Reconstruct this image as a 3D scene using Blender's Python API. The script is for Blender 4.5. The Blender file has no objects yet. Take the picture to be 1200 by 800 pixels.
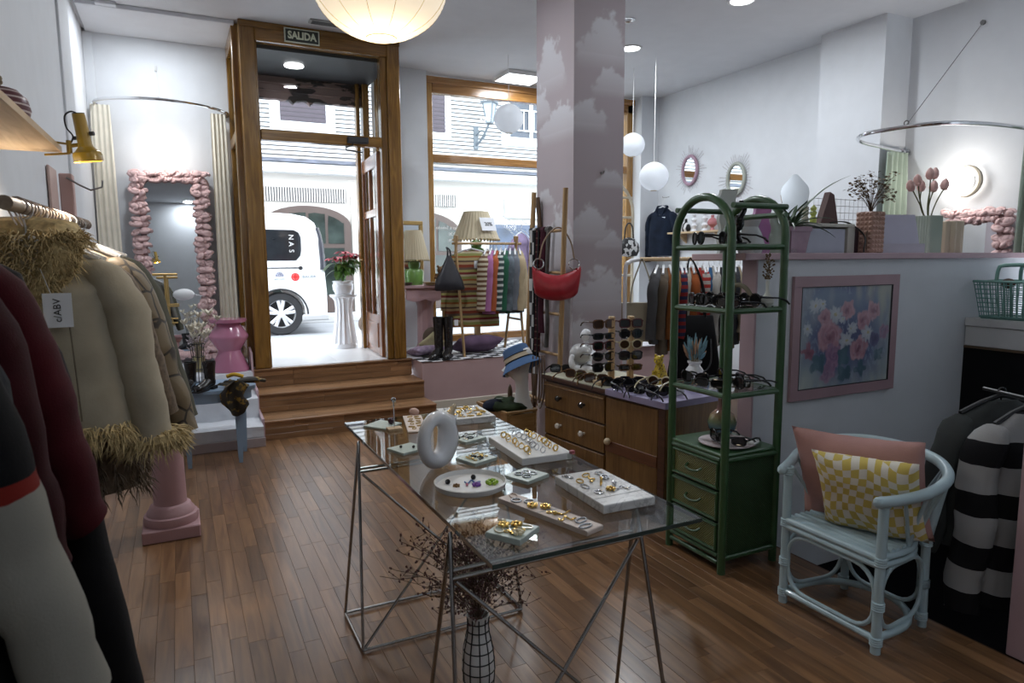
import bpy, bmesh, math, random
from mathutils import Vector, Matrix, Euler, noise

random.seed(7)
S = bpy.context.scene
COL = S.collection
PI = math.pi
R = math.radians

# ------------------------------------------------------------------ camera
cam_d = bpy.data.cameras.new('camera')
cam = bpy.data.objects.new('camera', cam_d)
COL.objects.link(cam)
cam_d.sensor_width = 36.0
cam_d.lens = 23.7
cam_d.clip_start = 0.02
cam_d.dof.use_dof = True
cam_d.dof.focus_distance = 3.6
cam_d.dof.aperture_fstop = 5.6
yaw, pit, rol = 0.458132, 0.121426, -0.00634964
fw = Vector((math.sin(yaw)*math.cos(pit), math.cos(yaw)*math.cos(pit), -math.sin(pit)))
rt = Vector((math.cos(yaw), -math.sin(yaw), 0))
up = rt.cross(fw)
rt, up = math.cos(rol)*rt + math.sin(rol)*up, -math.sin(rol)*rt + math.cos(rol)*up
m = Matrix((rt, up, -fw)).transposed().to_4x4()
m.translation = Vector((0, 0, 1.5))
cam.matrix_world = m
S.camera = cam

# ------------------------------------------------------------------ world, lights, exposure
S.view_settings.view_transform = 'Standard'
S.view_settings.look = 'None'
S.view_settings.exposure = 0.35
S.view_settings.gamma = 1.0
S.view_settings.use_curve_mapping = False
S.cycles.use_denoising = True
S.cycles.max_bounces = 10
S.cycles.transparent_max_bounces = 24
S.cycles.sample_clamp_indirect = 6.0
S.cycles.caustics_reflective = False
S.cycles.caustics_refractive = False

wd = bpy.data.worlds.new('overcast_sky')
S.world = wd
wd.use_nodes = True
wd.node_tree.nodes['Background'].inputs[0].default_value = (0.86, 0.93, 1.0, 1)
wd.node_tree.nodes['Background'].inputs[1].default_value = SKY = 5.0


def lamp(name, typ, loc, power, color=(1, 1, 1), size=0.2, rot=(0, 0, 0), spot=None, sy=None):
    d = bpy.data.lights.new(name, typ)
    d.energy = power
    d.color = color
    if typ == 'AREA':
        d.size = size
        if sy:
            d.shape = 'RECTANGLE'
            d.size_y = sy
        else:
            d.shape = 'DISK'
        if spot:
            d.spread = spot
    elif typ == 'SPOT':
        d.shadow_soft_size = size
        d.spot_size = spot
        d.spot_blend = 0.6
    else:
        d.shadow_soft_size = size
    o = bpy.data.objects.new(name, d)
    o.location = loc
    o.rotation_euler = rot
    COL.objects.link(o)
    return o

COOL = (0.90, 0.95, 1.0)
# shop ceiling lights, then added unseen fill lights (fittings built further down)
DOWN = [(-0.09, 6.77), (4.22, 5.82), (4.29, 4.39), (3.2, 3.4), (1.35, 4.6), (1.5, 0.9), (0.3, -1.7)]
DPOW = [14, 26, 26, 5, 25, 4.5, 10]
for (x, y), pw in zip(DOWN, DPOW):
    lamp('downlight_or_fill_lamp', 'AREA', (x, y, 3.57), pw, COOL, 0.16)
lamp('panel_lamp', 'AREA', (3.67, 7.2, 3.53), 12, COOL, 0.36)

# ------------------------------------------------------------------ mesh builder
class MB:
    def __init__(s, M=None):
        s.v = []; s.f = []; s.M = M or Matrix.Identity(4); s.mi = []
        s.cur = 0
    def add(s, vs, fs):
        o = len(s.v)
        M = s.M
        s.v += [tuple(M @ Vector(p)) for p in vs]
        for f in fs:
            s.f.append([i + o for i in f]); s.mi.append(s.cur)
        return s
    def box(s, c, d, b=0.0, rz=0.0, rx=0.0, ry=0.0):
        hx, hy, hz = d[0]/2, d[1]/2, d[2]/2
        T = Matrix.Translation(c) @ Euler((rx, ry, rz)).to_matrix().to_4x4()
        if b <= 0:
            vs = [(x*hx, y*hy, z*hz) for x in (-1, 1) for y in (-1, 1) for z in (-1, 1)]
            fs = [(0, 1, 3, 2), (4, 6, 7, 5), (0, 4, 5, 1), (2, 3, 7, 6), (0, 2, 6, 4), (1, 5, 7, 3)]
        else:
            b = min(b, hx*.95, hy*.95, hz*.95)
            vs = []; ix = {}
            for x in (-1, 1):
                for y in (-1, 1):
                    for z in (-1, 1):
                        for a in range(3):
                            q = [x*(hx-b), y*(hy-b), z*(hz-b)]
                            q[a] = (x*hx, y*hy, z*hz)[a]
                            ix[(x, y, z, a)] = len(vs); vs.append(tuple(q))
            fs = []
            for a in range(3):
                o1, o2 = [k for k in range(3) if k != a]
                for sgn in (-1, 1):
                    f = []
                    for p, q in ((-1, -1), (1, -1), (1, 1), (-1, 1)):
                        k = [0, 0, 0]; k[a] = sgn; k[o1] = p; k[o2] = q
                        f.append(ix[tuple(k)+(a,)])
                    if (sgn > 0) == (a == 1): f.reverse()
                    fs.append(f)
            for a in range(3):
                o1, o2 = [k for k in range(3) if k != a]
                for p in (-1, 1):
                    for q in (-1, 1):
                        k0 = [0, 0, 0]; k0[o1] = p; k0[o2] = q; k0[a] = -1
                        k1 = list(k0); k1[a] = 1
                        f = [ix[tuple(k0)+(o1,)], ix[tuple(k1)+(o1,)], ix[tuple(k1)+(o2,)], ix[tuple(k0)+(o2,)]]
                        if (p*q > 0) != (a == 1): f.reverse()
                        fs.append(f)
            for x in (-1, 1):
                for y in (-1, 1):
                    for z in (-1, 1):
                        f = [ix[(x, y, z, 0)], ix[(x, y, z, 1)], ix[(x, y, z, 2)]]
                        if x*y*z < 0: f.reverse()
                        fs.append(f)
        return s.add([tuple(T @ Vector(p)) for p in vs], fs)
    def b2(s, x0, x1, y0, y1, z0, z1, b=0.0):
        return s.box(((x0+x1)/2, (y0+y1)/2, (z0+z1)/2), (abs(x1-x0), abs(y1-y0), abs(z1-z0)), b)
    def rings(s, rs, cap0=True, cap1=True, closed=False):
        n = len(rs[0]); vs = [p for r in rs for p in r]; fs = []
        m_ = len(rs)
        for i in range(m_ if closed else m_-1):
            j = (i+1) % m_
            for k in range(n):
                l = (k+1) % n
                fs.append((i*n+k, i*n+l, j*n+l, j*n+k))
        if not closed:
            if cap0: fs.append(tuple(range(n-1, -1, -1)))
            if cap1: fs.append(tuple(range((m_-1)*n, m_*n)))
        return s.add(vs, fs)
    def tube(s, pts, r, seg=8, closed=False, flat=None):
        P = [Vector(p) for p in pts]; n = len(P); rs = []
        prev = None
        for i, p in enumerate(P):
            if closed:
                t = (P[(i+1) % n]-P[i-1])
            else:
                t = P[min(i+1, n-1)]-P[max(i-1, 0)]
            if t.length < 1e-9: t = Vector((0, 0, 1))
            t.normalize()
            if prev is None:
                a = Vector((0, 0, 1)) if abs(t.z) < .9 else Vector((1, 0, 0))
                u = t.cross(a).normalized()
            else:
                u = prev - t*prev.dot(t)
                if u.length < 1e-6: u = t.orthogonal()
                u.normalize()
            prev = u
            w = t.cross(u)
            rr = r[i] if isinstance(r, (list, tuple)) else r
            fl = flat or 1.0
            rs.append([tuple(p + u*math.cos(2*PI*k/seg)*rr + w*math.sin(2*PI*k/seg)*rr*fl) for k in range(seg)])
        return s.rings(rs, closed=closed)
    def lathe(s, prof, seg=24, c=(0, 0, 0), sx=1, sy=1, cap0=True, cap1=True, flute=None):
        rs = []
        for r_, z in prof:
            ring = []
            for k in range(seg):
                a = 2*PI*k/seg
                q = r_*(1+flute[1]*math.cos(a*flute[0])) if flute and r_ > .004 else r_
                ring.append((c[0]+q*sx*math.cos(a), c[1]+q*sy*math.sin(a), c[2]+z))
            rs.append(ring)
        return s.rings(rs, cap0, cap1)
    def ball(s, c, r, seg=12, sx=1, sy=1, sz=1):
        n = max(4, seg//2)
        return s.lathe([(r*math.sin(PI*i/n)+1e-5, -r*sz*math.cos(PI*i/n)) for i in range(n+1)], seg, c, sx, sy)
    def torus(s, c, R_, r, seg=20, rs=8, ax='z', sx=1, sy=1):
        pts = []
        for k in range(seg):
            a = 2*PI*k/seg; u, w = R_*sx*math.cos(a), R_*sy*math.sin(a)
            q = {'z': (u, w, 0), 'x': (0, u, w), 'y': (u, 0, w)}[ax]
            pts.append((c[0]+q[0], c[1]+q[1], c[2]+q[2]))
        return s.tube(pts, r, rs, closed=True)
    def prism(s, pts, ax, a0, a1):
        def P(p, a): return {'z': (p[0], p[1], a), 'y': (p[0], a, p[1]), 'x': (a, p[0], p[1])}[ax]
        n = len(pts)
        return s.add([P(p, a0) for p in pts]+[P(p, a1) for p in pts],
                     [tuple(range(n-1, -1, -1)), tuple(range(n, 2*n))]+[(i, (i+1) % n, n+(i+1) % n, n+i) for i in range(n)])
    def grid(s, fn, nu, nv, wrap=False):
        vs = [fn(i/nu, j/nv) for j in range(nv+1) for i in range(nu+1)]
        fs = [(j*(nu+1)+i, j*(nu+1)+i+1, (j+1)*(nu+1)+i+1, (j+1)*(nu+1)+i) for j in range(nv) for i in range(nu)]
        return s.add(vs, fs)
    def sheet(s, fn, nu, nv, th, nrm):
        """a cloth or panel with thickness th along the vector nrm"""
        n = Vector(nrm)*th
        top = [Vector(fn(i/nu, j/nv)) for j in range(nv+1) for i in range(nu+1)]
        vs = [tuple(p) for p in top]+[tuple(p+n) for p in top]
        W = nu+1; O = len(top); fs = []
        for j in range(nv):
            for i in range(nu):
                a = j*W+i
                fs.append((a, a+1, a+W+1, a+W)); fs.append((O+a, O+a+W, O+a+W+1, O+a+1))
        for i in range(nu):
            fs.append((i, O+i, O+i+1, i+1)); b = nv*W+i; fs.append((b, b+1, O+b+1, O+b))
        for j in range(nv):
            a = j*W; fs.append((a, a+W, O+a+W, O+a)); b = j*W+nu; fs.append((b, O+b, O+b+W, b+W))
        return s.add(vs, fs)
    def mesh(s, name, mat, smooth=True, ang=35):
        me = bpy.data.meshes.new(name)
        me.from_pydata(s.v, [], s.f)
        ms = mat if isinstance(mat, (list, tuple)) else [mat]
        for q in ms: me.materials.append(q)
        if len(ms) > 1:
            me.polygons.foreach_set('material_index', s.mi)
        bm = bmesh.new(); bm.from_mesh(me)
        bmesh.ops.recalc_face_normals(bm, faces=bm.faces)
        bm.to_mesh(me); bm.free()
        if smooth:
            me.polygons.foreach_set('use_smooth', [True]*len(me.polygons))
            me.set_sharp_from_angle(angle=R(ang))
        me.update()
        return me
    def build(s, name, mat, parent=None, smooth=True, ang=35, kind=None, label=None):
        return link(name, s.mesh(name, mat, smooth, ang), parent, kind, label)


def link(name, me, parent=None, kind=None, label=None, loc=None):
    o = bpy.data.objects.new(name, me)
    COL.objects.link(o)
    if parent is not None: o.parent = parent
    if kind: o['kind'] = kind
    if label: o['label'] = label
    if loc: o.location = loc
    return o


def thing(name, label, cat, loc=(0, 0, 0), rz=0.0, group=None, rot=None):
    o = bpy.data.objects.new(name, None)
    o.empty_display_size = 0.05
    COL.objects.link(o)
    o.location = loc
    o.rotation_euler = rot or (0, 0, rz)
    o['label'] = label; o['category'] = cat
    if group: o['group'] = group
    return o


def tag(o, label, cat, group=None, loc=None, rot=None):
    o['label'] = label; o['category'] = cat
    if group: o['group'] = group
    if loc: o.location = loc
    if rot: o.rotation_euler = rot
    return o


def struct(name, mb, mat, parent=None, smooth=False):
    o = mb.build(name, mat, parent, smooth)
    o['kind'] = 'structure'
    return o


def dup(root, loc, rz=0.0, label=None, group=None, rot=None, scale=None):
    r_ = root.copy(); COL.objects.link(r_)
    r_.location = loc; r_.rotation_euler = rot or (0, 0, rz)
    if scale: r_.scale = (scale,)*3
    if label: r_['label'] = label
    if group: r_['group'] = group
    for ch in list(root.children):
        c = ch.copy(); COL.objects.link(c); c.parent = r_
        for g in list(ch.children):
            d = g.copy(); COL.objects.link(d); d.parent = c
    return r_


def text_mesh(name, body, size, mat, parent=None, loc=(0, 0, 0), rot=(PI/2, 0, 0), ext=0.001, align='CENTER', mirror=False, sx=1.0, bold=0.0):
    cu = bpy.data.curves.new(name, 'FONT')
    cu.body = body; cu.size = size; cu.extrude = ext; cu.align_x = align; cu.align_y = 'CENTER'
    cu.resolution_u = 3; cu.offset = bold
    t = bpy.data.objects.new(name+'_curve', cu)
    COL.objects.link(t)
    dg = bpy.context.evaluated_depsgraph_get()
    me = bpy.data.meshes.new_from_object(t.evaluated_get(dg))
    bpy.data.objects.remove(t); bpy.data.curves.remove(cu)
    M_ = Matrix.Translation(loc) @ Euler(rot).to_matrix().to_4x4() @ Matrix.Diagonal((-sx if mirror else sx, 1, 1, 1))
    me.transform(M_)
    if mirror: me.flip_normals()
    me.materials.clear(); me.materials.append(mat)
    return link(name, me, parent, kind='stuff' if parent is not None else None)


def bez(p0, p1, p2, n=10):
    p0, p1, p2 = Vector(p0), Vector(p1), Vector(p2)
    return [tuple(p0*(1-t)**2+p1*2*t*(1-t)+p2*t*t) for t in [i/n for i in range(n+1)]]


def spline(pts, n=6, closed=False):
    P = [Vector(p) for p in pts]; N = len(P); out = []
    for i in range(N if closed else N-1):
        a = P[i-1] if (closed or i > 0) else P[0]*2-P[1]
        b = P[i]; c = P[(i+1) % N]
        d = P[(i+2) % N] if (closed or i+2 < N) else P[-1]*2-P[-2]
        for k in range(n):
            t = k/n
            out.append(tuple(.5*((2*b)+(c-a)*t+(2*a-5*b+4*c-d)*t*t+(3*b-a-3*c+d)*t**3)))
    if not closed: out.append(tuple(P[-1]))
    return out


def nz(x, y, z=0.0):
    return noise.noise(Vector((x, y, z)))

# ------------------------------------------------------------------ materials
_mats = {}
def _new(name):
    mt = bpy.data.materials.new(name); mt.use_nodes = True
    nt = mt.node_tree
    return mt, nt, nt.nodes['Principled BSDF']

def N(nt, typ, **kw):
    n = nt.nodes.new(typ)
    for k, v in kw.items(): setattr(n, k, v)
    return n

def ramp(nt, stops, interp='LINEAR'):
    r_ = N(nt, 'ShaderNodeValToRGB')
    e = r_.color_ramp; e.interpolation = interp
    while len(e.elements) < len(stops): e.elements.new(0.5)
    for q, (p, c) in zip(e.elements, stops):
        q.position = p; q.color = tuple(c)+(1,) if len(c) == 3 else c
    return r_

def coords(nt, scale=(1, 1, 1), rot=(0, 0, 0), kind='Object'):
    tc = N(nt, 'ShaderNodeTexCoord'); mp = N(nt, 'ShaderNodeMapping')
    mp.inputs['Scale'].default_value = scale; mp.inputs['Rotation'].default_value = rot
    nt.links.new(tc.outputs[kind], mp.inputs[0])
    return mp.outputs[0]

def bump(nt, b, h, strength=.3, dist=.01):
    bp = N(nt, 'ShaderNodeBump'); bp.inputs['Strength'].default_value = strength; bp.inputs['Distance'].default_value = dist
    nt.links.new(h, bp.inputs['Height']); nt.links.new(bp.outputs[0], b.inputs['Normal'])

def paint(name, c, rough=.5, metal=0.0, var=.06, vs=6.0, bmp=0.0, bs=60.0, coat=0.0, sheen=0.0, spec=None):
    """a plain colour with slight procedural variation"""
    if name in _mats: return _mats[name]
    mt, nt, b = _new(name)
    b.inputs['Roughness'].default_value = rough; b.inputs['Metallic'].default_value = metal
    if coat: b.inputs['Coat Weight'].default_value = coat
    if sheen: b.inputs['Sheen Weight'].default_value = sheen
    if spec is not None: b.inputs['Specular IOR Level'].default_value = spec
    v = coords(nt)
    n = N(nt, 'ShaderNodeTexNoise'); n.inputs['Scale'].default_value = vs; n.inputs['Detail'].default_value = 3
    nt.links.new(v, n.inputs[0])
    r_ = ramp(nt, [(.25, [q*(1-var) for q in c]), (.75, [min(1, q*(1+var)) for q in c])])
    nt.links.new(n.outputs[0], r_.inputs[0]); nt.links.new(r_.outputs[0], b.inputs['Base Color'])
    if bmp:
        n2 = N(nt, 'ShaderNodeTexNoise'); n2.inputs['Scale'].default_value = bs; n2.inputs['Detail'].default_value = 2
        nt.links.new(v, n2.inputs[0]); bump(nt, b, n2.outputs[0], bmp, .004)
    mt.diffuse_color = tuple(c)+(1,)
    _mats[name] = mt
    return mt

def wood(name, c0, c1, axis='z', scale=1.0, rough=.4, rand=.0, coat=0.0):
    """grain runs along the axis; rand varies the tone per object and per loose piece"""
    if name in _mats: return _mats[name]
    mt, nt, b = _new(name)
    b.inputs['Roughness'].default_value = rough
    if coat: b.inputs['Coat Weight'].default_value = coat; b.inputs['Coat Roughness'].default_value = .15
    sc = {'x': (1.2, 14, 14), 'y': (14, 1.2, 14), 'z': (14, 14, 1.2)}[axis]
    v = coords(nt, tuple(q*scale for q in sc))
    geo = N(nt, 'ShaderNodeNewGeometry'); oi = N(nt, 'ShaderNodeObjectInfo')
    ad = N(nt, 'ShaderNodeMath', operation='ADD'); fr = N(nt, 'ShaderNodeMath', operation='FRACT')
    nt.links.new(geo.outputs['Random Per Island'], ad.inputs[0]); nt.links.new(oi.outputs['Random'], ad.inputs[1])
    nt.links.new(ad.outputs[0], fr.inputs[0])
    mul = N(nt, 'ShaderNodeVectorMath', operation='SCALE'); mul.inputs['Scale'].default_value = 31.0
    cmb = N(nt, 'ShaderNodeCombineXYZ')
    for k in range(3): nt.links.new(fr.outputs[0], cmb.inputs[k])
    nt.links.new(cmb.outputs[0], mul.inputs[0])
    av = N(nt, 'ShaderNodeVectorMath', operation='ADD')
    nt.links.new(v, av.inputs[0]); nt.links.new(mul.outputs[0], av.inputs[1])
    n = N(nt, 'ShaderNodeTexNoise'); n.inputs['Scale'].default_value = 2.2; n.inputs['Detail'].default_value = 6
    n.inputs['Distortion'].default_value = 1.3
    nt.links.new(av.outputs[0], n.inputs[0])
    r_ = ramp(nt, [(.3, c0), (.7, c1)])
    nt.links.new(n.outputs[0], r_.inputs[0])
    col = r_.outputs[0]
    if rand:
        hs = N(nt, 'ShaderNodeHueSaturation')
        mr = N(nt, 'ShaderNodeMapRange'); mr.inputs[3].default_value = 1-rand; mr.inputs[4].default_value = 1+rand
        nt.links.new(fr.outputs[0], mr.inputs[0]); nt.links.new(mr.outputs[0], hs.inputs['Value'])
        nt.links.new(col, hs.inputs['Color']); col = hs.outputs[0]
    nt.links.new(col, b.inputs['Base Color'])
    bump(nt, b, n.outputs[0], .08, .002)
    mt.diffuse_color = tuple(c1)+(1,)
    _mats[name] = mt
    return mt

def fabric(name, c, var=.15, rough=.9, weave=260.0, bs=.35, folds=0.0):
    if name in _mats: return _mats[name]
    mt, nt, b = _new(name)
    b.inputs['Roughness'].default_value = rough; b.inputs['Specular IOR Level'].default_value = .15
    b.inputs['Sheen Weight'].default_value = .03
    v = coords(nt)
    n = N(nt, 'ShaderNodeTexNoise'); n.inputs['Scale'].default_value = 9; n.inputs['Detail'].default_value = 5
    nt.links.new(v, n.inputs[0])
    r_ = ramp(nt, [(.3, [q*(1-var) for q in c]), (.7, [min(1, q*(1+var)) for q in c])])
    nt.links.new(n.outputs[0], r_.inputs[0]); nt.links.new(r_.outputs[0], b.inputs['Base Color'])
    n2 = N(nt, 'ShaderNodeTexNoise'); n2.inputs['Scale'].default_value = weave; n2.inputs['Detail'].default_value = 1
    nt.links.new(v, n2.inputs[0]); bump(nt, b, n2.outputs[0], bs, .002)
    mt.diffuse_color = tuple(c)+(1,)
    _mats[name] = mt
    return mt

def stripes(name, stops, period, axis='z', rough=.9, warp=.01, offset=0.0):
    """knitted or printed stripes: stops = [(position, colour)] over one period (metres) along a local axis"""
    if name in _mats: return _mats[name]
    mt, nt, b = _new(name)
    b.inputs['Roughness'].default_value = rough; b.inputs['Specular IOR Level'].default_value = .15
    v = coords(nt)
    sp = N(nt, 'ShaderNodeSeparateXYZ'); nt.links.new(v, sp.inputs[0])
    n = N(nt, 'ShaderNodeTexNoise'); n.inputs['Scale'].default_value = 5; nt.links.new(v, n.inputs[0])
    m1 = N(nt, 'ShaderNodeMath', operation='MULTIPLY_ADD'); m1.inputs[1].default_value = warp
    nt.links.new(n.outputs[0], m1.inputs[0]); nt.links.new(sp.outputs['xyz'.index(axis)], m1.inputs[2])
    m2 = N(nt, 'ShaderNodeMath', operation='MULTIPLY_ADD'); m2.inputs[1].default_value = 1/period; m2.inputs[2].default_value = 50+offset
    nt.links.new(m1.outputs[0], m2.inputs[0])
    fr = N(nt, 'ShaderNodeMath', operation='FRACT'); nt.links.new(m2.outputs[0], fr.inputs[0])
    r_ = ramp(nt, stops, 'CONSTANT'); nt.links.new(fr.outputs[0], r_.inputs[0])
    nt.links.new(r_.outputs[0], b.inputs['Base Color'])
    n2 = N(nt, 'ShaderNodeTexNoise'); n2.inputs['Scale'].default_value = 220; nt.links.new(v, n2.inputs[0])
    bump(nt, b, n2.outputs[0], .3, .002)
    _mats[name] = mt
    return mt

def checker(name, c0, c1, scale, warp=0.0, rough=.8, axes=(1, 1, 1), ws=3.0):
    if name in _mats: return _mats[name]
    mt, nt, b = _new(name)
    b.inputs['Roughness'].default_value = rough
    v = coords(nt, (1, 1, 1) if warp else axes)
    if warp:
        n = N(nt, 'ShaderNodeTexNoise'); n.inputs['Scale'].default_value = ws; n.inputs['Detail'].default_value = 0
        nt.links.new(v, n.inputs[0])
        sc = N(nt, 'ShaderNodeVectorMath', operation='SCALE'); sc.inputs['Scale'].default_value = warp
        nt.links.new(n.outputs['Color'], sc.inputs[0])
        ad = N(nt, 'ShaderNodeVectorMath', operation='ADD'); nt.links.new(v, ad.inputs[0]); nt.links.new(sc.outputs[0], ad.inputs[1]); v = ad.outputs[0]
        f0 = N(nt, 'ShaderNodeVectorMath', operation='MULTIPLY'); f0.inputs[1].default_value = axes; nt.links.new(v, f0.inputs[0]); v = f0.outputs[0]
    of = N(nt, 'ShaderNodeVectorMath', operation='ADD'); of.inputs[1].default_value = (7.003, 7.003, 7.003); nt.links.new(v, of.inputs[0])
    ck = N(nt, 'ShaderNodeTexChecker'); ck.inputs['Scale'].default_value = scale
    ck.inputs[1].default_value = tuple(c0)+(1,); ck.inputs[2].default_value = tuple(c1)+(1,)
    nt.links.new(of.outputs[0], ck.inputs[0]); nt.links.new(ck.outputs[0], b.inputs['Base Color'])
    n2 = N(nt, 'ShaderNodeTexNoise'); n2.inputs['Scale'].default_value = 200; nt.links.new(v, n2.inputs[0]); bump(nt, b, n2.outputs[0], .2, .002)
    _mats[name] = mt
    return mt

def emit(name, c, strength):
    if name in _mats: return _mats[name]
    mt, nt, b = _new(name)
    b.inputs['Base Color'].default_value = tuple(c)+(1,)
    b.inputs['Emission Color'].default_value = tuple(c)+(1,)
    b.inputs['Emission Strength'].default_value = strength
    _mats[name] = mt
    return mt

def glass(name, tint=(.97, .99, .98), refl=1.0, rough=0.0, base=.04):
    """thin clear pane: transmission plus a view-angle (Schlick) mirror reflection"""
    if name in _mats: return _mats[name]
    mt = bpy.data.materials.new(name); mt.use_nodes = True
    nt = mt.node_tree; nt.nodes.clear()
    out = N(nt, 'ShaderNodeOutputMaterial'); mx = N(nt, 'ShaderNodeMixShader')
    tr = N(nt, 'ShaderNodeBsdfTransparent'); gl = N(nt, 'ShaderNodeBsdfGlossy')
    tr.inputs[0].default_value = tuple(tint)+(1,); gl.inputs['Roughness'].default_value = rough
    lw = N(nt, 'ShaderNodeLayerWeight'); lw.inputs[0].default_value = .5
    pw = N(nt, 'ShaderNodeMath', operation='POWER'); pw.inputs[1].default_value = 4.0
    ma = N(nt, 'ShaderNodeMath', operation='MULTIPLY_ADD'); ma.inputs[1].default_value = .9*refl; ma.inputs[2].default_value = base*refl
    nt.links.new(lw.outputs['Facing'], pw.inputs[0]); nt.links.new(pw.outputs[0], ma.inputs[0])
    nt.links.new(ma.outputs[0], mx.inputs[0]); nt.links.new(tr.outputs[0], mx.inputs[1]); nt.links.new(gl.outputs[0], mx.inputs[2])
    nt.links.new(mx.outputs[0], out.inputs[0])
    _mats[name] = mt
    return mt

def mirror(name='mirror_glass'):
    if name in _mats: return _mats[name]
    mt, nt, b = _new(name)
    b.inputs['Base Color'].default_value = (.85, .88, .9, 1); b.inputs['Metallic'].default_value = 1; b.inputs['Roughness'].default_value = .01
    _mats[name] = mt
    return mt

def vcol(name, rough=.6, bmp=0.0):
    """uses the mesh's painted colour attribute (murals, prints, pictures)"""
    if name in _mats: return _mats[name]
    mt, nt, b = _new(name)
    b.inputs['Roughness'].default_value = rough
    a = N(nt, 'ShaderNodeAttribute'); a.attribute_name = 'print'
    nt.links.new(a.outputs['Color'], b.inputs['Base Color'])
    if bmp:
        n2 = N(nt, 'ShaderNodeTexNoise'); n2.inputs['Scale'].default_value = 40; nt.links.new(coords(nt), n2.inputs[0]); bump(nt, b, n2.outputs[0], bmp, .002)
    _mats[name] = mt
    return mt

def paintverts(me, fn):
    at = me.color_attributes.new('print', 'FLOAT_COLOR', 'POINT')
    buf = []
    for v_ in me.vertices:
        buf += list(fn(v_.co))[:3]+[1.0]
    at.data.foreach_set('color', buf)

def lin(r_, g, b):
    """sRGB 0-255 to linear"""
    return tuple(((q/255)/12.92 if q/255 <= .04045 else ((q/255+.055)/1.055)**2.4) for q in (r_, g, b))
# ------------------------------------------------------------------ shared materials
WHITE = paint('white_wall', (.62, .64, .67), .75, var=.03, bmp=.08, bs=90)
CEIL = paint('ceiling_white', (.62, .63, .66), .8, var=.03, bmp=.03)
CREAM_TRIM = paint('cream_trim', (.55, .50, .42), .5)
PINK = paint('dusty_pink_paint', (.42, .29, .29), .55, var=.05)
PINK_L = paint('ledge_pink', (.47, .33, .36), .5, var=.06)
BLACK = paint('black_matt', (.012, .012, .014), .55)
BLACKG = paint('black_gloss', (.01, .01, .012), .15)
CHROME = paint('chrome', (.75, .76, .78), .12, 1.0, var=.02)
STEEL = paint('brushed_wire', (.32, .31, .30), .28, 1.0, var=.05)
BRASS = paint('gold_metal', (.80, .55, .18), .25, 1.0, var=.1)
SILVER = paint('silver_metal', (.72, .73, .75), .2, 1.0, var=.08)
CERAMIC = paint('white_ceramic', (.72, .73, .76), .12, var=.03, coat=.5)
PORC = paint('matt_white_tray', (.74, .74, .73), .4, var=.03)
PAPER = paint('white_paper', (.72, .74, .78), .7, var=.02)
INK = paint('dark_ink', (.03, .03, .035), .7)
PINE = wood('varnished_pine', (.20, .095, .018), (.36, .19, .048), 'z', .8, .25, .1, .5)
PINEX = wood('varnished_pine_x', (.20, .085, .018), (.38, .19, .055), 'x', .8, .25, .1, .5)
PINE_D = wood('dark_pine', (.115, .052, .008), (.26, .132, .024), 'z', .8, .25, .1, .35)
PINE_DX = wood('dark_pine_x', (.115, .052, .008), (.26, .132, .024), 'x', .8, .25, .1, .35)
DOORW = wood('red_brown_door', (.17, .06, .025), (.30, .125, .06), 'z', .8, .2, .05, .6)
RAW = wood('pale_raw_wood', (.42, .29, .16), (.60, .45, .28), 'y', .8, .55)
RAWZ = wood('pale_raw_wood_z', (.40, .25, .12), (.60, .43, .24), 'z', .8, .5)
PANE = glass('window_pane', (.97, .985, .98), .6, 0.0, .014)
TGLASS = glass('table_glass', (.88, .92, .91), 1.0, 0.0, .075)
CLEAR = glass('clear_glass', (.93, .96, .95), 1.0)
FLOORW = wood('laminate_floor', (.115, .054, .023), (.26, .138, .064), 'y', .55, .30, .26, .15)
STEPW = wood('laminate_step', (.165, .082, .036), (.33, .18, .088), 'x', .5, .3, .22, .1)

# ------------------------------------------------------------------ shell
flo = MB()
flo.b2(-1.15, 2.745, -2, 6.4, -.09, -.008)
flo.b2(2.745, 6.05, 2.66, 6.4, -.09, -.008)
floor = struct('floor', flo, paint('subfloor', (.075, .04, .022), .6))

# floor strips: rows of short parquet strips that run towards the door
SW, LENS = .0655, [.37, .43, .49, .55]
strip_me = [MB().box((0, 0, -.005), (SW-.0006, l-.0006, .012), .0007).mesh('floor_board', FLOORW, False) for l in LENS]
strips = []
rows = int((2.745+.62)/SW)
for i in range(rows):
    x = -.62+SW*(i+.5)
    if x > 2.745-SW*.4: continue
    y = .45-random.random()*.5
    while y < 5.83:
        k = random.randrange(4)
        strips.append((x, y+LENS[k]/2, k)); y += LENS[k]
inv = cam.matrix_world.inverted()
def scr(p):
    q = inv @ Vector(p)
    if q.z > -.1: return None
    return (600-790*q.x/q.z, 400+790*q.y/q.z, -q.z)
vis, rest = [], []
for s_ in strips:
    q = scr((s_[0], s_[1], 0))
    hid = s_[0] < -.25 and s_[1] < 3.2 or s_[0] > 2.2 and s_[1] > 2.5
    if q and -40 < q[0] < 1240 and -40 < q[1] < 850 and not hid: vis.append((q[2], s_))
    else: rest.append(s_)
vis.sort()
for d, (x, y, k) in vis[:300]:
    link('floor_board', strip_me[k], floor, loc=(x, y, 0))
rest += [s_ for d, s_ in vis[300:]]
far = MB()
for x, y, k in rest:
    far.box((x, y, -.005), (SW-.0006, LENS[k]-.0006, .012), .0007)
o = far.build('floor_boards', FLOORW, floor, False, kind='stuff')

mb = MB(); mb.b2(-1.3, 6.3, -2.2, 7.72, 3.6, 3.7)
ceiling = struct('ceiling', mb, CEIL)
mb = MB(); mb.b2(-.62, .575, 6.66, 7.45, 3.572, 3.6, .004); mb.b2(-.62, .575, 6.655, 6.675, 3.565, 3.6, .004)
struct('trim_1', mb, CEIL)
mb = MB(); mb.b2(-.47, -.32, 6.6, 6.66, 3.57, 3.598, .003); struct('trim_2', mb, CEIL)

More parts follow.
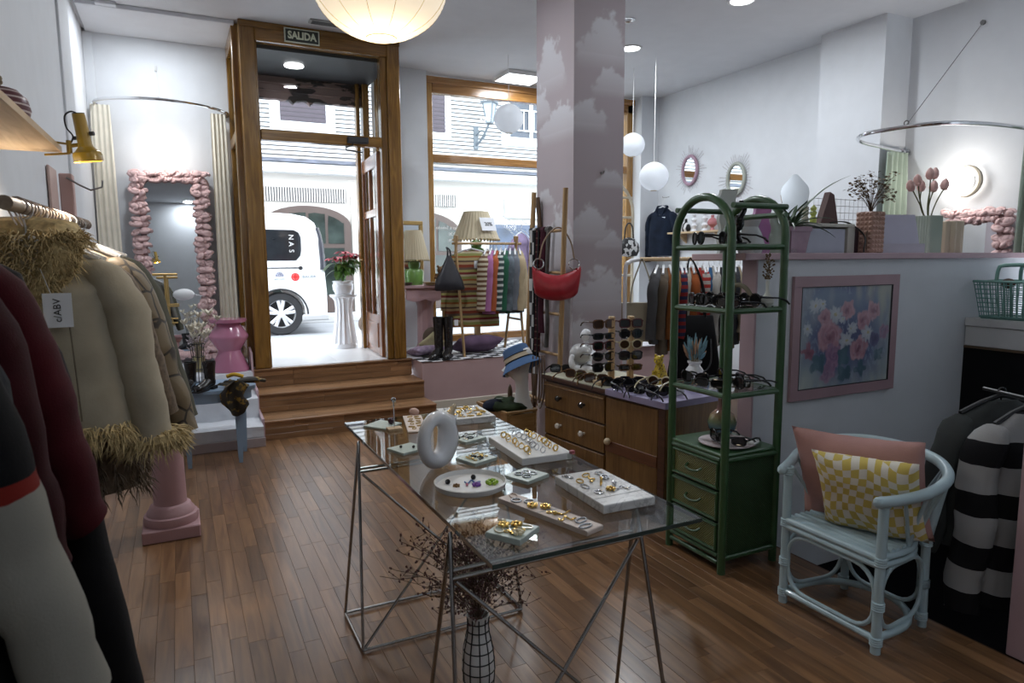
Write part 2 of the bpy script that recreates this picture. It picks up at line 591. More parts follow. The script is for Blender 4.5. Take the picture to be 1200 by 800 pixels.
mb = MB(); mb.b2(-.78, -.62, 2.12, 6.08, 0, 3.6); mb.b2(-1.3, -1.15, -2, 2.2, 0, 3.6); mb.b2(-1.15, -.70, 2.12, 2.2, 0, 3.6); mb.b2(-.79, -.648, 6.08, 7.5, 0, 3.6); mb.b2(-.63, -.605, 5.55, 6.08, 0, 3.6, .004)
mb.b2(-.63, -.607, 2.9, 2.96, 0, 3.6, .004)
struct('wall_left', mb, WHITE)
mb = MB(); mb.b2(-.7, .575, 7.45, 7.6, 0, 3.6); mb.b2(-.648, -.57, 7.42, 7.45, .5, 3.57, .003)
struct('wall_back_left', mb, WHITE)
mb = MB(); mb.b2(2.05, 2.625, 7.45, 7.66, 0, 3.6)
struct('wall_back_middle', mb, WHITE)
mb = MB(); mb.b2(5.56, 5.86, 7.40, 7.66, 0, 3.6); mb.b2(2.625, 5.56, 7.56, 7.68, 0, .52)
struct('wall_back_right', mb, WHITE)
mb = MB(); mb.b2(5.85, 6.2, 4.7, 7.66, -.4, 3.6); mb.b2(5.65, 6.2, 4.06, 4.73, -.4, 3.6); mb.b2(6.0, 6.2, -2, 4.06, -.4, 3.6)
struct('wall_right', mb, WHITE)
mb = MB(); mb.b2(-1.3, 6.2, -2.15, -2, -.4, 3.6)
struct('wall_front', mb, WHITE)
# half-height partition and its ledge
mb = MB(); mb.b2(2.717, 6.0, 2.6, 2.7, -.32, 1.488)
struct('wall_partition', mb, WHITE)
mb = MB(); mb.b2(2.60, 6.0, 2.575, 2.98, 1.488, 1.523, .003)
struct('trim_3', mb, PINK_L)
mb = MB(); mb.b2(2.703, 2.717, 2.6, 2.70, 0, 1.488, .002)
struct('trim_4', mb, PINK_L)
# stair well beside the partition
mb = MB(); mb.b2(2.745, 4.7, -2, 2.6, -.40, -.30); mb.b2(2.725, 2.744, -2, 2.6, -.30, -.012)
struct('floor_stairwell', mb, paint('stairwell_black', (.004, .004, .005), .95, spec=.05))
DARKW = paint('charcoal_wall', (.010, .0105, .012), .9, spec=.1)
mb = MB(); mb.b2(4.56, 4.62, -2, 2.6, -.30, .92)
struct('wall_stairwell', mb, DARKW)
# pink partition post at the right
mb = MB(); mb.b2(2.735, 2.762, 1.235, 1.325, 0, 1.35, .003)
struct('trim_5', mb, PINK_L)
mb = MB(); mb.b2(2.762, 2.95, 1.2, 1.3, 0, 1.35, .003)
struct('wall_post', mb, paint('grey_post', (.26, .27, .28), .6))

# ------------------------------------------------------------------ column with a painted cloud mural
CX0, CX1, CY0, CY1 = 2.628, 3.066, 4.30, 4.86
CLOUDS = []  # (face, s, z0, half width, height)
def cl(face, s, z, a, h): CLOUDS.append((face, s, z, a, h))
cl(0, .36, 2.86, .26, .32); cl(0, .20, 2.45, .34, .22); cl(0, .50, 2.62, .18, .22); cl(0, .2, 1.55, .26, .36); cl(0, .42, 1.95, .14, .10)
cl(0, .12, .95, .2, .3)
cl(1, .27, 2.98, .26, .30); cl(1, .33, 2.74, .19, .17); cl(1, .12, 2.48, .19, .20); cl(1, .33, 2.06, .16, .11); cl(1, .14, 1.68, .24, .22)
cl(1, .24, 1.18, .28, .27); cl(1, .06, .86, .15, .24); cl(1, .34, 1.60, .16, .10)
base_c, cloud_c = lin(163, 152, 156), lin(206, 208, 213)
def cloudcol(face, s, z):
    k = 0
    n = nz(s*13, z*13, face*7)*.5+nz(s*31, z*31, face*7+3)*.28+nz(s*70, z*70, 9)*.12
    for f_, sc, z0, a, h in CLOUDS:
        if f_ != face: continue
        dx = (s-sc)/a; dz = (z-z0)/h
        if abs(dx) > 1.7 or abs(dz) > 1.7: continue
        if dz >= 0:
            top = 1-abs(dx)**1.6-dz+n*.75
            e = max(0, min(1, top*5))*max(.35, 1-(.9-dz)*.6)
        else:
            e = max(0, min(1, (1-abs(dx)**1.6+n*.4)*3))*max(0, 1+dz*2.2)**1.5*.6
        k = max(k, e)
    k *= .72
    g = 1+.04*nz(s*3, z*2, 5)
    return tuple((b_*(1-k)+c_*k)*g for b_, c_ in zip(base_c, cloud_c))
def column():
    st = .011
    mb_ = MB()
    def face(fn, L_):
        nu, nv = int(L_/st), int(3.6/st)
        mb_.grid(lambda u, v: fn(u*L_, v*3.6), nu, nv)
    face(lambda s, z: (CX0, CY0+s, z), CY1-CY0)     # 0 left
    face(lambda s, z: (CX0+s, CY0, z), CX1-CX0)     # 1 front
    mb_.add([(CX1, CY0, 0), (CX1, CY1, 0), (CX1, CY1, 3.6), (CX1, CY0, 3.6)], [(0, 1, 2, 3)])
    mb_.add([(CX1, CY1, 0), (CX0, CY1, 0), (CX0, CY1, 3.6), (CX1, CY1, 3.6)], [(0, 1, 2, 3)])
    me = mb_.mesh('column', vcol('cloud_mural', .6, .05), False)
    n0 = (int((CY1-CY0)/st)+1)*(int(3.6/st)+1)
    idx = [0]
    def fn(co):
        i = idx[0]; idx[0] += 1
        if i < n0: return cloudcol(0, co.y-CY0, co.z)
        if abs(co.y-CY0) < 1e-5: return cloudcol(1, co.x-CX0, co.z)
        return base_c
    paintverts(me, fn)
    o_ = link('column', me); o_['kind'] = 'structure'
    return o_
column()
mb = MB(); mb.tube([(2.87, 4.295, 2.13), (2.87, 4.27, 2.13), (2.87, 4.262, 2.145)], .006, 6); mb.ball((2.87, 4.297, 2.13), .012, 8)
tag(mb.build('wall_hook', STEEL), 'small bare hook screwed into the cloud-painted column', 'hook')

# ------------------------------------------------------------------ entrance steps
st_root = MB(); st_root.b2(.585, 2.09, 5.88, 6.62, -.005, .155); st_root.b2(.585, 2.09, 6.22, 6.62, .15, .322); st_root.b2(.585, 2.09, 6.60, 6.66, .3, .49)
steps = struct('steps', st_root, paint('step_core', (.06, .035, .02), .6))
def strip_row(y, z, along, d, seed):
    rnd = random.Random(seed); x = .57; first = True
    while x < 2.09:
        l = rnd.choice([.42, .6, .75, .95]); l = l*.6 if first else l; first = False
        x1 = min(2.1, x+l)
        if x1 > 2.0: x1 = 2.1
        mb_ = MB()
        if along == 'riser': mb_.box(((x+x1)/2, y, z), (x1-x-.0015, .014, d-.0015), .0015)
        else: mb_.box(((x+x1)/2, y, z), (x1-x-.0015, d-.0015, .014), .0015)
        mb_.build('step_board', STEPW, steps, False)
        x = x1
for si, (y0, z0, z1, y1) in enumerate([(5.86, 0, .167, 6.20), (6.20, .167, .333, 6.58), (6.58, .333, .499, 6.66)]):
    rh = (z1-.016-z0)/3
    for k in range(3): strip_row(y0+.012, z0+rh*(k+.5), 'riser', rh, si*10+k)
    nt_ = 5 if si < 2 else 1
    dw = (y1-y0+.008)/nt_
    for k in range(nt_): strip_row(y0-.004+dw*(k+.5), z1-.008, 'tread', dw, si*10+5+k)
    MB().b2(.57, 2.10, y0-.008, y0+.01, z1-.018, z1+.001, .004).build('step_nosing', STEPW, steps, False)

# white cloth covered fitting-room steps on the left
CLOTH_W = fabric('white_dust_cloth', (.62, .64, .68), .05, weave=60)
def drape(x0, x1, prof, seed):
    n = len(prof)-1
    def fn(u, v):
        i = min(int(v*n), n-1); t = v*n-i
        a, b = prof[i], prof[i+1]
        w = .010*nz(u*5+seed, v*9, 1)+.006*nz(u*17+seed, v*4, 4)
        y, z = a[0]+(b[0]-a[0])*t, a[1]+(b[1]-a[1])*t
        return (x0+(x1-x0)*u, y-abs(w), z+w*.5)
    return fn
mb = MB(); mb.b2(-.646, .55, 5.72, 6.1, 0, .15); mb.b2(-.646, .55, 6.06, 6.5, .0, .315); mb.b2(-.646, .56, 6.45, 7.42, 0, .49)
pf = struct('platform_fitting', mb, WHITE)
mb = MB(); mb.sheet(drape(-.60, .555, [(5.70, .075), (5.70, .165), (6.03, .172), (6.04, .335), (6.40, .34), (6.42, .50), (7.40, .502)], 1), 40, 48, .004, (0, -.5, .8))
o = mb.build('white_cloth', CLOTH_W); tag(o, 'white cloth laid over the fitting-room steps at the left', 'cloth')
mb = MB(); mb.b2(-.6, .565, 5.685, 5.70, 0, .075, .003)
struct('baseboard_left', mb, paint('greypink_base', (.35, .29, .29), .5))
# pink stringer beside the entrance steps
mb = MB()
mb.prism([(5.80, 0), (5.80, .2), (6.14, .22), (6.16, .38), (6.5, .40), (6.54, .66), (7.44, .86), (7.44, 0)], 'x', .556, .574)
struct('trim_6', mb, PINK_L)

# ------------------------------------------------------------------ window platform (pink) with checker cloth
PX = 2.115
mb = MB(); mb.b2(PX, 5.85, 6.30, 7.56, 0, .492)
struct('platform_window', mb, PINK)
mb = MB(); mb.b2(PX+.005, 5.2, 6.283, 6.30, 0, .095, .004)
struct('baseboard_platform', mb, CREAM_TRIM)
CHK = checker('black_white_checker', (.70, .70, .72), (.012, .012, .014), 1.0, axes=(9, 9, .02), rough=.7)
mb = MB(); mb.sheet(lambda u, v: (PX-.004+u*2.1, 6.292+v*1.25, .493+.003*nz(u*20, v*12)), 50, 24, .003, (0, 0, 1))
tag(mb.build('checker_cloth', CHK), 'black and white checked cloth covering the pink window platform', 'cloth')
mb = MB(); mb.b2(4.25, 5.84, 6.72, 7.56, .49, .742, .003); 
struct('platform_upper', mb, PINK)
mb = MB(); mb.sheet(lambda u, v: (4.24+u*1.6, 6.705+v*.85, .743+.003*nz(u*20, v*12)), 40, 20, .003, (0, 0, 1))
tag(mb.build('checker_cloth', CHK), 'black and white checked cloth on the raised pink block behind the tote bag', 'cloth')
mb = MB(); mb.b2(4.22, 5.85, 6.22, 6.76, .492, .506, .003)
tag(mb.build('shelf_board', paint('white_board', (.60, .60, .63), .5)), 'white board on the lower pink block behind the tote bag', 'board')

# ------------------------------------------------------------------ shop window
win = MB()
win.b2(2.63, 2.735, 7.57, 7.67, .5, 3.56, .006)
win_r = struct('window_1', win, PINE)
def wpart(name, mat, *bx, parent=win_r, b=.006):
    q = MB(); q.b2(*bx, b)
    return struct(name, q, mat, parent)
wpart('top_rail', PINEX, 2.735, 5.56, 7.57, 7.67, 3.40, 3.56)
wpart('top_moulding', PINEX, 2.63, 5.56, 7.545, 7.60, 3.50, 3.575)
wpart('middle_rail', PINEX, 2.735, 5.56, 7.575, 7.665, 2.625, 2.715)
wpart('bottom_rail', PINEX, 2.735, 5.56, 7.57, 7.67, .5, .60)
wpart('right_stile', PINE, 5.46, 5.56, 7.57, 7.67, .5, 3.56)
wpart('centre_stile', PINE, 4.36, 4.44, 7.575, 7.665, .6, 3.40)
for x0, x1 in ((2.735, 4.36), (4.44, 5.46)):
    for z0, z1 in ((.6, 2.625), (2.715, 3.40)):
        wpart('pane', PANE, x0, x1, 7.615, 7.621, z0, z1, b=0)

# ------------------------------------------------------------------ entrance frame, transom and open door
dr = MB(); dr.b2(.60, .735, 6.60, 6.72, .5, 3.595, .008)
door_r = struct('door_1', dr, PINE_D)
def dpart(name, mat, *bx, b=.006, parent=door_r):
    q = MB(); q.b2(*bx, b)
    return struct(name, q, mat, parent)
dpart('post', PINE_D, 1.93, 2.055, 6.60, 6.72, .5, 3.595, b=.008)
dpart('inner_post', PINE_D, 1.865, 1.93, 6.63, 6.73, .5, 3.44)
dpart('bead', PINE_D, .735, .752, 6.64, 6.70, .5, 3.44, b=.004)
dpart('header', PINE_DX, .735, 1.93, 6.60, 6.72, 3.44, 3.595, b=.008)
dpart('header_moulding', PINE_DX, .60, 2.055, 6.585, 6.61, 3.545, 3.598, b=.004)
dpart('transom_bar', PINE_DX, .752, 1.865, 6.62, 6.72, 2.59, 2.685)
dpart('transom_pane', PANE, .752, 1.865, 6.665, 6.671, 2.685, 3.44, b=0)
# glazed side walls of the porch
for xs in (.578, 2.055):
    x0, x1 = xs-.03, xs+.03
    dpart('side_post', PINE_D, x0, x1, 6.72, 6.80, .5, 3.595)
    dpart('side_post', PINE_D, x0, x1, 7.36, 7.45, .5, 3.595)
    dpart('side_rail', PINE_D, x0, x1, 6.80, 7.36, 3.45, 3.595)
    dpart('side_rail', PINE_D, x0, x1, 6.80, 7.36, 2.59, 2.68)
    dpart('side_rail', PINE_D, x0, x1, 6.80, 7.36, .5, .66)
    dpart('side_pane', PANE, xs-.003, xs+.003, 6.80, 7.36, 2.68, 3.45, b=0)
    dpart('side_pane', PANE, xs-.003, xs+.003, 6.80, 7.36, .66, 2.59, b=0)
# porch: black ceiling with a glowing disc, peeling beam, outer posts, marble floor
mb = MB(); mb.b2(.612, 2.02, 6.73, 7.66, 3.41, 3.47)
struct('porch_ceiling', mb, BLACK)
PEEL = None
mt, nt, b_ = _new('peeling_paint_beam')
v_ = coords(nt, (2.0, 2, 7)); n_ = N(nt, 'ShaderNodeTexNoise'); n_.inputs['Scale'].default_value = 2.2; n_.inputs['Detail'].default_value = 5
nt.links.new(v_, n_.inputs[0]); r_ = ramp(nt, [(0, (.17, .115, .11)), (.50, (.20, .14, .13)), (.515, (.025, .02, .02)), (1, (.04, .033, .03))])
nt.links.new(n_.outputs[0], r_.inputs[0]); nt.links.new(r_.outputs[0], b_.inputs['Base Color']); b_.inputs['Roughness'].default_value = .8
bump(nt, b_, n_.outputs[0], .5, .02); PEEL = mt
bm_ = [(.612, 3.42)]
for i in range(41):
    x = .612+1.408*i/40
    bm_.append((x, 3.185+.012*nz(x*14, 1)-(.035 if i in (17, 22) else 0)))
bm_.append((2.02, 3.42))
mb = MB(); mb.prism(bm_, 'y', 7.66, 7.74); mb.b2(.612, 2.02, 7.635, 7.67, 3.335, 3.36, .006); mb.b2(.612, 2.02, 7.64, 7.67, 3.255, 3.272, .006)
struct('porch_beam', mb, PEEL)
mb = MB(); mb.b2(1.86, 1.90, 7.60, 7.70, .5, 3.42, .006); mb.b2(1.93, 2.0, 7.58, 7.70, .5, 3.42, .006)
struct('porch_post', mb, PINE_D)
mb = MB(); mb.lathe([(.085, 0), (.092, -.006), (.092, -.012), (.0, -.013)], 24, (1.15, 7.15, 3.41))
tag(mb.build('porch_reflection_disc', emit('porch_reflection_glow', (1, 1, 1), 8)), 'round white glowing disc standing in for a room light reflected in the transom', 'lamp')  # glowing disc stands in for a room light mirrored in the transom
MARB = paint('pale_marble', (.80, .81, .83), .3, var=.06, vs=1.6)
mb = MB(); mb.b2(-.2, 3.0, 6.66, 9.10, .38, .4985)
struct('porch_floor', mb, MARB)
porch_r = bpy.data.objects['porch_floor']
for i in range(4):
    for j in range(3):
        q = MB(); q.b2(-.2+.8*i+.002, .6+.8*i-.002, 6.67+.81*j+.002, 7.48+.81*j-.002, .44, .5, .001)
        q.build('marble_slab', MARB, porch_r, False)

# door leaf, swung open outwards
lw = .92
leaf = thing('entrance_door', 'red-brown glazed entrance door standing open towards the street', 'door', (1.865, 6.76, .505), R(86))
def lp(name, x0, x1, z0, z1, mat=DOORW, y0=-.022, y1=.022, b=.005, parent=leaf):
    q = MB(); q.b2(x0, x1, y0, y1, z0, z1, b); return q.build(name, mat, parent, False)
lp('hinge_stile', 0, .10, 0, 2.07); lp('lock_stile', lw-.10, lw, 0, 2.07)
DOORX = wood('red_brown_door_x', (.17, .06, .025), (.30, .125, .06), 'x', .8, .2, .05, .6)
lp('top_rail', .10, lw-.10, 1.93, 2.07, DOORX); lp('middle_rail', .10, lw-.10, 1.44, 1.52, DOORX); lp('bottom_panel', .10, lw-.10, 0, .42, DOORX)
lp('panel_moulding', .16, lw-.16, .08, .34, DOORX, -.03, .03)
lp('glazing_bar', lw/2-.025, lw/2+.025, .42, 1.44); lp('glazing_bar', lw/2-.025, lw/2+.025, 1.52, 1.93)
for x0, x1 in ((.10, lw/2-.025), (lw/2+.025, lw-.10)):
    for z0, z1 in ((.42, 1.44), (1.52, 1.93)): lp('pane', x0, x1, z0, z1, PANE, -.003, .003, 0)
q = MB(); q.tube([(lw-.05, -.02, 1.0), (lw-.05, -.06, 1.0), (lw-.17, -.06, 1.0)], .010, 8); q.tube([(lw-.05, .02, 1.0), (lw-.05, .06, 1.0), (lw-.17, .06, 1.0)], .010, 8)
q.build('handle', BRASS, leaf)
# door closer
dc = thing('door_closer', 'black door closer with bent arm screwed to the transom bar', 'door closer', (1.62, 6.585, 2.635))
q = MB(); q.box((0, 0, 0), (.20, .055, .06), .008); q.build('body', BLACK, dc, False)
q = MB(); q.tube([(-.05, 0, -.03), (-.05, 0, -.05), (-.09, .1, -.055), (-.06, .24, -.06), (.12, .33, -.06)], .008, 6); q.build('arm', BLACK, dc)
# exit sign
sg = thing('exit_sign', 'dark SALIDA exit sign fixed on the wooden door header', 'sign', (1.14, 6.583, 3.515))
q = MB(); q.box((0, 0, 0), (.31, .012, .125), .002); q.build('sign_border', paint('sign_pale', (.55, .58, .45), .5), sg, False)
q = MB(); q.box((0, -.007, 0), (.288, .004, .104), .001); q.build('sign_plate', paint('sign_dark', (.018, .025, .018), .4), sg, False)
text_mesh('lettering', 'SALIDA', .088, paint('sign_letters', (.62, .66, .5), .5), sg, (0, -.0105, -.002), sx=.86, bold=.0035)
# ------------------------------------------------------------------ street outside
ASPH = paint('street_paving', (.34, .35, .37), .7, var=.12, vs=2, bmp=.3, bs=40)
mb = MB(); mb.b2(-8, 16, 7.70, 13.0, .30, .40); struct('street', mb, ASPH)
mb = MB(); mb.b2(-8, 16, 12.2, 13.0, .40, .52, .01); struct('kerb', mb, paint('kerb_stone', (.5, .5, .5), .7))
FAC = paint('pale_facade', (.52, .495, .46), .8, var=.05, vs=1.2)
FACW = paint('white_window_trim', (.70, .71, .72), .6, var=.03)
fb = thing('opposite_building', 'pale street building across the road with louvred upper wall and brown shopfronts', 'building', (0, 13, .5))
def fpart(name, mat, *bx, b=.0, parent=fb, kind=None):
    q = MB(); q.b2(bx[0], bx[1], bx[2], bx[3], bx[4]-.5, bx[5]-.5, b)
    return q.build(name, mat, parent, False, kind=kind)
fpart('wall', FAC, -8, 16, .0, .5, .4, 9)
for z in (2.05, 2.62, 2.98): fpart('stone_joint', paint('stone_band', (.62, .58, .54), .8), 2.98, 4.4, -.012, 0, z, z+.02)
fpart('pilaster', FAC, 3.02, 4.3, -.06, 0, .5, 2.72, b=.01)
# cornice with a weathered lead cap
CORN = paint('lead_cap', (.085, .095, .125), .6, var=.7, vs=5)
q = MB(); q.grid(lambda u, v: (-8+24*u, -.42+.45*v, 2.72+.13*v+.012*nz(u*160, v*3)), 200, 3); q.build('cornice_cap', CORN, fb)
fpart('cornice', FACW, -8, 16, -.38, .02, 3.12, 3.215, b=.01)
fpart('cornice', FACW, -8, 16, -.30, .02, 3.06, 3.13, b=.01)
# upper wall: horizontal cladding boards (too fine to count)
q = MB()
for i in range(70):
    z = 3.40+i*.078-.5
    q.add([(-8, -.004, z), (16, -.004, z), (16, -.045, z+.001), (-8, -.045, z+.001), (-8, -.032, z+.060), (16, -.032, z+.060), (-8, .01, z+.060), (16, .01, z+.060)], [(0, 1, 2, 3), (3, 2, 5, 4), (4, 5, 7, 6)])
    q.add([(-8, -.002, z+.058), (16, -.002, z+.058), (16, -.002, z+.08), (-8, -.002, z+.08)], [(0, 1, 2, 3)])
q.build('cladding_boards', paint('cladding', (.44, .445, .45), .7, var=.06), fb, False, kind='stuff')
fpart('cladding_gap', paint('cladding_shadow_gap', (.07, .07, .075), .9), -8, 16, -.004, -.001, 3.39, 8.9)
def fwin(x0, x1, z0, z1, fr, infill, slats=0, label=None):
    w = fpart('window', FACW, x0-fr, x1+fr, -.09, .02, z0-fr, z1+fr, b=.01)
    q = MB(); q.b2(x0, x1, -.10, -.088, z0-.5, z1-.5); q.build('pane', infill, w, False)
    if slats:
        q = MB()
        for k in range(slats):
            z = z0+(z1-z0)*(k+.5)/slats-.5
            q.box(((x0+x1)/2, -.105, z), (x1-x0, .012, (z1-z0)/slats*.7), rx=.5)
        q.build('shutter_slats', paint('plum_shutter', (.10, .083, .10), .6), w, False, kind='stuff')
    return w
SHUT = paint('shutter_back', (.05, .04, .05), .7)
DGL = paint('dark_window_glass', (.05, .06, .08), .08, var=.3, vs=3)
fwin(1.80, 2.60, 3.98, 5.3, .17, SHUT, 17)
fwin(4.30, 4.92, 3.99, 5.3, .13, SHUT, 17)
w = fwin(6.36, 7.30, 4.02, 5.3, .18, DGL)
for k in range(8):
    q = MB(); q.box((6.42+.118*k, -.13, 3.85), (.012, .012, .42)); q.build('balcony_bar', FACW, w, False)
q = MB(); q.b2(6.30, 7.36, -.14, -.12, 4.05, 4.075); q.b2(6.30, 7.36, -.14, -.12, 3.64, 3.665); q.build('balcony_rail', FACW, w, False)
q = MB(); q.b2(6.80, 6.87, -.12, -.09, 3.52, 4.8); q.build('mullion', FACW, w, False)
def vent(x0, x1, z0, z1):
    v_ = fpart('vent_grille', paint('grille_dark', (.05, .05, .055), .7), x0, x1, -.03, 0, z0, z1)
    n = int((x1-x0)/.045)
    q = MB()
    for k in range(n): q.box((x0+(x1-x0)*(k+.5)/n, -.035, (z0+z1)/2-.5), (.022, .012, z1-z0))
    q.build('grille_bars', paint('grille_pale', (.55, .53, .5), .6), v_, False, kind='stuff')
vent(1.0, 2.93, 2.57, 2.82); vent(3.9, 5.17, 2.56, 2.79)
BRN = paint('brown_shopfront', (.075, .052, .045), .5)
def shop(xc, hw, zt, zs, gl, lights=4):
    """arched shopfront: brown surround, transom lights and panes below"""
    n = 16
    arc = [(xc+hw*math.cos(PI-PI*i/n), zs+(zt-zs)*math.sin(PI*i/n)-.5) for i in range(n+1)]
    outer = arc + [(xc+hw, .02), (xc-hw, .02)]
    q = MB(); q.prism(outer, 'y', -.05, .02); f_ = q.build('shopfront', BRN, fb, False)
    iw = hw-.11; a2 = [(xc+iw*math.cos(PI-PI*i/n), zs-.06+(zt-zs-.06)*math.sin(PI*i/n)-.5) for i in range(n+1)]
    zb = zs-.33-.5
    xs = [xc-iw+2*iw*k/lights for k in range(lights+1)]
    for k in range(lights):
        pts = [p for p in a2 if xs[k]+.02 <= p[0] <= xs[k+1]-.02]
        if len(pts) < 2: continue
        pts = [(xs[k]+.025, zb)]+([(xs[k]+.025, min(p[1] for p in pts))])+pts+[(xs[k+1]-.025, pts[-1][1] if k == lights-1 else pts[-1][1])]+[(xs[k+1]-.025, zb)]
        q = MB(); q.prism(pts, 'y', -.062, -.05); q.build('fanlight', gl, f_, False)
    for k in range(2):
        x0 = xc-iw+iw*k+.03; q = MB(); q.b2(x0, x0+iw-.06, -.062, -.05, .35, zb-.08); q.build('pane', gl, f_, False)
    q = MB(); q.b2(xc-hw, xc+hw, -.08, -.04, .02, .30, .01); q.build('base_panel', BRN, f_, False)
    return f_
SG = paint('shop_glass', (.03, .04, .036), .08, var=.8, vs=2.5)
shop(2.2, .80, 2.50, 2.14, SG)
shop(4.30, .95, 2.46, 2.0, SG)
SG2 = paint('shop_glass_blue', (.035, .055, .10), .08, var=.5, vs=2.5)
q = MB(); q.b2(5.9, 9.4, -.05, .02, .02, 1.72); sf = q.build('shopfront', paint('blue_shopfront', (.08, .10, .15), .5), fb, False)
for k in range(4):
    q = MB(); q.b2(5.96+k*.86, 6.74+k*.86, -.065, -.05, .3, 1.64); q.build('pane', SG2, sf, False)
q = MB(); q.b2(6.25, 8.3, -.10, 0, 1.86, 2.27, .01); sb = q.build('sign_board', paint('pale_blue_board', (.62, .67, .74), .6), fb, False)
text_mesh('sign_letters', 'CERALDI', .24, paint('ghost_letters', (.52, .58, .66), .6), sb, (6.30, -.104, 2.06), align='LEFT')
# far cars and reflections are left to the glass; wall lantern
wl = thing('street_lantern', 'grey iron street lantern on a scrolled wall bracket seen through the window', 'street lamp', (5.60, 12.96, 3.75))
IRON = paint('iron_grey', (.10, .12, .14), .5)
q = MB(); q.box((0, 0, .2), (.10, .05, .46), .01); q.build('wall_plate', IRON, wl, False)
q = MB(); q.tube(spline([(0, -.02, .05), (.05, -.15, .14), (.10, -.28, .30), (.13, -.36, .42)], 6), .022, 6); q.tube(spline([(0, -.02, .25), (.06, -.16, .32), (.1, -.26, .24), (.06, -.2, .14)], 6), .015, 6); q.build('bracket', IRON, wl)
q = MB(); q.lathe([(.07, .44), (.15, .82)], 4, (.14, -.38, 0)); q.build('lantern_glass', paint('lantern_pane', (.30, .34, .38), .2), wl, False)
q = MB()
for k in range(4): a = PI/2*k; q.tube([(.14+.072*math.cos(a), -.38+.072*math.sin(a), .44), (.14+.152*math.cos(a), -.38+.152*math.sin(a), .82)], .012, 5)
q.lathe([(.0, .42), (.08, .43), (.08, .45), (0, .45)], 4, (.14, -.38, 0)); q.build('lantern_frame', IRON, wl, False, kind='stuff')
q = MB(); q.lathe([(.19, .81), (.20, .84), (.08, .98), (.03, 1.0), (.03, 1.06), (.0, 1.08)], 4, (.14, -.38, 0)); q.build('lantern_cap', IRON, wl, False)

# ------------------------------------------------------------------ white van
VAN = paint('van_white', (.78, .79, .80), .25, var=.02, coat=.6)
van = thing('van', 'white delivery van parked in the street outside the open door', 'van', (0, 10.4, .4))
prof = [(2.012, .20), (2.03, .34), (2.03, .62), (2.005, .98), (1.985, 1.30), (1.945, 1.50), (1.88, 1.66), (1.76, 1.745), (1.55, 1.785), (1.1, 1.80), (-1.2, 1.78), (-1.7, 1.40), (-2.5, 1.05), (-2.6, .6), (-2.6, .22)]
# wheel arch cut in the lower outline of the side wall
wc, wr = (1.345, .305), .375
low = [(-2.6, .22), (wc[0]-wr, .22)]+[(wc[0]+wr*math.cos(a), wc[1]+wr*math.sin(a)) for a in [PI-PI*i/14 for i in range(1, 14)]]+[(wc[0]+wr, .22)]
outl = prof[::-1][1:] if False else prof[:-1]+low
q = MB()
n = len(outl)
vs = []
for (dx, y) in ((.0, .10), (.0, 0.02), (-.0, 0.0)):
    pass
def inset(p, k): return (p[0]+(0-p[0])*k*.02, p[1]+(.9-p[1])*k*.05)
lay = [(0.0, .06, 1.0), (.0, .012, .25), (.0, 0, 0)]
rs = []
for yy, k in ((.0, 1.0), (.03, .35), (.10, 0.0), (1.66, 0.0), (1.73, .35), (1.76, 1.0)):
    rs.append([(inset(p, k)[0], yy, inset(p, k)[1]) for p in outl])
q.rings(rs); q.build('body', VAN, van, True, 40)
BLKG = paint('tinted_glass', (.015, .017, .02), .06, var=.3)
q = MB(); w_ = [(-.2, 1.10), (1.58, 1.10), (1.645, 1.17), (1.66, 1.25), (1.66, 1.44), (1.63, 1.51), (1.56, 1.545), (-.2, 1.56)]
q.prism(w_, 'y', -.012, .02); q.build('side_window', BLKG, van, False)
q = MB(); q.b2(1.12, 1.16, -.018, -.01, 1.10, 1.55); q.build('window_pillar', BLACK, van, False)
q = MB(); q.b2(-.2, 1.64, -.012, .01, .985, 1.0); q.tube([(1.64, -.02, .99), (1.64, -.012, .99)], .03, 10); q.build('slide_rail', BLACK, van, False)
q = MB(); q.tube(spline([(1.905, .03, 1.58), (1.945, .0, 1.40), (1.965, -.005, 1.1), (1.965, -.005, .96)], 5), [.03]*6+[.04]*6+[.04]*4, 8); q.build('tail_lamp', paint('dark_lamp', (.03, .03, .04), .1), van)
q = MB()
ar = [(wc[0]+(wr+.004)*math.cos(a), -.006, wc[1]+(wr+.004)*math.sin(a)) for a in [PI*i/16 for i in range(17)]]
q.tube(ar, .014, 6); q.build('arch_trim', BLACK, van)
q = MB(); q.b2(1.64, 2.04, -.02, .3, .20, .30, .02); q.build('bumper', paint('bumper_grey', (.42, .42, .42), .5), van, False)
q = MB(); q.lathe([(.31, -.1), (.318, -.04), (.318, .06), (.30, .10), (.21, .10), (.21, -.1)], 32, cap0=False, cap1=False)
Mx = Matrix.Translation((wc[0], .12, wc[1]+.013)) @ Euler((PI/2, 0, 0)).to_matrix().to_4x4()
def wh(q_): q_.v = [tuple(Mx @ Vector(p)) for p in q_.v]; return q_
wheel = wh(q).build('wheel', paint('tyre', (.02, .02, .022), .8), van)
q = MB(); q.lathe([(.215, .075), (.205, .092), (.195, .075), (.195, .03)], 32, cap0=False, cap1=False)
for k in range(5):
    for s_ in (-1, 1):
        a = 2*PI*k/5+PI/2+s_*.16
        q.tube([(.05*math.cos(a), .05*math.sin(a), .075), (.2*math.cos(a+s_*.03), .2*math.sin(a+s_*.03), .085)], [.022, .026], 6, flat=.5)
q.lathe([(.055, .09), (.06, .075), (.06, .03)], 16)
wh(q).build('alloy_rim', paint('alloy', (.72, .72, .74), .25, .6), wheel)
q = MB(); q.lathe([(.2, .028), (.0, .027)], 24); wh(q).build('brake_shadow', BLACK, wheel, False)
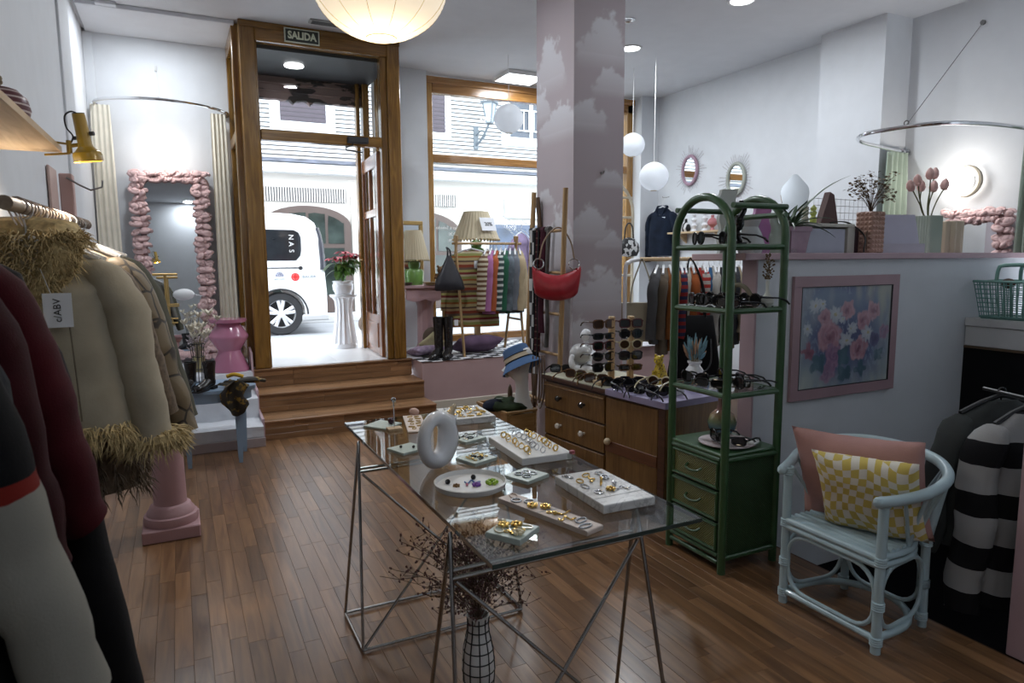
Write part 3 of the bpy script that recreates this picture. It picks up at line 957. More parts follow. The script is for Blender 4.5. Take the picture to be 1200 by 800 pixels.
# lettering on the van
RED = paint('sign_red', (.60, .03, .03), .5)
q = MB(); q.torus((1.56, -.006, .86), .05, .010, 20, 5, 'y'); q.box((1.56, -.006, .86), (.10, .006, .02)); q.box((1.56, -.006, .86), (.02, .006, .10)); q.box((1.56, -.006, .86), (.055, .005, .055), rz=0)
q.build('emblem', RED, van, False, kind='stuff')
GRL = paint('van_letters', (.10, .13, .16), .6)
text_mesh('lettering', 'BAUER', .058, GRL, van, (1.76, -.006, .86), sx=1.15)
text_mesh('lettering', 'NUR ONCE', .030, GRL, van, (1.34, -.006, .83))
text_mesh('lettering', 'y asoc.', .024, GRL, van, (1.34, -.006, .775))
q = MB()
for dx, dz, rr in ((0, 0, .02), (.028, .006, .02), (-.028, .006, .02), (.015, .026, .018), (-.015, .026, .018), (.045, -.006, .012), (-.045, -.006, .012)): q.torus((1.34+dx, -.006, .89+dz), rr, .005, 10, 4, 'y')
q.build('crest', paint('crest_grey', (.22, .23, .30), .6), van, True, kind='stuff')
for k, ch in enumerate('NAS'): text_mesh('window_letter', ch, .10, paint('window_white', (.6, .6, .6), .6), van, (1.52, -.016, 1.44-.10*k), (PI/2, PI/2, 0))

# poinsettia on a fluted pedestal in the porch
pd = thing('plant_pedestal', 'white fluted pedestal standing in the porch by the open door', 'pedestal', (1.69, 7.79, .5))
q = MB(); q.lathe([(.0, 0), (.145, 0), (.15, .02), (.14, .06)], 28); q.build('base', CERAMIC, pd)
q = MB(); q.lathe([(.142, .05), (.125, .15), (.098, .35), (.092, .46), (.10, .54), (.125, .58)], 56, flute=(14, .06)); q.build('fluted_shaft', CERAMIC, pd)
q = MB(); q.lathe([(.12, .575), (.15, .585), (.155, .60), (.15, .615), (.0, .615)], 28); q.build('top_plate', CERAMIC, pd)
pt = thing('poinsettia', 'red poinsettia in a white pot on the fluted pedestal', 'plant', (1.69, 7.79, 1.116))
q = MB(); q.lathe([(0, 0), (.09, 0), (.115, .06), (.118, .11), (.105, .12), (.12, .15), (.112, .15), (.10, .12), (0, .12)], 24); q.build('pot', CERAMIC, pt)
LEAF = paint('leaf_green', (.075, .16, .03), .4, var=.4, vs=20); REDL = paint('bract_red', (.33, .012, .03), .45, var=.3, vs=20)
def leafgeo(q, base, d, L_, w, droop=.4, fold=.2):
    d = Vector(d).normalized(); b_ = Vector(base)
    sd = d.cross(Vector((0, 0, 1)));  sd = sd.normalized() if sd.length > 1e-4 else Vector((1, 0, 0))
    u = sd.cross(d)
    pts = []
    for i in range(5):
        t = i/4; c_ = b_+d*L_*t+Vector((0, 0, -droop*L_*t*t)); ww = w*math.sin(PI*min(1, .08+t*.92))**.8*(1 if i < 4 else 0)+.0008
        pts.append([tuple(c_-sd*ww+u*ww*fold), tuple(c_), tuple(c_+sd*ww+u*ww*fold)])
    vs = [p for r0 in pts for p in r0]
    fs = []
    for i in range(4):
        for k in range(2): a = i*3+k; fs.append((a, a+1, a+4, a+3))
    q.add(vs, fs)
rnd = random.Random(3)
qs = MB(); ql = [];
for i in range(13):
    a = rnd.random()*2*PI; rr = rnd.random()**.5*.15; h = .30+.10*rnd.random()-rr*.45
    tip = (rr*math.cos(a), rr*math.sin(a), .12+h)
    qs.tube(bez((0, 0, .12), (rr*.3*math.cos(a), rr*.3*math.sin(a), .12+h*.6), tip, 5), .005, 5)
    for k in range(7):
        b_ = 2*PI*k/7+rnd.random()
        q = MB(); leafgeo(q, tip, (math.cos(b_), math.sin(b_), .25), .085+.03*rnd.random(), .024, .5)
        q.build('red_bract', REDL, pt)
    for k in range(4):
        b_ = rnd.random()*2*PI; t_ = .45+.4*rnd.random()
        q = MB(); leafgeo(q, (tip[0]*t_, tip[1]*t_, .12+h*t_), (math.cos(b_), math.sin(b_), .1), .12+.04*rnd.random(), .034, .8)
        q.build('leaf', LEAF, pt)
qs.build('stems', LEAF, pt)
# ------------------------------------------------------------------ garments
HANG_W = paint('white_hanger', (.60, .61, .63), .35); HANG_B = paint('wood_hanger', (.20, .12, .06), .5)

def garment_parts(root, W=.44, L=.75, T=.10, body=None, sleeve=None, sl=.56, flare=1.1, seed=0, sr=(.072, .05), hanger=HANG_W,
                  collar=None, fold=1.0, sang=.10, seg=30, nz_=26, sleeves=True, drop=.10, hem=None, cuff=None, soft=.0):
    """clothes on a hanger: local x = shoulder line, z = 0 at the rail"""
    rs = []
    key = [(0, .075, .030), (.015, .10, .034), (.04, W*.33, .045), (.065, W*.45, .055), (.10, W*.492, .062), (.16, W*.485, T*.8), (.32, W*.475, T*.95), (.6, W*.5*(1+(flare-1)*.5), T), (1.0, W*.5*flare, T*1.1)]
    def at(d):
        f = d/L
        k = [(q[0] if q[0] < .11 else .10+(q[0]-.10)*(L-.10)/.9, q[1], q[2]) for q in key]
        for a, b in zip(k, k[1:]):
            if a[0] <= d <= b[0]+1e-9:
                t = (d-a[0])/(b[0]-a[0]); t = t*t*(3-2*t) if d > .1 else t
                return a[1]+(b[1]-a[1])*t, a[2]+(b[2]-a[2])*t
        return k[-1][1], k[-1][2]
    ds = [0, .012, .025, .04, .055, .07, .085, .10]+[.10+(L-.10)*(i+1)/nz_ for i in range(nz_)]
    for d in ds:
        hw, ht = at(d); ring = []
        f = max(0, (d-.08)/L)
        for k in range(seg):
            a = 2*PI*k/seg
            ca, sa = math.cos(a), math.sin(a)
            x = hw*(abs(ca)**.8)*(1 if ca > 0 else -1); y = ht*(abs(sa)**.75)*(1 if sa > 0 else -1)
            fo = fold*f*(.035*nz(x*9+seed*3.1, d*1.6, (1 if sa > 0 else 5)+seed)+.014*nz(x*24+seed, d*3, 2 if sa > 0 else 7))
            y += fo*(1 if sa > 0 else -1)*min(1, abs(sa)*2)
            x += fold*f*.02*nz(d*6, a, seed)
            ring.append((x, y, -drop-d+.006*fold*nz(x*8, seed, d*4)*(1 if f > .9 else 0)))
        rs.append(ring)
    q = MB(); q.rings(rs); q.build('body', body, root, True, 60)
    if sleeves:
        for s in (-1, 1):
            pts = [(s*W*.30, 0, -drop-.075), (s*W*.375, 0, -drop-.082)]; rr = [sr[0]*.45, sr[0]*.68]
            for i in range(19):
                t = i/18
                pts.append((s*(W*.425+.04*min(1, t*5)+sang*t**1.1+.010*fold*nz(t*7, seed, s)), .024*nz(t*3+seed, s)+.02*t, -drop-.10-(sl-.02)*t))
                rr.append((sr[0]+(sr[1]-sr[0])*t)*(1+.07*fold*nz(t*8, seed, s)+.05*fold*nz(t*22, seed, s))*(.86 if i == 0 else 1))
            q = MB(); q.tube(pts, rr, 18, flat=.72)
            q.v = [(x, y+.007*fold*nz(x*30, z*14, seed), z) for x, y, z in q.v]
            so = q.build('sleeve', sleeve or body, root, True, 60)
            if cuff:
                q = MB(); q.tube(pts[-2:], [sr[1]*1.12]*2, 14, flat=.75); q.build('cuff', cuff, so, True)
    if hem:
        q = MB(); q.rings([[(p[0]*1.03, p[1]*1.06, p[2]+.045) for p in rs[-1]], [(p[0]*1.03, p[1]*1.06, p[2]-.01) for p in rs[-1]]]); q.build('hem_band', hem, root, True)
    if collar:
        q = MB()
        for s in (-1, 1):
            q.tube([(s*.015, -.05, -drop-.15), (s*.06, -.055, -drop-.03), (s*.075, 0, -drop+.012), (s*.03, .045, -drop+.02), (0, .05, -drop+.02)], [.012, .022, .024, .022, .02], 8, flat=.6)
        q.build('collar', collar, root)
    if hanger:
        q = MB()
        q.tube([(-W*.40, 0, -drop-.045), (-W*.2, 0, -drop-.005), (0, 0, -drop+.022), (W*.2, 0, -drop-.005), (W*.40, 0, -drop-.045)], .010, 6)
        hk = [(0, 0, -drop+.02), (0, 0, -.05)]+[(.022*math.sin(a), 0, -.004+.022*-math.cos(a)-.0) for a in [R(-10)-R(0)+R(25)*i for i in range(11)]]
        q.tube(hk, .0028, 6)
        q.build('hanger', hanger, root)
    return rs

def garment(name, label, loc, rz, group=None, cat=None, **kw):
    t = thing(name, label, cat or name, loc, rz, group)
    garment_parts(t, **kw)
    return t

def fur(q, pts, n, ln, w, rnd, up=(0, 0, 0)):
    """loose hair tufts: pts is a function giving (point, outward direction)"""
    for _ in range(n):
        p, d = pts(rnd)
        p = Vector(p); d = (Vector(d).normalized()+Vector(up)+Vector((rnd.uniform(-.6, .6), rnd.uniform(-.6, .6), rnd.uniform(-.6, .6)))).normalized()
        l = ln*rnd.uniform(.6, 1.25)
        a = d.orthogonal().normalized(); b = d.cross(a)
        mid = p+d*l*.55; tip = p+d*l+Vector((0, 0, -l*.35))
        vs = [tuple(p+(a*math.cos(t)+b*math.sin(t))*w) for t in (0, 2.1, 4.2)]+[tuple(mid+(a*math.cos(t)+b*math.sin(t))*w*.7) for t in (0, 2.1, 4.2)]+[tuple(tip)]
        q.add(vs, [(0, 1, 4, 3), (1, 2, 5, 4), (2, 0, 3, 5), (3, 4, 6), (4, 5, 6), (5, 3, 6)])

# --- near rail with the dark clothes at the left edge
rl = MB(); rl.tube([(-.56, .5, 1.66), (-.56, 2.0, 1.66)], .014, 10)
for y in (.55, 1.95): rl.tube([(-.56, y, 1.66), (-.56, y, .02)], .014, 8); rl.tube([(-.60, y, .015), (-.36, y, .015)], .014, 8)
tag(rl.build('clothes_rail', STEEL), 'steel clothes rail carrying the dark coats at the left edge', 'clothes rail')
CREAMB = stripes('cream_black_red_blocks', [(0, (.24, .23, .20)), (.395, (.16, .015, .010)), (.415, (.006, .006, .007)), (.55, (.24, .23, .20))], 1.28, 'z', offset=.76, warp=.05)
garment('coat', 'cream coat with black band and red line, nearest at the left edge', (-.545, 1.13, 1.66), R(8), 'coats on the near rail', 'coat', W=.46, L=1.05, T=.15, body=CREAMB, sl=.66, flare=1.25, seed=3, sr=(.085, .075), sang=.13, fold=1.2)
GREYK = fabric('grey_boucle', (.016, .018, .022), .6, weave=90, bs=.9)
garment('cardigan', 'charcoal boucle cardigan hanging between the cream and the red coats', (-.585, 1.36, 1.66), R(4), 'coats on the near rail', 'cardigan', W=.47, L=1.05, T=.12, body=GREYK, sl=.80, flare=1.15, seed=5, sr=(.075, .06), sang=.13, fold=.8)
REDW = fabric('dark_red_wool', (.045, .003, .006), .25)
REDD = fabric('deep_red_wool', (.03, .003, .005), .25)
BLKW = fabric('black_wool', (.005, .005, .006), .3)
redt = garment('coat', 'dark red wool coat over black skirt at the left foreground', (-.56, 1.62, 1.66), R(2), 'coats on the near rail', 'coat', W=.50, L=.74, T=.13, body=REDW, sl=.53, flare=1.05, seed=7, sr=(.085, .065), sang=.10)
garment('coat', 'deep red coat just in front of the bright red one', (-.56, 1.50, 1.66), R(3), 'coats on the near rail', 'coat', W=.47, L=.85, T=.10, body=REDD, sl=.58, flare=1.05, seed=8, sr=(.075, .06), sang=.06)
garment('coat', 'long black coat hanging behind the red coats, dark below them', (-.53, 1.74, 1.66), R(3), 'coats on the near rail', 'coat', W=.46, L=1.30, T=.10, body=BLKW, sl=1.05, flare=1.35, seed=9, sr=(.065, .075), sang=.115)
garment('coat', 'long black coat lowest at the left edge under the cream one', (-.58, 1.26, 1.66), R(5), 'coats on the near rail', 'coat', W=.42, L=1.40, T=.14, body=BLKW, sl=.7, flare=1.3, seed=10)

# --- wooden wall rail with the beige coats
RX, RZ = -.385, 1.652
rail = thing('clothes_pole', 'round wooden clothes pole wound with hanger hooks below the shelf', 'clothes rail', (RX, 2.14, RZ))
q = MB(); q.tube([(0, 0, 0), (0, 1.82, .028)], .019, 14); q.build('pole', wood('grey_pole', (.22, .16, .11), (.42, .33, .25), 'y', 1, .5), rail)
for y in (.42, 1.45):
    q = MB(); q.tube([(-.235, y, -.03), (-.02, y, -.022), (0, y, -.018)], .011, 8); q.box((-.23, y, -.03), (.012, .05, .09), .004); q.build('bracket', paint('dark_bracket', (.10, .085, .075), .5), rail)
q = MB()
for i in range(26):
    y = .16+i*.063+random.uniform(-.012, .012)
    a0 = random.uniform(-.15, .15)
    q.tube([(.024*math.cos(a), y+a0*.03*math.sin(a), .0+.015*y+.024*math.sin(a)) for a in [R(-60)+R(28)*k for k in range(10)]]+[(-.004, y, -.05)], .0026, 5)
q.build('hanger_hooks', paint('hook_wire', (.40, .34, .30), .35, .8), rail, True, kind='stuff')

SUEDE = fabric('beige_suede', (.36, .32, .245), .12, weave=120, bs=.2)
FUR = paint('fur_tan', (.50, .39, .20), .8, var=.4, vs=60)
FURD = paint('fur_dark', (.12, .085, .055), .8, var=.5, vs=60)
ct = thing('shearling_coat', 'beige suede coat with tan fur collar and cuffs, front of the pole', 'coat', (RX-.005, 2.42, RZ), R(-12), 'coats on the wooden pole')
rs = garment_parts(ct, W=.46, L=.56, T=.16, body=SUEDE, sl=.54, flare=1.14, seed=12, sr=(.088, .080), sang=.055, hanger=HANG_W)
rnd = random.Random(5)
def coll(r_):
    a = r_.uniform(-PI*.1, PI*1.1); s = r_.random()
    x = .115*math.cos(a)*(1+.35*s); y = -.035+(-.075*math.sin(a) if math.sin(a) > 0 else .05)-.02*s
    z = -.075-.02*s-.20*max(0, math.sin(a))*s
    return (x, y, z), (math.cos(a)*.7, -.8, .25)
q = MB()
q.tube([(-.02, -.09, -.34), (.06, -.105, -.25), (.11, -.07, -.14), (.10, .0, -.075), (.0, .05, -.06), (-.10, .0, -.075), (-.11, -.07, -.14), (-.06, -.10, -.25)], [.02, .04, .055, .05, .045, .05, .055, .035], 10)
fur(q, coll, 2200, .055, .0028, rnd)
q.build('fur_collar', FUR, ct, True, kind='stuff')
# fur cuffs and hem
q = MB()
for s in (-1, 1):
    cxx = s*(.46*.425+.04+.055); 
    fur(q, lambda r_: ((lambda a, h: ((cxx+.078*math.cos(a), .02+.058*math.sin(a), -.725+h), (math.cos(a), math.sin(a), -.5)))(r_.random()*2*PI, r_.uniform(-.01, .05))), 700, .05, .0026, rnd)
    q.torus((cxx, .02, -.71), .070, .028, 16, 8, 'z', 1, .8)
q.build('fur_cuffs', FUR, ct, True, kind='stuff')
hemr = rs[-1]
q = MB()
def hm(r_):
    k = r_.randrange(len(hemr)); p = hemr[k]; p2 = hemr[(k+1) % len(hemr)]; t = r_.random()
    return (p[0]+(p2[0]-p[0])*t, p[1]+(p2[1]-p[1])*t, p[2]+r_.uniform(-.015, .035)), (p[0]*.5, p[1]*3, -.25)
fur(q, hm, 1500, .05, .0026, rnd); q.build('fur_hem', FUR, ct, True, kind='stuff')
q = MB(); q.box((.125, -.168, -.285), (.068, .003, .095), rz=.25); q.tube([(.11, -.165, -.24), (.08, -.14, -.17)], .0012, 4)
tg = q.build('price_tag', PAPER, ct, False, label='white handwritten price tag')
text_mesh('tag_writing', 'c/ABV', .026, INK, tg, (.125, -.1705, -.285), (PI/2, -PI/2, .25))
q = MB(); q.tube(spline([(.14, -.145, -.28), (.155, -.168, -.42), (.165, -.178, -.60)], 5), .0022, 5); q.tube([(.02, -.166, -.40), (.09, -.168, -.41)], .0022, 5); q.tube([(.06, -.172, -.5), (.065, -.18, -.64)], .0022, 5); q.build('seam', paint('suede_seam', (.15, .125, .09), .9), ct)

dk = thing('fur_coat', 'dark brown fur coat hanging lower behind the beige suede coat', 'coat', (RX, 2.63, RZ), R(-8), 'coats on the wooden pole')
rs2 = garment_parts(dk, W=.44, L=.80, T=.15, body=FURD, sl=.5, flare=1.12, seed=14)
q = MB()
def bh(r_):
    ring = rs2[-1-r_.randrange(12)]; k = r_.randrange(len(ring)); p = ring[k]
    return (p[0], p[1], p[2]+r_.uniform(-.02, .02)), (p[0]*.6, p[1]*3, -.3)
fur(q, bh, 1600, .05, .0028, rnd); q.build('shaggy_pile', FURD, dk, True, kind='stuff')
garment('coat', 'cream wool coat edge between red and beige coats', (-.50, 2.06, RZ), R(-48), 'coats on the near rail', 'coat', W=.42, L=.95, T=.07, body=fabric('cream_wool', (.30, .28, .23), .1), sl=.62, flare=1.05, seed=15, sr=(.06, .05), sang=.03)
# quilted jacket with dark lines
QJ = None
mt, nt, b_ = _new('quilted_brown'); v_ = coords(nt, (1, 1, 1), (0, .35, 0))
vo = N(nt, 'ShaderNodeTexVoronoi'); vo.feature = 'DISTANCE_TO_EDGE'; vo.inputs['Scale'].default_value = 9
nt.links.new(v_, vo.inputs[0]); r_ = ramp(nt, [(0, (.02, .015, .01)), (.03, (.03, .02, .012)), (.05, (.155, .115, .065)), (1, (.19, .145, .085))])
nt.links.new(vo.outputs[0], r_.inputs[0]); nt.links.new(r_.outputs[0], b_.inputs['Base Color']); b_.inputs['Roughness'].default_value = .6
bump(nt, b_, vo.outputs[0], .6, .02); QJ = mt
garment('jacket', 'brown quilted jacket with dark stitched lines behind the beige coat', (RX+.01, 2.90, RZ+.01), R(-10), 'coats on the wooden pole', 'jacket', W=.46, L=.66, T=.14, body=QJ, sl=.64, flare=1.1, seed=16, sr=(.085, .07), sang=.13)
garment('jacket', 'black jacket hanging behind the brown quilted one', (RX+.01, 3.08, RZ+.012), R(-8), 'coats on the wooden pole', 'jacket', W=.45, L=.62, T=.10, body=fabric('black_cloth', (.014, .016, .024), .3), sl=.56, seed=17, sr=(.07, .055), sang=.10)
garment('coat', 'olive grey coat at the far side of the black jacket', (RX+.015, 3.22, RZ+.014), R(-8), 'coats on the wooden pole', 'coat', W=.47, L=.72, T=.12, body=fabric('olive_cloth', (.085, .085, .065), .15), sl=.66, seed=18, sr=(.08, .065), sang=.13)
garment('jacket', 'dark navy jacket further along the wooden pole', (RX, 3.46, RZ+.018), R(-6), 'coats on the wooden pole', 'jacket', W=.43, L=.60, T=.10, body=fabric('navy_cloth', (.012, .015, .03), .2), sl=.5, seed=19, sr=(.065, .05))
garment('coat', 'grey tweed coat last on the wooden pole', (RX, 3.68, RZ+.02), R(-6), 'coats on the wooden pole', 'coat', W=.43, L=.8, T=.10, body=fabric('tweed', (.12, .115, .10), .4), sl=.5, seed=20, sr=(.065, .05))

# --- shelf with plants and the clip-on lamp
sh = MB(); sh.prism([(-.618, 2.21), (-1.14, 2.11), (-1.14, .9), (-.37, .9), (-.352, 3.0), (-.618, 3.0)], 'z', 1.897, 1.918)
tag(sh.build('wall_shelf', RAW, None, False), 'thick pale wooden shelf on the left wall above the clothes pole', 'shelf')
bx = MB(); bx.b2(-.10, .05, -.10, .14, 0, .07, .003)
tag(bx.build('storage_box', paint('box_white', (.55, .56, .58), .6)), 'plain white box on the wooden shelf beside the striped vase', 'box', loc=(-.475, 2.42, 1.9185), rot=(0, 0, .2))
vz = thing('round_vase', 'small plum vase with white dotted stripes on the wooden shelf', 'vase', (-.468, 2.70, 1.9185))
q = MB(); q.lathe([(0, 0), (.04, 0), (.068, .03), (.078, .065), (.070, .10), (.045, .125), (.03, .13), (.028, .128), (0, .12)], 28)
q.build('body', stripes('plum_dotted', [(0, (.12, .05, .06)), (.72, (.50, .42, .42))], .020, 'z', .35, .0), vz)
q = MB(); rnd = random.Random(8)
for i in range(36):
    a = rnd.random()*2*PI; e = rnd.uniform(.1, 1.3); L_ = rnd.uniform(.03, .09)
    tip = (-abs(L_*math.cos(a)*math.cos(e)), L_*math.sin(a)*math.cos(e), .125+L_*math.sin(e))
    q.tube([(0, 0, .12), tip], .0015, 4); q.ball(tip, .008*rnd.uniform(.5, 1.2), 6, 1, 1, 1.3)
q.build('dried_flowers', paint('dried_straw', (.25, .20, .14), .9, var=.4, vs=40), vz, True, kind='stuff')
pl = thing('trailing_plant', 'dry trailing plant at the upper left end of the shelf', 'plant', (-.52, 2.3, 1.9185))
q = MB(); q.lathe([(0, 0), (.05, 0), (.065, .10), (.06, .10), (.0, .09)], 20); q.build('pot', paint('pot_grey', (.3, .28, .27), .6), pl)
q = MB()
for i in range(70):
    a = rnd.random()*2*PI; e = rnd.uniform(.0, 1.4); L_ = rnd.uniform(.06, .16)
    tip = Vector((L_*math.cos(a)*math.cos(e)*.6, L_*math.sin(a)*math.cos(e)*.6, .09+L_*math.sin(e)))
    q.tube([(0, 0, .08), tuple(tip)], .0015, 4); leafgeo(q, tuple(tip), (math.cos(a), math.sin(a), .2), .05, .016, .5)
q.build('foliage', paint('dry_olive', (.16, .14, .08), .8, var=.4, vs=30), pl, True, kind='stuff')

YEL = paint('mustard_enamel', (.36, .225, .012), .3, var=.05, coat=.4)
cl_ = thing('clip_lamp', 'mustard yellow clip-on lamp clamped to the end of the wooden shelf', 'lamp', (-.335, 2.95, 1.895))
lm = Matrix.Translation((.066, 0, -.005)) @ Euler((R(4), R(-7), 0)).to_matrix().to_4x4() @ Matrix.Scale(.58, 4)
q = MB(lm); q.lathe([(0.0, .245), (.034, .242), (.036, .235), (.040, .06), (.046, .03), (.078, .01), (.083, -.005), (.083, -.042), (.078, -.046)], 28, cap1=False); q.lathe([(.038, .05), (.076, .005), (.079, -.045)], 28, cap0=False, cap1=False); q.build('shade', YEL, cl_)
q = MB(lm); q.lathe([(.0, .247), (.035, .246), (.035, .243), (0, .243)], 24); q.tube([(.04, -.02, .12), (.062, -.03, .12)], .013, 10); q.tube([(-.04, 0, .10), (-.055, 0, .10)], .012, 10); q.build('knob', BLACK, cl_)
q = MB(lm); q.ball((0, 0, -.01), .03, 12); q.build('bulb', emit('warm_bulb', (1, .82, .6), 30), cl_)
q = MB(); q.tube(spline([(.045, 0, .137), (.025, 0, .142), (.006, 0, .125), (.008, 0, .085), (.026, 0, .055), (.012, 0, .02)], 6), .0032, 6); q.build('cable', BLACK, cl_)
q = MB(); q.box((-.02, .0, .030), (.07, .016, .006), ry=.1); q.box((-.025, .0, -.010), (.08, .016, .006), ry=-.12); q.tube([(.012, 0, -.005), (.012, 0, .04)], .009, 8); q.tube([(.01, 0, .02), (.055, 0, .03)], .007, 8); q.build('clamp', paint('brass_clip', (.30, .19, .03), .35, .6), cl_, False)
lamp('clip_lamp_light', 'SPOT', (-.269, 2.95, 1.853), 26, (1, .86, .70), .02, (R(-8), R(46), 0), R(150))

# pink hanging board strips on the wall under the lamp
q = MB(); q.b2(-.615, -.60, 4.55, 4.80, .9, 2.035, .004); 
tag(q.build('wall_panel', paint('blush_panel', (.50, .36, .32), .6), None, False), 'blush pink narrow panel on the left wall behind the clip-on lamp', 'panel')
q = MB(); q.b2(-.60, -.53, 4.86, 4.95, 0.0, 2.025, .006)
tag(q.build('wooden_post', paint('blush_post', (.50, .33, .30), .6), None, False), 'blush pink upright post beside the cream curtain on the left', 'post')
q = MB(); q.tube([(-.56, 4.855, 2.0), (-.50, 4.855, 1.96), (-.44, 4.855, 1.93), (-.38, 4.855, 1.95), (-.375, 4.855, 1.99)], .006, 6)
tag(q.build('wall_hook', STEEL), 'bent metal hook on the blush pink post near the cream curtain', 'hook')
sm = thing('folded_shelf', 'small white shelf with a pink folded scarf near the left curtain', 'shelf', (-.50, 4.6, 1.52))
q = MB(); q.box((0, 0, 0), (.2, .16, .03), .003); q.build('board', paint('shelf_white', (.6, .6, .62), .5), sm, False)
q = MB(); q.ball((.02, 0, .06), .10, 16, 1, .7, .45); tag(q.build('folded_scarf', fabric('pink_scarf', (.42, .22, .23), .2)), 'pink folded scarf on the small white shelf', 'scarf', loc=(-.50, 4.6, 1.516))

# ------------------------------------------------------------------ left fitting room
# curved rail
rr_ = thing('curtain_rail', 'chrome curved curtain rail of the left fitting room', 'curtain rail', (0, 7.42, 2.93))
q = MB(); q.tube(spline([(-.585, 0, .0), (-.585, -.06, .0), (-.56, -.20, 0), (-.40, -.36, 0), (-.06, -.47, 0), (.28, -.36, 0), (.46, -.20, 0), (.515, -.06, 0), (.52, 0, 0)], 8), .013, 10)
for x in (-.585, .52): q.tube([(x, -.0, 0), (x, -.02, 0)], .032, 12); q.tube([(x, -.05, 0), (x, -.07, 0)], .02, 12)
q.build('rail', CHROME, rr_)
q = MB(); q.tube([(-.06, -.47, .013), (-.07, .02, .38)], .0018, 5); q.tube([(-.07, .02, .40), (-.07, .02, .36)], .012, 6); q.torus((-.06, -.47, .022), .012, .003, 12, 5, 'x'); q.build('stay_wire', paint('pale_wire', (.6, .6, .6), .4), rr_)
def curtain(name, label, x0, x1, y, z0, z1, mat, nf, amp, gather=.5, group=None, axis='x', seed=0):
    mb_ = MB()
    def fn(u, v):
        w = gather+(1-gather)*v**.8
        c_ = (x0+x1)/2; xx = c_+(x0+(x1-x0)*u-c_)*w
        yy = y+amp*(.6+.4*v)*math.sin(u*nf*2*PI+1.2*nz(v*2, seed))+.01*nz(u*5, v*3, seed)
        z = z1+(z0-z1)*v
        return (xx, yy, z) if axis == 'x' else (yy, xx, z)
    mb_.sheet(fn, nf*10, 20, .003, (0, 1, 0) if axis == 'x' else (1, 0, 0))
    o_ = mb_.build(name, mat, None, True, 70)
    return tag(o_, label, 'curtain', group)
LINEN = fabric('cream_linen', (.72, .68, .58), .05, weave=150)
curtain('curtain', 'cream curtain bunched at the left end of the chrome rail', -.645, -.44, 7.34, .53, 2.92, LINEN, 4, .011, .75, seed=1)
curtain('curtain', 'cream curtain bunched at the right end of the chrome rail by the door frame', .36, .53, 7.34, .53, 2.92, LINEN, 4, .011, .8, seed=4)
# globe lamp on the back wall
gl_ = thing('globe_lamp', 'round glowing wall lamp above the pink puffy mirror', 'lamp', (-.04, 7.449, 2.535))
q = MB(); q.lathe([(0, 0), (.06, 0), (.06, .03), (0, .03)], 20); q.v = [(p[0], -p[2], p[1]) for p in q.v]; q.build('wall_plate', CERAMIC, gl_)
q = MB(); q.ball((0, -.10, 0), .085, 20); q.build('globe', emit('globe_glow', (1, .93, .84), 4), gl_)
lamp('globe_light', 'POINT', (-.04, 7.20, 2.50), 3.2, (1, .92, .82), .09)

# puffy pink mirror
PUFF = paint('puffy_pink', (.60, .42, .42), .75, var=.1, vs=25, bmp=.3, bs=45)
def puffy(root, w, h, r_, n_side, n_top, seed, bottom=True):
    rnd_ = random.Random(seed)
    def scroll(c, s, d):
        q_ = MB()
        rot = Euler((rnd_.uniform(-.5, .5), rnd_.uniform(-.6, .6), rnd_.uniform(-.6, .6))).to_matrix()
        pts = []
        for k in range(14):
            a = k*.75; rr = s*(1-.05*k)
            p = rot @ Vector((rr*math.cos(a)*d[0], rr*.6*math.sin(a*.8), rr*.55*math.sin(a)))
            pts.append((c[0]+p.x, c[1]+p.y, c[2]+p.z))
        q_.tube(pts, s*.34, 5)
        q_.ball(c, s*.75, 6, 1, .8, .8)
        return q_
    for s in (-1, 1):
        for i in range(n_side):
            z = h*(i+.5)/n_side
            for c_ in (-.35, .35):
                q_ = scroll((s*(w/2-r_*.78)+c_*r_+rnd_.uniform(-.01, .01), -.045-rnd_.random()*.02, z+rnd_.uniform(-.015, .015)), r_*rnd_.uniform(.5, .72), (1.1, 1)); q_.build('foam_curl', PUFF, root, True, 80)
    for i in range(n_top):
        x = -w/2+r_*1.6+(w-3.2*r_)*(i+.5)/n_top
        [scroll((x, -.05, h-r_*.75+c_*r_+rnd_.uniform(-.01, .01)), r_*rnd_.uniform(.5, .7), (1, 1)).build('foam_curl', PUFF, root, True, 80) for c_ in (-.3, .35)]
        if bottom: scroll((x, -.05, r_*.75), r_*rnd_.uniform(.6, .8), (1, 1)).build('foam_curl', PUFF, root, True, 80)
    q_ = MB(); q_.b2(-w/2+r_*.8, w/2-r_*.8, -.03, -.0, r_*.6, h-r_*.6, .003); q_.build('backing', paint('mirror_back', (.3, .2, .2), .7), root, False)
    a = w/2-r_*1.45; z0, z1 = r_*1.2, h-r_*1.35
    q_ = MB(); q_.prism([(-a, z0), (a, z0), (a, z1-.04), (a-.04, z1), (-a+.04, z1), (-a, z1-.04)], 'y', -.036, -.030); q_.build('mirror_plate', mirror(), root, False)
pm = thing('foam_mirror', 'tall mirror framed in puffy pink foam curls below the globe lamp', 'mirror', (-.02, 7.42, .56), 0, rot=(R(3.0), 0, R(0)))
puffy(pm, .66, 1.83, .078, 30, 11, 4)
pm.location = (-.02, 7.335, .53); pm.rotation_euler = (R(-2.5), 0, 0)

# pink waisted stool
PKG = paint('gloss_pink', (.45, .17, .27), .18, var=.04, coat=.5)
q = MB(); q.lathe([(0, 0), (.165, 0), (.168, .02), (.10, .17), (.098, .19), (.165, .30), (.168, .315), (.165, .33), (.10, .43), (.155, .445), (.16, .46), (.16, .475), (0, .478)], 40)
tag(q.build('waisted_stool', PKG), 'glossy pink double-waisted stool on the white cloth steps', 'stool', loc=(.385, 6.62, .505))

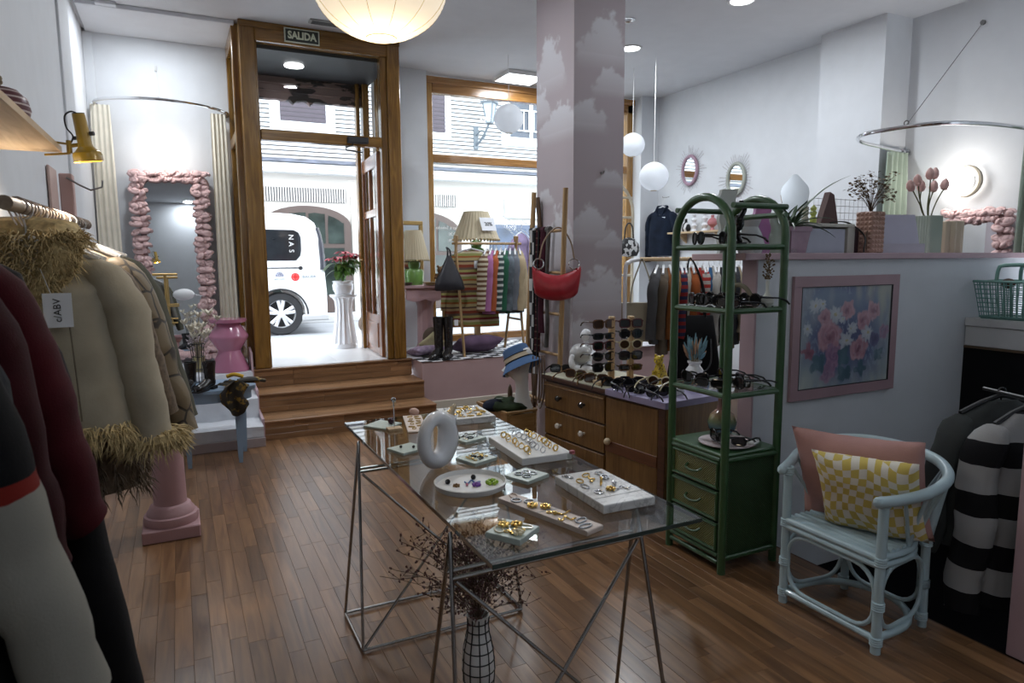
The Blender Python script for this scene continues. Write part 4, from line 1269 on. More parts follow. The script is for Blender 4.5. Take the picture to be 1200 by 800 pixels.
# pale blue half-round table with boots
BLU = paint('powder_blue_paint', (.24, .34, .46), .45, var=.06)
bt = thing('blue_side_table', 'pale blue half-round side table with tapered legs by the entrance steps', 'table', (.16, 5.42, 0))
q = MB(); top = [(.32*math.cos(a), -.05+.30*math.sin(a)*.55-.02) for a in [PI+PI*i/20 for i in range(21)]]+[(.32, .26), (-.32, .26)]
q.prism(top, 'z', .555, .58); q.build('tabletop', BLU, bt, False)
ap = [(p[0]*.9, p[1]*.9) for p in top]; q = MB(); q.prism(ap, 'z', .485, .556); q.build('apron', BLU, bt, False)
for x, y in ((-.16, -.10), (.185, -.11), (-.24, .20), (.24, .20)):
    q = MB(); q.rings([[(x+sx*w_, y+sy*w_, z) for sx, sy in ((-1, -1), (1, -1), (1, 1), (-1, 1))] for z, w_ in ((0, .013), (.035, .014), (.036, .016), (.49, .026))]); q.build('leg', BLU, bt, False)
BOOT = paint('black_leather', (.015, .013, .013), .25, var=.2, vs=30)
def boot_parts(root, h=.16, sc=1.0, mat=BOOT, heel=.035):
    q_ = MB(); rs_ = []
    # foot from toe to heel, then shaft upwards (local -y is the toe)
    for y, w_, z0, z1 in ((-.185, .012, .012, .03), (-.175, .03, .008, .05), (-.14, .042, .006, .062), (-.09, .043, .006, .075), (-.04, .036, .012, .10), (.0, .034, .018, .125), (.04, .034, .022, .12), (.062, .02, .025, .10)):
        rs_.append([(w_*sc*math.cos(a), y*sc, ((z0+z1)/2+(z1-z0)/2*math.sin(a))*sc) for a in [2*PI*k/14 for k in range(14)]])
    q_.rings(rs_); q_.build('foot', mat, root, True, 50)
    q_ = MB(); q_.lathe([(.040, .07), (.041, .10), (.044, .10+h*.5), (.052, .10+h), (.048, .10+h), (.04, .10+h*.6), (.036, .1)], 18, (0, .012*sc, 0), 1, 1.2, cap0=True, cap1=True)
    q_.v = [(p[0]*sc, p[1]*sc, p[2]*sc) for p in q_.v]
    q_.build('shaft', mat, root, True, 50)
    q_ = MB(); q_.prism([(-.19*sc, .0), (-.05*sc, .0), (-.04*sc, .02*sc), (.0, .02*sc), (.01*sc, 0), (.065*sc, 0), (.065*sc, .028*sc), (-.03*sc, .026*sc), (-.19*sc, .012*sc)], 'x', -.034*sc, .034*sc); q_.build('sole', BLACK, root, False)
b1 = thing('ankle_boot', 'black leather boot on the blue table, left of the pair', 'boot', (.04, 5.30, .581), R(-25), 'boots on the blue table'); boot_parts(b1, .14, .84)
dup(b1, (.16, 5.27, .581), R(-38), 'black leather boot on the blue table, next to the yellow-black scarf')
sc = thing('scarf', 'black and yellow patterned scarf slung over the blue table corner', 'scarf', (.33, 5.24, .581))
mt, nt, b_ = _new('black_yellow_print'); v_ = coords(nt); n_ = N(nt, 'ShaderNodeTexNoise'); n_.inputs['Scale'].default_value = 22; n_.inputs['Detail'].default_value = 3
nt.links.new(v_, n_.inputs[0]); r_ = ramp(nt, [(.0, (.014, .012, .01)), (.54, (.02, .016, .01)), (.60, (.22, .13, .015)), (1, (.40, .26, .03))]); nt.links.new(n_.outputs[0], r_.inputs[0]); nt.links.new(r_.outputs[0], b_.inputs['Base Color']); b_.inputs['Roughness'].default_value = .6; SCM = mt
def scf(u, v):
    x = -.10+.16*u+.03*math.sin(v*7); 
    if v < .5: t = v/.5; p = (x*1.0-.02+.05*t, .10-.16*t, .012+.05*math.sin(u*PI)*(.6+.4*nz(u*6, v*6)))
    else: t = (v-.5)/.5; p = (x+.03-.03*t+.02*nz(u*4, v*5), -.09-.02*math.sin(u*9), .012+.05*math.sin(u*PI)*(1-t)-.21*t*(.6+.4*math.sin(u*PI)))
    return p
q = MB(); q.sheet(scf, 20, 24, .006, (0, -.5, .7)); q.build('cloth', SCM, sc)
q = MB(); q.tube(spline([(.02, .0, .045), (.09, .01, .05), (.17, .03, .04), (.21, .04, .03)], 5), [.03]*5+[.034]*5+[.02]*6, 10, flat=.7); q.build('rolled_end', SCM, sc)
q = MB(); q.tube(spline([(-.05, .05, .08), (.0, .03, .095), (.06, .02, .075)], 5), .014, 8); q.build('yellow_knot', paint('yellow_knot', (.55, .33, .02), .7), sc)
# wire vase with dried white flowers
wv = thing('wire_vase', 'black wire vase of dried cream flowers behind the boots', 'vase', (.10, 5.60, .581))
q = MB()
for k in range(8): a = 2*PI*k/8; q.tube(spline([(.028*math.cos(a), .028*math.sin(a), 0), (.034*math.cos(a), .034*math.sin(a), .12), (.05*math.cos(a), .05*math.sin(a), .30)], 4), .003, 5)
for z, r0 in ((.004, .028), (.10, .033), (.20, .04), (.30, .05)): q.torus((0, 0, z), r0, .003, 18, 5)
q.build('wire_cage', BLACK, wv)
DRY = paint('dried_cream', (.68, .63, .52), .8, var=.15, vs=40)
def dried(root, n, L0, L1, spread, z0, seed, mat, stem, petals=6, ps=.03):
    rnd_ = random.Random(seed); qs_ = MB()
    for i in range(n):
        a = rnd_.random()*2*PI; s_ = rnd_.random()**.7*spread; h = rnd_.uniform(L0, L1)
        tip = (s_*math.cos(a), s_*math.sin(a), z0+h)
        qs_.tube(bez((0, 0, z0*.3), (s_*.2*math.cos(a), s_*.2*math.sin(a), z0+h*.5), tip, 5), .0018, 4)
        q_ = MB()
        for k in range(petals):
            b2 = 2*PI*k/petals+rnd_.random()*.5; d_ = Vector((math.cos(b2), math.sin(b2), rnd_.uniform(.5, 1.6))).normalized()*ps*rnd_.uniform(.7, 1.2)
            q_.tube([tip, tuple(Vector(tip)+d_*.35), tuple(Vector(tip)+d_*.75), tuple(Vector(tip)+d_)], [ps*.05, ps*.19, ps*.15, ps*.02], 6, flat=.6)
        q_.build('flower', mat, root)
    qs_.build('stems', stem, root, True, kind='stuff')
dried(wv, 14, .04, .24, .16, .30, 4, DRY, paint('dry_stem', (.30, .25, .16), .9), 5, .06)
# white card on the step edge
q = MB(); q.box((0, 0, 0), (.10, .14, .015), .002)
tag(q.build('card_stack', PAPER), 'small white card stack at the left end of the blue table', 'card', loc=(-.08, 5.50, .589))
# white swan-like lamp shade and slim gold stand before the mirror
gs = thing('jewellery_stand', 'slim gold stand hung with earrings in front of the pink mirror', 'stand', (-.10, 6.72, .505))
q = MB(); q.tube([(0, 0, 0), (0, 0, .88)], .012, 8); q.box((0, 0, .88), (.20, .06, .02), .004); q.lathe([(0, 0), (.10, 0), (.10, .012), (0, .014)], 24); q.tube([(-.10, 0, .60), (.10, 0, .60)], .008, 6); q.tube([(-.08, 0, .45), (.08, 0, .45)], .008, 6); q.build('post', paint('old_gold', (.42, .28, .10), .4, .6), gs)
q = MB(); q.ball((.14, -.02, .70), .075, 14, 1.2, .8, .7); leafgeo(q, (.18, -.02, .70), (1, 0, -.1), .14, .03, .1); q.build('white_feather', paint('feather', (.7, .72, .74), .8), gs)
bv = thing('posy_vase', 'short gold vase of pale dried blooms standing before the puffy mirror', 'vase', (.13, 6.70, .505))
q = MB(); q.lathe([(0, 0), (.045, 0), (.06, .05), (.05, .12), (.055, .14), (.045, .14), (0, .12)], 20); q.build('pot', paint('brassy_pot', (.35, .30, .14), .4), bv)
dried(bv, 14, .04, .22, .13, .13, 9, paint('dried_mauve', (.50, .42, .44), .8, var=.2, vs=40), paint('dry_stem', (.3, .25, .16), .9), 6, .045)

# pink plaster column on the left (its top hidden by the coats)
pp = thing('plaster_pedestal', 'pink plaster column pedestal standing beneath the coats', 'pedestal', (-.11, 4.08, 0))
PLP = paint('plaster_pink', (.42, .25, .26), .6, var=.07, bmp=.15)
q = MB(); q.box((0, 0, .035), (.285, .285, .07), .006); q.build('plinth', PLP, pp, False)
q = MB(); q.lathe([(0, .07), (.135, .07), (.14, .09), (.135, .115), (.122, .12), (.12, .135), (.108, .15), (.103, .165), (.09, .175), (.0, .18)], 40); q.build('base_moulding', PLP, pp)
q = MB(); q.lathe([(.084, .17), (.082, .3), (.076, .66), (.0, .66)], 36); q.build('shaft', PLP, pp)
q = MB(); q.lathe([(.078, .65), (.10, .67), (.105, .69), (.12, .70), (.12, .72), (0, .72)], 36); q.box((0, 0, .735), (.26, .26, .04), .005); q.build('capital', PLP, pp)
# ------------------------------------------------------------------ glass display table
GT = .802
q = MB(); q.box((0, 0, 0), (.621, 1.536, .012))
gt_ = q.build('glass_tabletop', TGLASS, None, False)
EDGE = paint('glass_edge', (.035, .055, .05), .08, coat=1.0)
q = MB()
for a0, a1 in (((-.3115, -.769, 0), (.3115, -.769, 0)), ((.3115, -.769, 0), (.3115, .769, 0)), ((.3115, .769, 0), (-.3115, .769, 0)), ((-.3115, .769, 0), (-.3115, -.769, 0))):
    q.box(tuple((p+r_)/2 for p, r_ in zip(a0, a1)), (abs(a1[0]-a0[0])+.002, abs(a1[1]-a0[1])+.002, .0122), .0009)
q.build('polished_edge', EDGE, gt_, False, kind='stuff', label='dark polished glass edge')
tag(gt_, 'clear glass tabletop with dark polished edge resting on two wire trestles', 'tabletop', loc=(.922, 2.115, GT-.006))
WIRE = paint('wire_dark_chrome', (.40, .39, .38), .22, 1.0, var=.05)
def trestle(label, y):
    t = thing('wire_trestle', label, 'trestle', (.897, y, 0), 0, 'wire trestles under the glass table')
    fx, fy, ax, az, r_ = .342, .155, .297, .782, .0062
    ft = {(sx, sy): Vector((sx*fx, sy*fy, .012)) for sx in (-1, 1) for sy in (-1, 1)}
    for sx in (-1, 1):
        q = MB()
        apx = Vector((sx*ax, 0, az))
        a, b = ft[(sx, -1)], ft[(sx, 1)]
        pts = [tuple(a), tuple(apx+(a-apx)*.05), tuple(apx+(a-apx)*.018+Vector((0, 0, .006))), (sx*ax, 0, az+.006), tuple(apx+(b-apx)*.018+Vector((0, 0, .006))), tuple(apx+(b-apx)*.05), tuple(b)]
        q.tube(pts, r_, 8); q.build('leg_hoop', WIRE, t)
    q = MB()
    cs = [(-1, -1), (1, -1), (1, 1), (-1, 1)]
    q.tube([tuple(ft[c]) for c in cs for _ in (0,)], r_, 8, closed=True) if False else None
    for c0, c1 in zip(cs, cs[1:]+cs[:1]): q.tube([tuple(ft[c0]), tuple(ft[c1])], r_, 8)
    q.build('base_frame', WIRE, t)
    f_ = .86
    ub = {c: Vector((c[0]*(fx+(ax-fx)*f_), c[1]*fy*(1-f_), .012+(az-.012)*f_)) for c in cs}
    for sy in (-1, 1):
        q = MB(); q.tube([tuple(ub[(-1, sy)]), tuple(ub[(1, sy)])], r_, 8); q.build('upper_bar', WIRE, t)
    for sx in (-1, 1):
        q = MB(); q.tube([tuple(ub[(sx, -1)]+Vector((-sx*.012, 0, -.01))), tuple(ft[(-sx, -1)])], r_*.9, 8); q.build('cross_brace', WIRE, t)
trestle('wire trestle carrying the far end of the glass table', 2.59)
trestle('wire trestle carrying the near end of the glass table', 1.59)

def quad_slab(pts, h, z=0):
    """four-cornered slab from corner points (x, y), relative to their centre; returns (builder, centre)"""
    cx = sum(p[0] for p in pts)/4; cy = sum(p[1] for p in pts)/4
    q_ = MB(); b = .0025
    def ring(k, zz): return [(cx+(p[0]-cx)*k-cx, cy+(p[1]-cy)*k-cy, zz) for p in pts]
    q_.rings([ring(.985, z), ring(1, z+b), ring(1, z+h-b), ring(.985, z+h)])
    return q_, (cx, cy)
def slab(name, label, cat, pts, h, mat, z=None, group=None):
    q_, c = quad_slab(pts, h)
    o_ = q_.build(name, mat, None, False)
    tag(o_, label, cat, group, loc=(c[0], c[1], (z if z is not None else GT)+.0004))
    return o_, c, GT+h
MARB2 = None
mt, nt, b_ = _new('white_marble'); v_ = coords(nt); n_ = N(nt, 'ShaderNodeTexNoise'); n_.inputs['Scale'].default_value = 9; n_.inputs['Detail'].default_value = 8; n_.inputs['Distortion'].default_value = 2
nt.links.new(v_, n_.inputs[0]); r_ = ramp(nt, [(.3, (.70, .70, .69)), (.48, (.66, .66, .65)), (.52, (.45, .45, .45)), (.56, (.70, .70, .69))]); nt.links.new(n_.outputs[0], r_.inputs[0]); nt.links.new(r_.outputs[0], b_.inputs['Base Color']); b_.inputs['Roughness'].default_value = .3; MARB2 = mt
GREEN_T = paint('pale_green_tile', (.52, .60, .55), .3, var=.06, vs=20)
PINKC = paint('pale_pink_plaster', (.66, .56, .50), .5, var=.05, vs=20)
def rect(cx, cy, w, l, a):
    c_, s_ = math.cos(R(a)), math.sin(R(a))
    return [(cx+x*c_-y*s_, cy+x*s_+y*c_) for x, y in ((-w/2, -l/2), (w/2, -l/2), (w/2, l/2), (-w/2, l/2))]
o_far, cf, zf = slab('jewellery_board', 'white marble board covered with fine gold earrings at the far end of the table', 'board', rect(1.105, 2.715, .20, .235, -4), .028, MARB2)
o_ring, cr_, zr = slab('ring_tray', 'white tray set with upright gold and silver rings near the table edge', 'tray', rect(1.115, 2.13, .19, .315, -3), .026, PORC)
o_gs, cgs, zgs = slab('green_tile', 'pale green tile with a dark bead at the far left corner of the table', 'tile', rect(.742, 2.748, .115, .115, 38), .008, GREEN_T)
o_pk, cpk, zpk = slab('jewellery_card', 'narrow pinkish card of earrings at the back of the table', 'card', rect(.873, 2.715, .082, .29, -13), .006, PINKC)
o_bk, cbk, zbk = slab('green_tile', 'pale tile with black studs left behind the white ring vase', 'tile', rect(.722, 2.345, .11, .10, 20), .010, GREEN_T)
o_a, ca, za = slab('green_tile', 'pale green tile with dark earrings between ring vase and ring tray', 'tile', rect(.975, 2.372, .105, .10, 18), .012, GREEN_T)
o_b, cb_, zb = slab('green_tile', 'whitish tile with gold-black earrings just right of the ring vase', 'tile', rect(.898, 2.108, .105, .10, 20), .012, GREEN_T)
o_c, cc_, zc = slab('green_tile', 'pale green tile with four silver hoops between plate and ring tray', 'tile', rect(.967, 1.862, .105, .10, 22), .012, GREEN_T)
o_l, cl2, zl = slab('long_tray', 'long narrow cream tray of earrings in front of the round plate', 'tray', rect(.870, 1.552, .062, .34, 17), .014, PINKC)
o_w, cw, zw = slab('jewellery_board', 'white stone board with earrings at the near right of the table', 'board', rect(1.10, 1.625, .17, .285, -2), .026, MARB2)
o_n, cn, zn = slab('green_tile', 'pale green tile heaped with pearl earrings nearest the camera', 'tile', rect(.727, 1.477, .10, .10, 33), .016, GREEN_T)
q = MB(); q.b2(-.085, .085, -.0012, .0012, 0, .0012); q.build('groove', paint('groove', (.42, .42, .42), .6), o_w, False).location = (0, -.085, .0255)
q = MB(); q.b2(-.031, .031, -.002, .002, 0, .0015); q.build('groove', paint('groove', (.42, .42, .42), .6), o_l, False).location = (0, -.0, .0133)

# rings and earrings: one prototype of each kind, copied
rnd = random.Random(11)
protos = {}
def proto(kind):
    q_ = MB()
    if kind == 'hoop': q_.torus((0, 0, .002), .0125, .0022, 18, 6, 'z')
    elif kind == 'standing': q_.torus((0, 0, .0115), .0105, .0020, 18, 6, 'y'); q_.ball((0, 0, .0235), .0048, 8, 1.2, 1, .8)
    elif kind == 'wide': q_.torus((0, 0, .0125), .0105, .0034, 18, 6, 'y', 1, 1.05)
    elif kind == 'oval': q_.torus((0, 0, .002), .012, .002, 18, 6, 'z', 1.5, .8)
    elif kind == 'drop':
        q_.torus((0, 0, .002), .006, .0015, 12, 5); q_.ball((.016, 0, .0045), .0055, 8, 1.5, 1, .8); q_.ball((.027, .003, .003), .0035, 8)
    elif kind == 'cluster':
        for k in range(6): q_.ball((.010*math.cos(k*1.05), .010*math.sin(k*1.05), .005), .0052, 8)
        q_.ball((0, 0, .009), .005, 8)
    elif kind == 'bead': q_.ball((0, 0, .009), .0095, 12)
    elif kind == 'wave':
        q_.tube([(.022*(t-.5)*2, .008*math.sin(t*9), .003+.002*math.sin(t*14)) for t in [k/16 for k in range(17)]], .0022, 6)
    return q_
def jewel(kind, mat, x, y, z, label, cat='earring', rz=None, group=None, name=None, sc_=1.0):
    key = (kind, mat.name)
    if key not in protos: protos[key] = proto(kind).mesh(name or cat, mat)
    o_ = link(name or cat, protos[key])
    tag(o_, label, cat, group, loc=(x, y, z+.0003), rot=(0, 0, rnd.uniform(0, 6.28) if rz is None else rz))
    o_.scale = (sc_,)*3
    return o_
def on(c, w, l, a, nx, ny, jit=.15):
    c_, s_ = math.cos(R(a)), math.sin(R(a))
    for j in range(ny):
        for i in range(nx):
            x = (-.5+(i+.5)/nx+rnd.uniform(-jit, jit)/nx)*w; y = (-.5+(j+.5)/ny+rnd.uniform(-jit, jit)/ny)*l
            yield i, j, c[0]+x*c_-y*s_, c[1]+x*s_+y*c_
BLKM = paint('black_metal', (.02, .02, .022), .25, .6)
ORD = ['first', 'second', 'third', 'fourth', 'fifth', 'sixth', 'seventh', 'eighth']; LMR = ['left', 'middle', 'right']
# rings: 3 x 8 standing in the tray
for i, j, x, y in on(cr_, .16, .28, -3, 3, 8):
    g_ = (i+j*2+(j % 3)) % 3 != 1
    k = ('standing', 'wide', 'standing')[(i*2+j) % 3]
    jewel(k, BRASS if g_ else SILVER, x, y, zr, ('gold' if g_ else 'silver')+(' stone ring' if k == 'standing' else ' band ring')+f' in the ring tray, {ORD[7-j]} from its far end in the {LMR[i]} row', 'ring', rz=rnd.uniform(-.5, .5), group=('gold' if g_ else 'silver')+(' stone rings' if k == 'standing' else ' band rings')+' in the ring tray', sc_=.95)
for i, j, x, y in on(cf, .17, .20, -4, 5, 5):
    k = ('wave', 'drop', 'oval', 'cluster')[(i+j*3) % 4]
    jewel(k, BRASS if (i+j) % 4 else SILVER, x, y, zf, ('fine gold ' if (i+j) % 4 else 'fine silver ')+{'wave': 'wavy', 'drop': 'drop', 'oval': 'oval', 'cluster': 'cluster'}[k]+f' earring on the far marble board, {ORD[4-j]} row, {ORD[i]} from left', 'earring', group='earrings on the far marble board, '+k, sc_=.9)
for i, j, x, y in on(cpk, .06, .26, -13, 2, 6):
    jewel('oval', BRASS, x, y, zpk, f'small gold oval earring on the narrow pinkish card, {LMR[i*2]} column, {ORD[5-j]} from its far end', 'earring', group='earrings on the pinkish card', sc_=.75)
jewel('bead', paint('plum_bead', (.04, .008, .02), .15), .775, 2.735, zgs, 'dark plum bead on the far left green tile', 'bead', sc_=1.5)
for x, y, w_ in ((.70, 2.35, 'left'), (.742, 2.33, 'right')): jewel('bead', BLACKG, x, y, zbk, f'tiny black stud on the tile behind the ring vase, {w_} of the two', 'earring', group='black studs', sc_=.6)
for i, j, x, y in on(ca, .085, .08, 18, 3, 2): jewel(('wave', 'hoop')[i % 2], BLKM if (i+j) % 2 else SILVER, x, y, za, ('dark ' if (i+j) % 2 else 'silver ')+('wavy' if i % 2 == 0 else 'hoop')+f' earring on the tile between vase and ring tray, {LMR[i]} in the {["near", "far"][j]} row', 'earring', group='earrings behind the vase', sc_=.9)
for i, j, x, y in on(cb_, .08, .08, 20, 3, 2): jewel(('drop', 'wave')[(i+j) % 2], (BRASS, BLKM)[i % 2], x, y, zb, ('gold ' if i % 2 == 0 else 'black ')+('drop' if (i+j) % 2 == 0 else 'wavy')+f' earring on the tile right of the ring vase, {LMR[i]} in the {["near", "far"][j]} row', 'earring', group='earrings right of the vase', sc_=.95)
for i, j, x, y in on(cc_, .075, .06, 22, 2, 2): jewel('hoop', SILVER if i else paint('dark_silver', (.25, .26, .28), .2, 1.0), x, y, zc, ('bright silver' if i else 'dark silver')+f' hoop on the tile between plate and ring tray, {["nearer", "farther"][j]} one', 'earring', group='hoops on the middle tile', sc_=1.0)
kinds = ['oval', 'hoop', 'hoop', 'cluster', 'cluster', 'drop', 'wave', 'wave', 'oval', 'oval']
mats_ = [PINKC, SILVER, SILVER, BRASS, BRASS, BRASS, BRASS, BRASS, SILVER, SILVER]
lab = ['pale cream oval hoop', 'silver round hoop', 'silver round hoop', 'gold cluster', 'gold cluster', 'gold drop', 'gold wavy', 'gold wavy', 'silver oval hoop', 'silver oval hoop']
SILVER2 = paint('soft_silver', (.42, .43, .45), .35, 1.0, var=.08)
mats_ = [SILVER2 if q_ is SILVER else q_ for q_ in mats_]
for k in range(10):
    t = -.145+.29*k/9; c_, s_ = math.cos(R(17)), math.sin(R(17)); off = .010*(-1)**k
    x, y = cl2[0]+off*c_-(-t)*s_, cl2[1]+off*s_+(-t)*c_
    jewel(kinds[k], mats_[k], x, y, zl, lab[k]+f' earring in the long narrow tray, {(["first"]+ORD[1:]+["ninth", "last"])[k]} from its far end', 'earring', group=lab[k]+' earrings in the long tray', sc_=1.1)
kk = ['hoop', 'cluster', 'wave', 'oval', 'standing', 'drop', 'oval', 'wave', 'cluster', 'drop', 'oval', 'hoop']
for n_i, (i, j, x, y) in enumerate(on((cw[0], cw[1]+.03), .14, .19, -2, 3, 4)):
    g_ = n_i % 3 == 1 or n_i == 6
    k_ = kk[n_i]
    jewel(k_, BRASS if g_ else SILVER, x, y, zw, ('gold ' if g_ else 'silver ')+{'hoop': 'round hoop', 'cluster': 'cluster', 'wave': 'wavy', 'oval': 'oval hoop', 'standing': 'stone-set', 'drop': 'drop'}[k_]+f' earring on the near stone board, {LMR[i]} in the {["nearest", "second", "third", "farthest"][j]} row', 'earring', group='earrings on the near stone board, '+k_, sc_=1.05)
PEARL = paint('pearl', (.70, .62, .42), .2, var=.1, coat=.5)
for i, j, x, y in on(cn, .075, .075, 33, 3, 3): jewel(('cluster', 'drop', 'oval')[(i+j) % 3], PEARL if (i+j) % 2 == 0 else BRASS, x, y, zn, ('pearl ' if (i+j) % 2 == 0 else 'gold ')+('cluster', 'drop', 'oval')[(i+j) % 3]+f' earring on the nearest green tile, {LMR[i]} in the {["near", "middle", "far"][j]} row', 'earring', group='earrings on the nearest tile', sc_=1.1)
jewel('bead', PEARL, .775, 1.465, GT, 'round pearl bead lying beside the nearest green tile', 'bead', sc_=.55)

# white ring vase with a cork-like stopper
rv = thing('ring_vase', 'glossy white ring-shaped ceramic vase standing on the glass table', 'vase', (.745, 2.09, GT), R(28))
q = MB()
NN = 48; rs = []
for k in range(NN):
    a = 2*PI*k/NN
    cxr, czr = .060*math.cos(a), .100+.072*math.sin(a)
    rr = (.029-.005*max(0, math.sin(a)))*(1+.22*math.cos(a))
    rr_w = rr*1.0
    ring = []
    for j in range(14):
        b = 2*PI*j/14
        ring.append((cxr+rr*math.cos(b)*math.cos(a), rr_w*1.05*math.sin(b), czr+rr*math.cos(b)*math.sin(a)))
    rs.append(ring)
q.rings(rs, closed=True); q.build('ring_body', CERAMIC, rv)
q = MB(Matrix.Translation((.062, 0, .150)) @ Euler((0, R(38), 0)).to_matrix().to_4x4()); q.lathe([(.030, -.01), (.026, .012), (.0225, .020), (.0185, .018), (.0185, .005)], 20, cap0=False); q.build('mouth', CERAMIC, rv)
q = MB(Matrix.Translation((.062, 0, .150)) @ Euler((0, R(38), 0)).to_matrix().to_4x4()); q.lathe([(0, .008), (.018, .008), (.018, .0195), (.0, .0195)], 18); q.build('dark_opening', BLACK, rv)
q = MB(Matrix.Translation((.066, 0, .158)) @ Euler((0, R(38), 0)).to_matrix().to_4x4()); q.lathe([(.009, .0), (.011, .02), (.007, .035), (.010, .045), (.006, .055), (0, .057)], 14); q.build('stopper', paint('cream_stopper', (.52, .42, .28), .5), rv)
# round plate
pt_ = thing('round_plate', 'round white rimmed plate with colourful earrings at mid table', 'plate', (.772, 1.862, GT))
q = MB(); q.lathe([(0, 0), (.098, 0), (.108, .006), (.112, .022), (.108, .024), (.103, .010), (.0, .007)], 48); q.build('dish', PORC, pt_)
ez = GT+.0072
jewel('bead', BLKM, .712, 1.90, ez, 'black round earring at the left in the round plate', 'earring', sc_=.9)
jewel('cluster', paint('amber_brown', (.20, .10, .02), .3), .728, 1.868, ez, 'amber-brown flower earring in the round plate', 'earring', sc_=.8)
jewel('bead', BLACKG, .80, 1.905, ez, 'black bead earring at the back of the round plate', 'earring', sc_=.9)
jewel('wave', paint('blue_enamel', (.06, .16, .42), .3), .785, 1.878, ez, 'blue wavy enamel earring in the middle of the plate', 'earring', sc_=1.1)
jewel('cluster', paint('violet_enamel', (.20, .07, .36), .3), .785, 1.845, ez, 'violet cluster earring beneath the blue one in the plate', 'earring', sc_=1.0)
jewel('cluster', paint('lime_enamel', (.30, .48, .03), .3), .835, 1.84, ez, 'lime green flower earring at the right in the plate', 'earring', sc_=1.4)
jewel('bead', paint('pink_enamel', (.6, .2, .28), .3), .76, 1.86, ez, 'tiny pink bead in the round plate', 'bead', sc_=.5)
# necklace stand at the far left corner
ns = thing('ring_stand', 'small silver pole stand with crystal drop on a wooden foot', 'stand', (.765, 2.655, GT))
q = MB(); q.box((0, 0, .006), (.06, .045, .012), .002); q.build('foot', RAW, ns, False)
q = MB(); q.tube([(0, 0, .012), (0, 0, .13)], .0025, 8); q.torus((0, 0, .128), .008, .003, 14, 6, 'y'); q.build('pole', CHROME, ns)
q = MB(); q.ball((0, -.01, .118), .009, 10, 1, 1, 1.5); q.ball((-.008, 0, .10), .006, 8); q.build('crystal', CLEAR, ns)
# glass cup holding the long tray's far end
gc = MB(); gc.lathe([(.0, 0), (.018, .0), (.034, .03), (.037, .05), (.033, .05), (.0, .012)], 24)
# perfume-like pink glass near the edge
pg = thing('pink_bottle', 'tiny pink-capped clear bottle at the right edge of the table', 'bottle', (1.185, 1.94, GT))
q = MB(); q.b2(-.012, .012, -.012, .012, 0, .03, .003); q.build('glass', CLEAR, pg, False)
q = MB(); q.b2(-.008, .008, -.008, .008, .03, .042, .002); q.build('cap', paint('rose_cap', (.4, .1, .12), .4), pg, False)
# pale pink bud at the far edge
q = MB(); q.ball((0, 0, .018), .016, 12, 1.6, 1, 1.1)
tag(q.build('stone_bud', paint('bud_pink', (.62, .42, .36), .5)), 'small pale pink pebble at the far edge of the table', 'pebble', loc=(.92, 2.868, GT), rot=(0, 0, 2.3))

# vase of dried flowers on the floor under the table
fv = thing('grid_vase', 'white vase with black hand-painted grid on the floor under the table', 'vase', (.85, 2.0, 0))
q = MB(); PR = [(0, 0), (.045, 0), (.052, .05), (.056, .11), (.052, .17), (.038, .24), (.034, .28), (.039, .30), (.035, .30), (.03, .27), (.0, .2)]
q.lathe(PR, 32); q.build('body', PORC, fv)
q = MB()
def rad(z):
    for a, b in zip(PR[1:8], PR[2:8]):
        if a[1] <= z <= b[1]: return a[0]+(b[0]-a[0])*(z-a[1])/(b[1]-a[1])
    return .039
for k in range(10):
    a = 2*PI*k/10
    q.tube([((rad(z)+.0004)*math.cos(a+.06*nz(z*9, k)), (rad(z)+.0004)*math.sin(a+.06*nz(z*9, k)), z) for z in [.004+.029*i for i in range(11)]], .0025, 5)
for z in (.03, .068, .105, .142, .178, .213, .246, .275): q.torus((0, 0, z), rad(z)+.0004, .0025, 28, 5)
q.build('painted_grid', BLACK, fv, True, kind='stuff')
q = MB(); qf = MB(); rnd = random.Random(21)
for i in range(95):
    a = rnd.random()*2*PI; e = rnd.uniform(.35, 1.35); L_ = rnd.uniform(.16, .38)
    L_ = min(L_, .30/max(.3, math.sin(e))*.9 if math.sin(e) > .75 else L_)
    tip = Vector((L_*math.cos(a)*math.cos(e), L_*math.sin(a)*math.cos(e), .30+L_*math.sin(e)))
    tip.z = min(tip.z, .74)
    base = bez((0, 0, .26), (tip.x*.25, tip.y*.25, .30+(tip.z-.3)*.7), tuple(tip), 7)
    q.tube(base, .0009, 4)
    for b_i in range(11):
        p = Vector(base[rnd.randrange(3, 8)]); d = Vector((rnd.uniform(-1, 1), rnd.uniform(-1, 1), rnd.uniform(-.2, .9))).normalized()*rnd.uniform(.015, .055)
        q.tube([tuple(p), tuple(p+d)], .0009, 3)
        for _ in range(2):
            e_ = p+d*rnd.uniform(.6, 1.05); qf.ball(tuple(e_), rnd.uniform(.002, .0042), 5, 1, 1, 1.3)
q.build('stems', paint('brown_stem', (.10, .06, .04), .9), fv, True, kind='stuff')
qf.build('blossoms', paint('brown_mauve_bloom', (.13, .065, .065), .9, var=.5, vs=60), fv, True, kind='stuff')
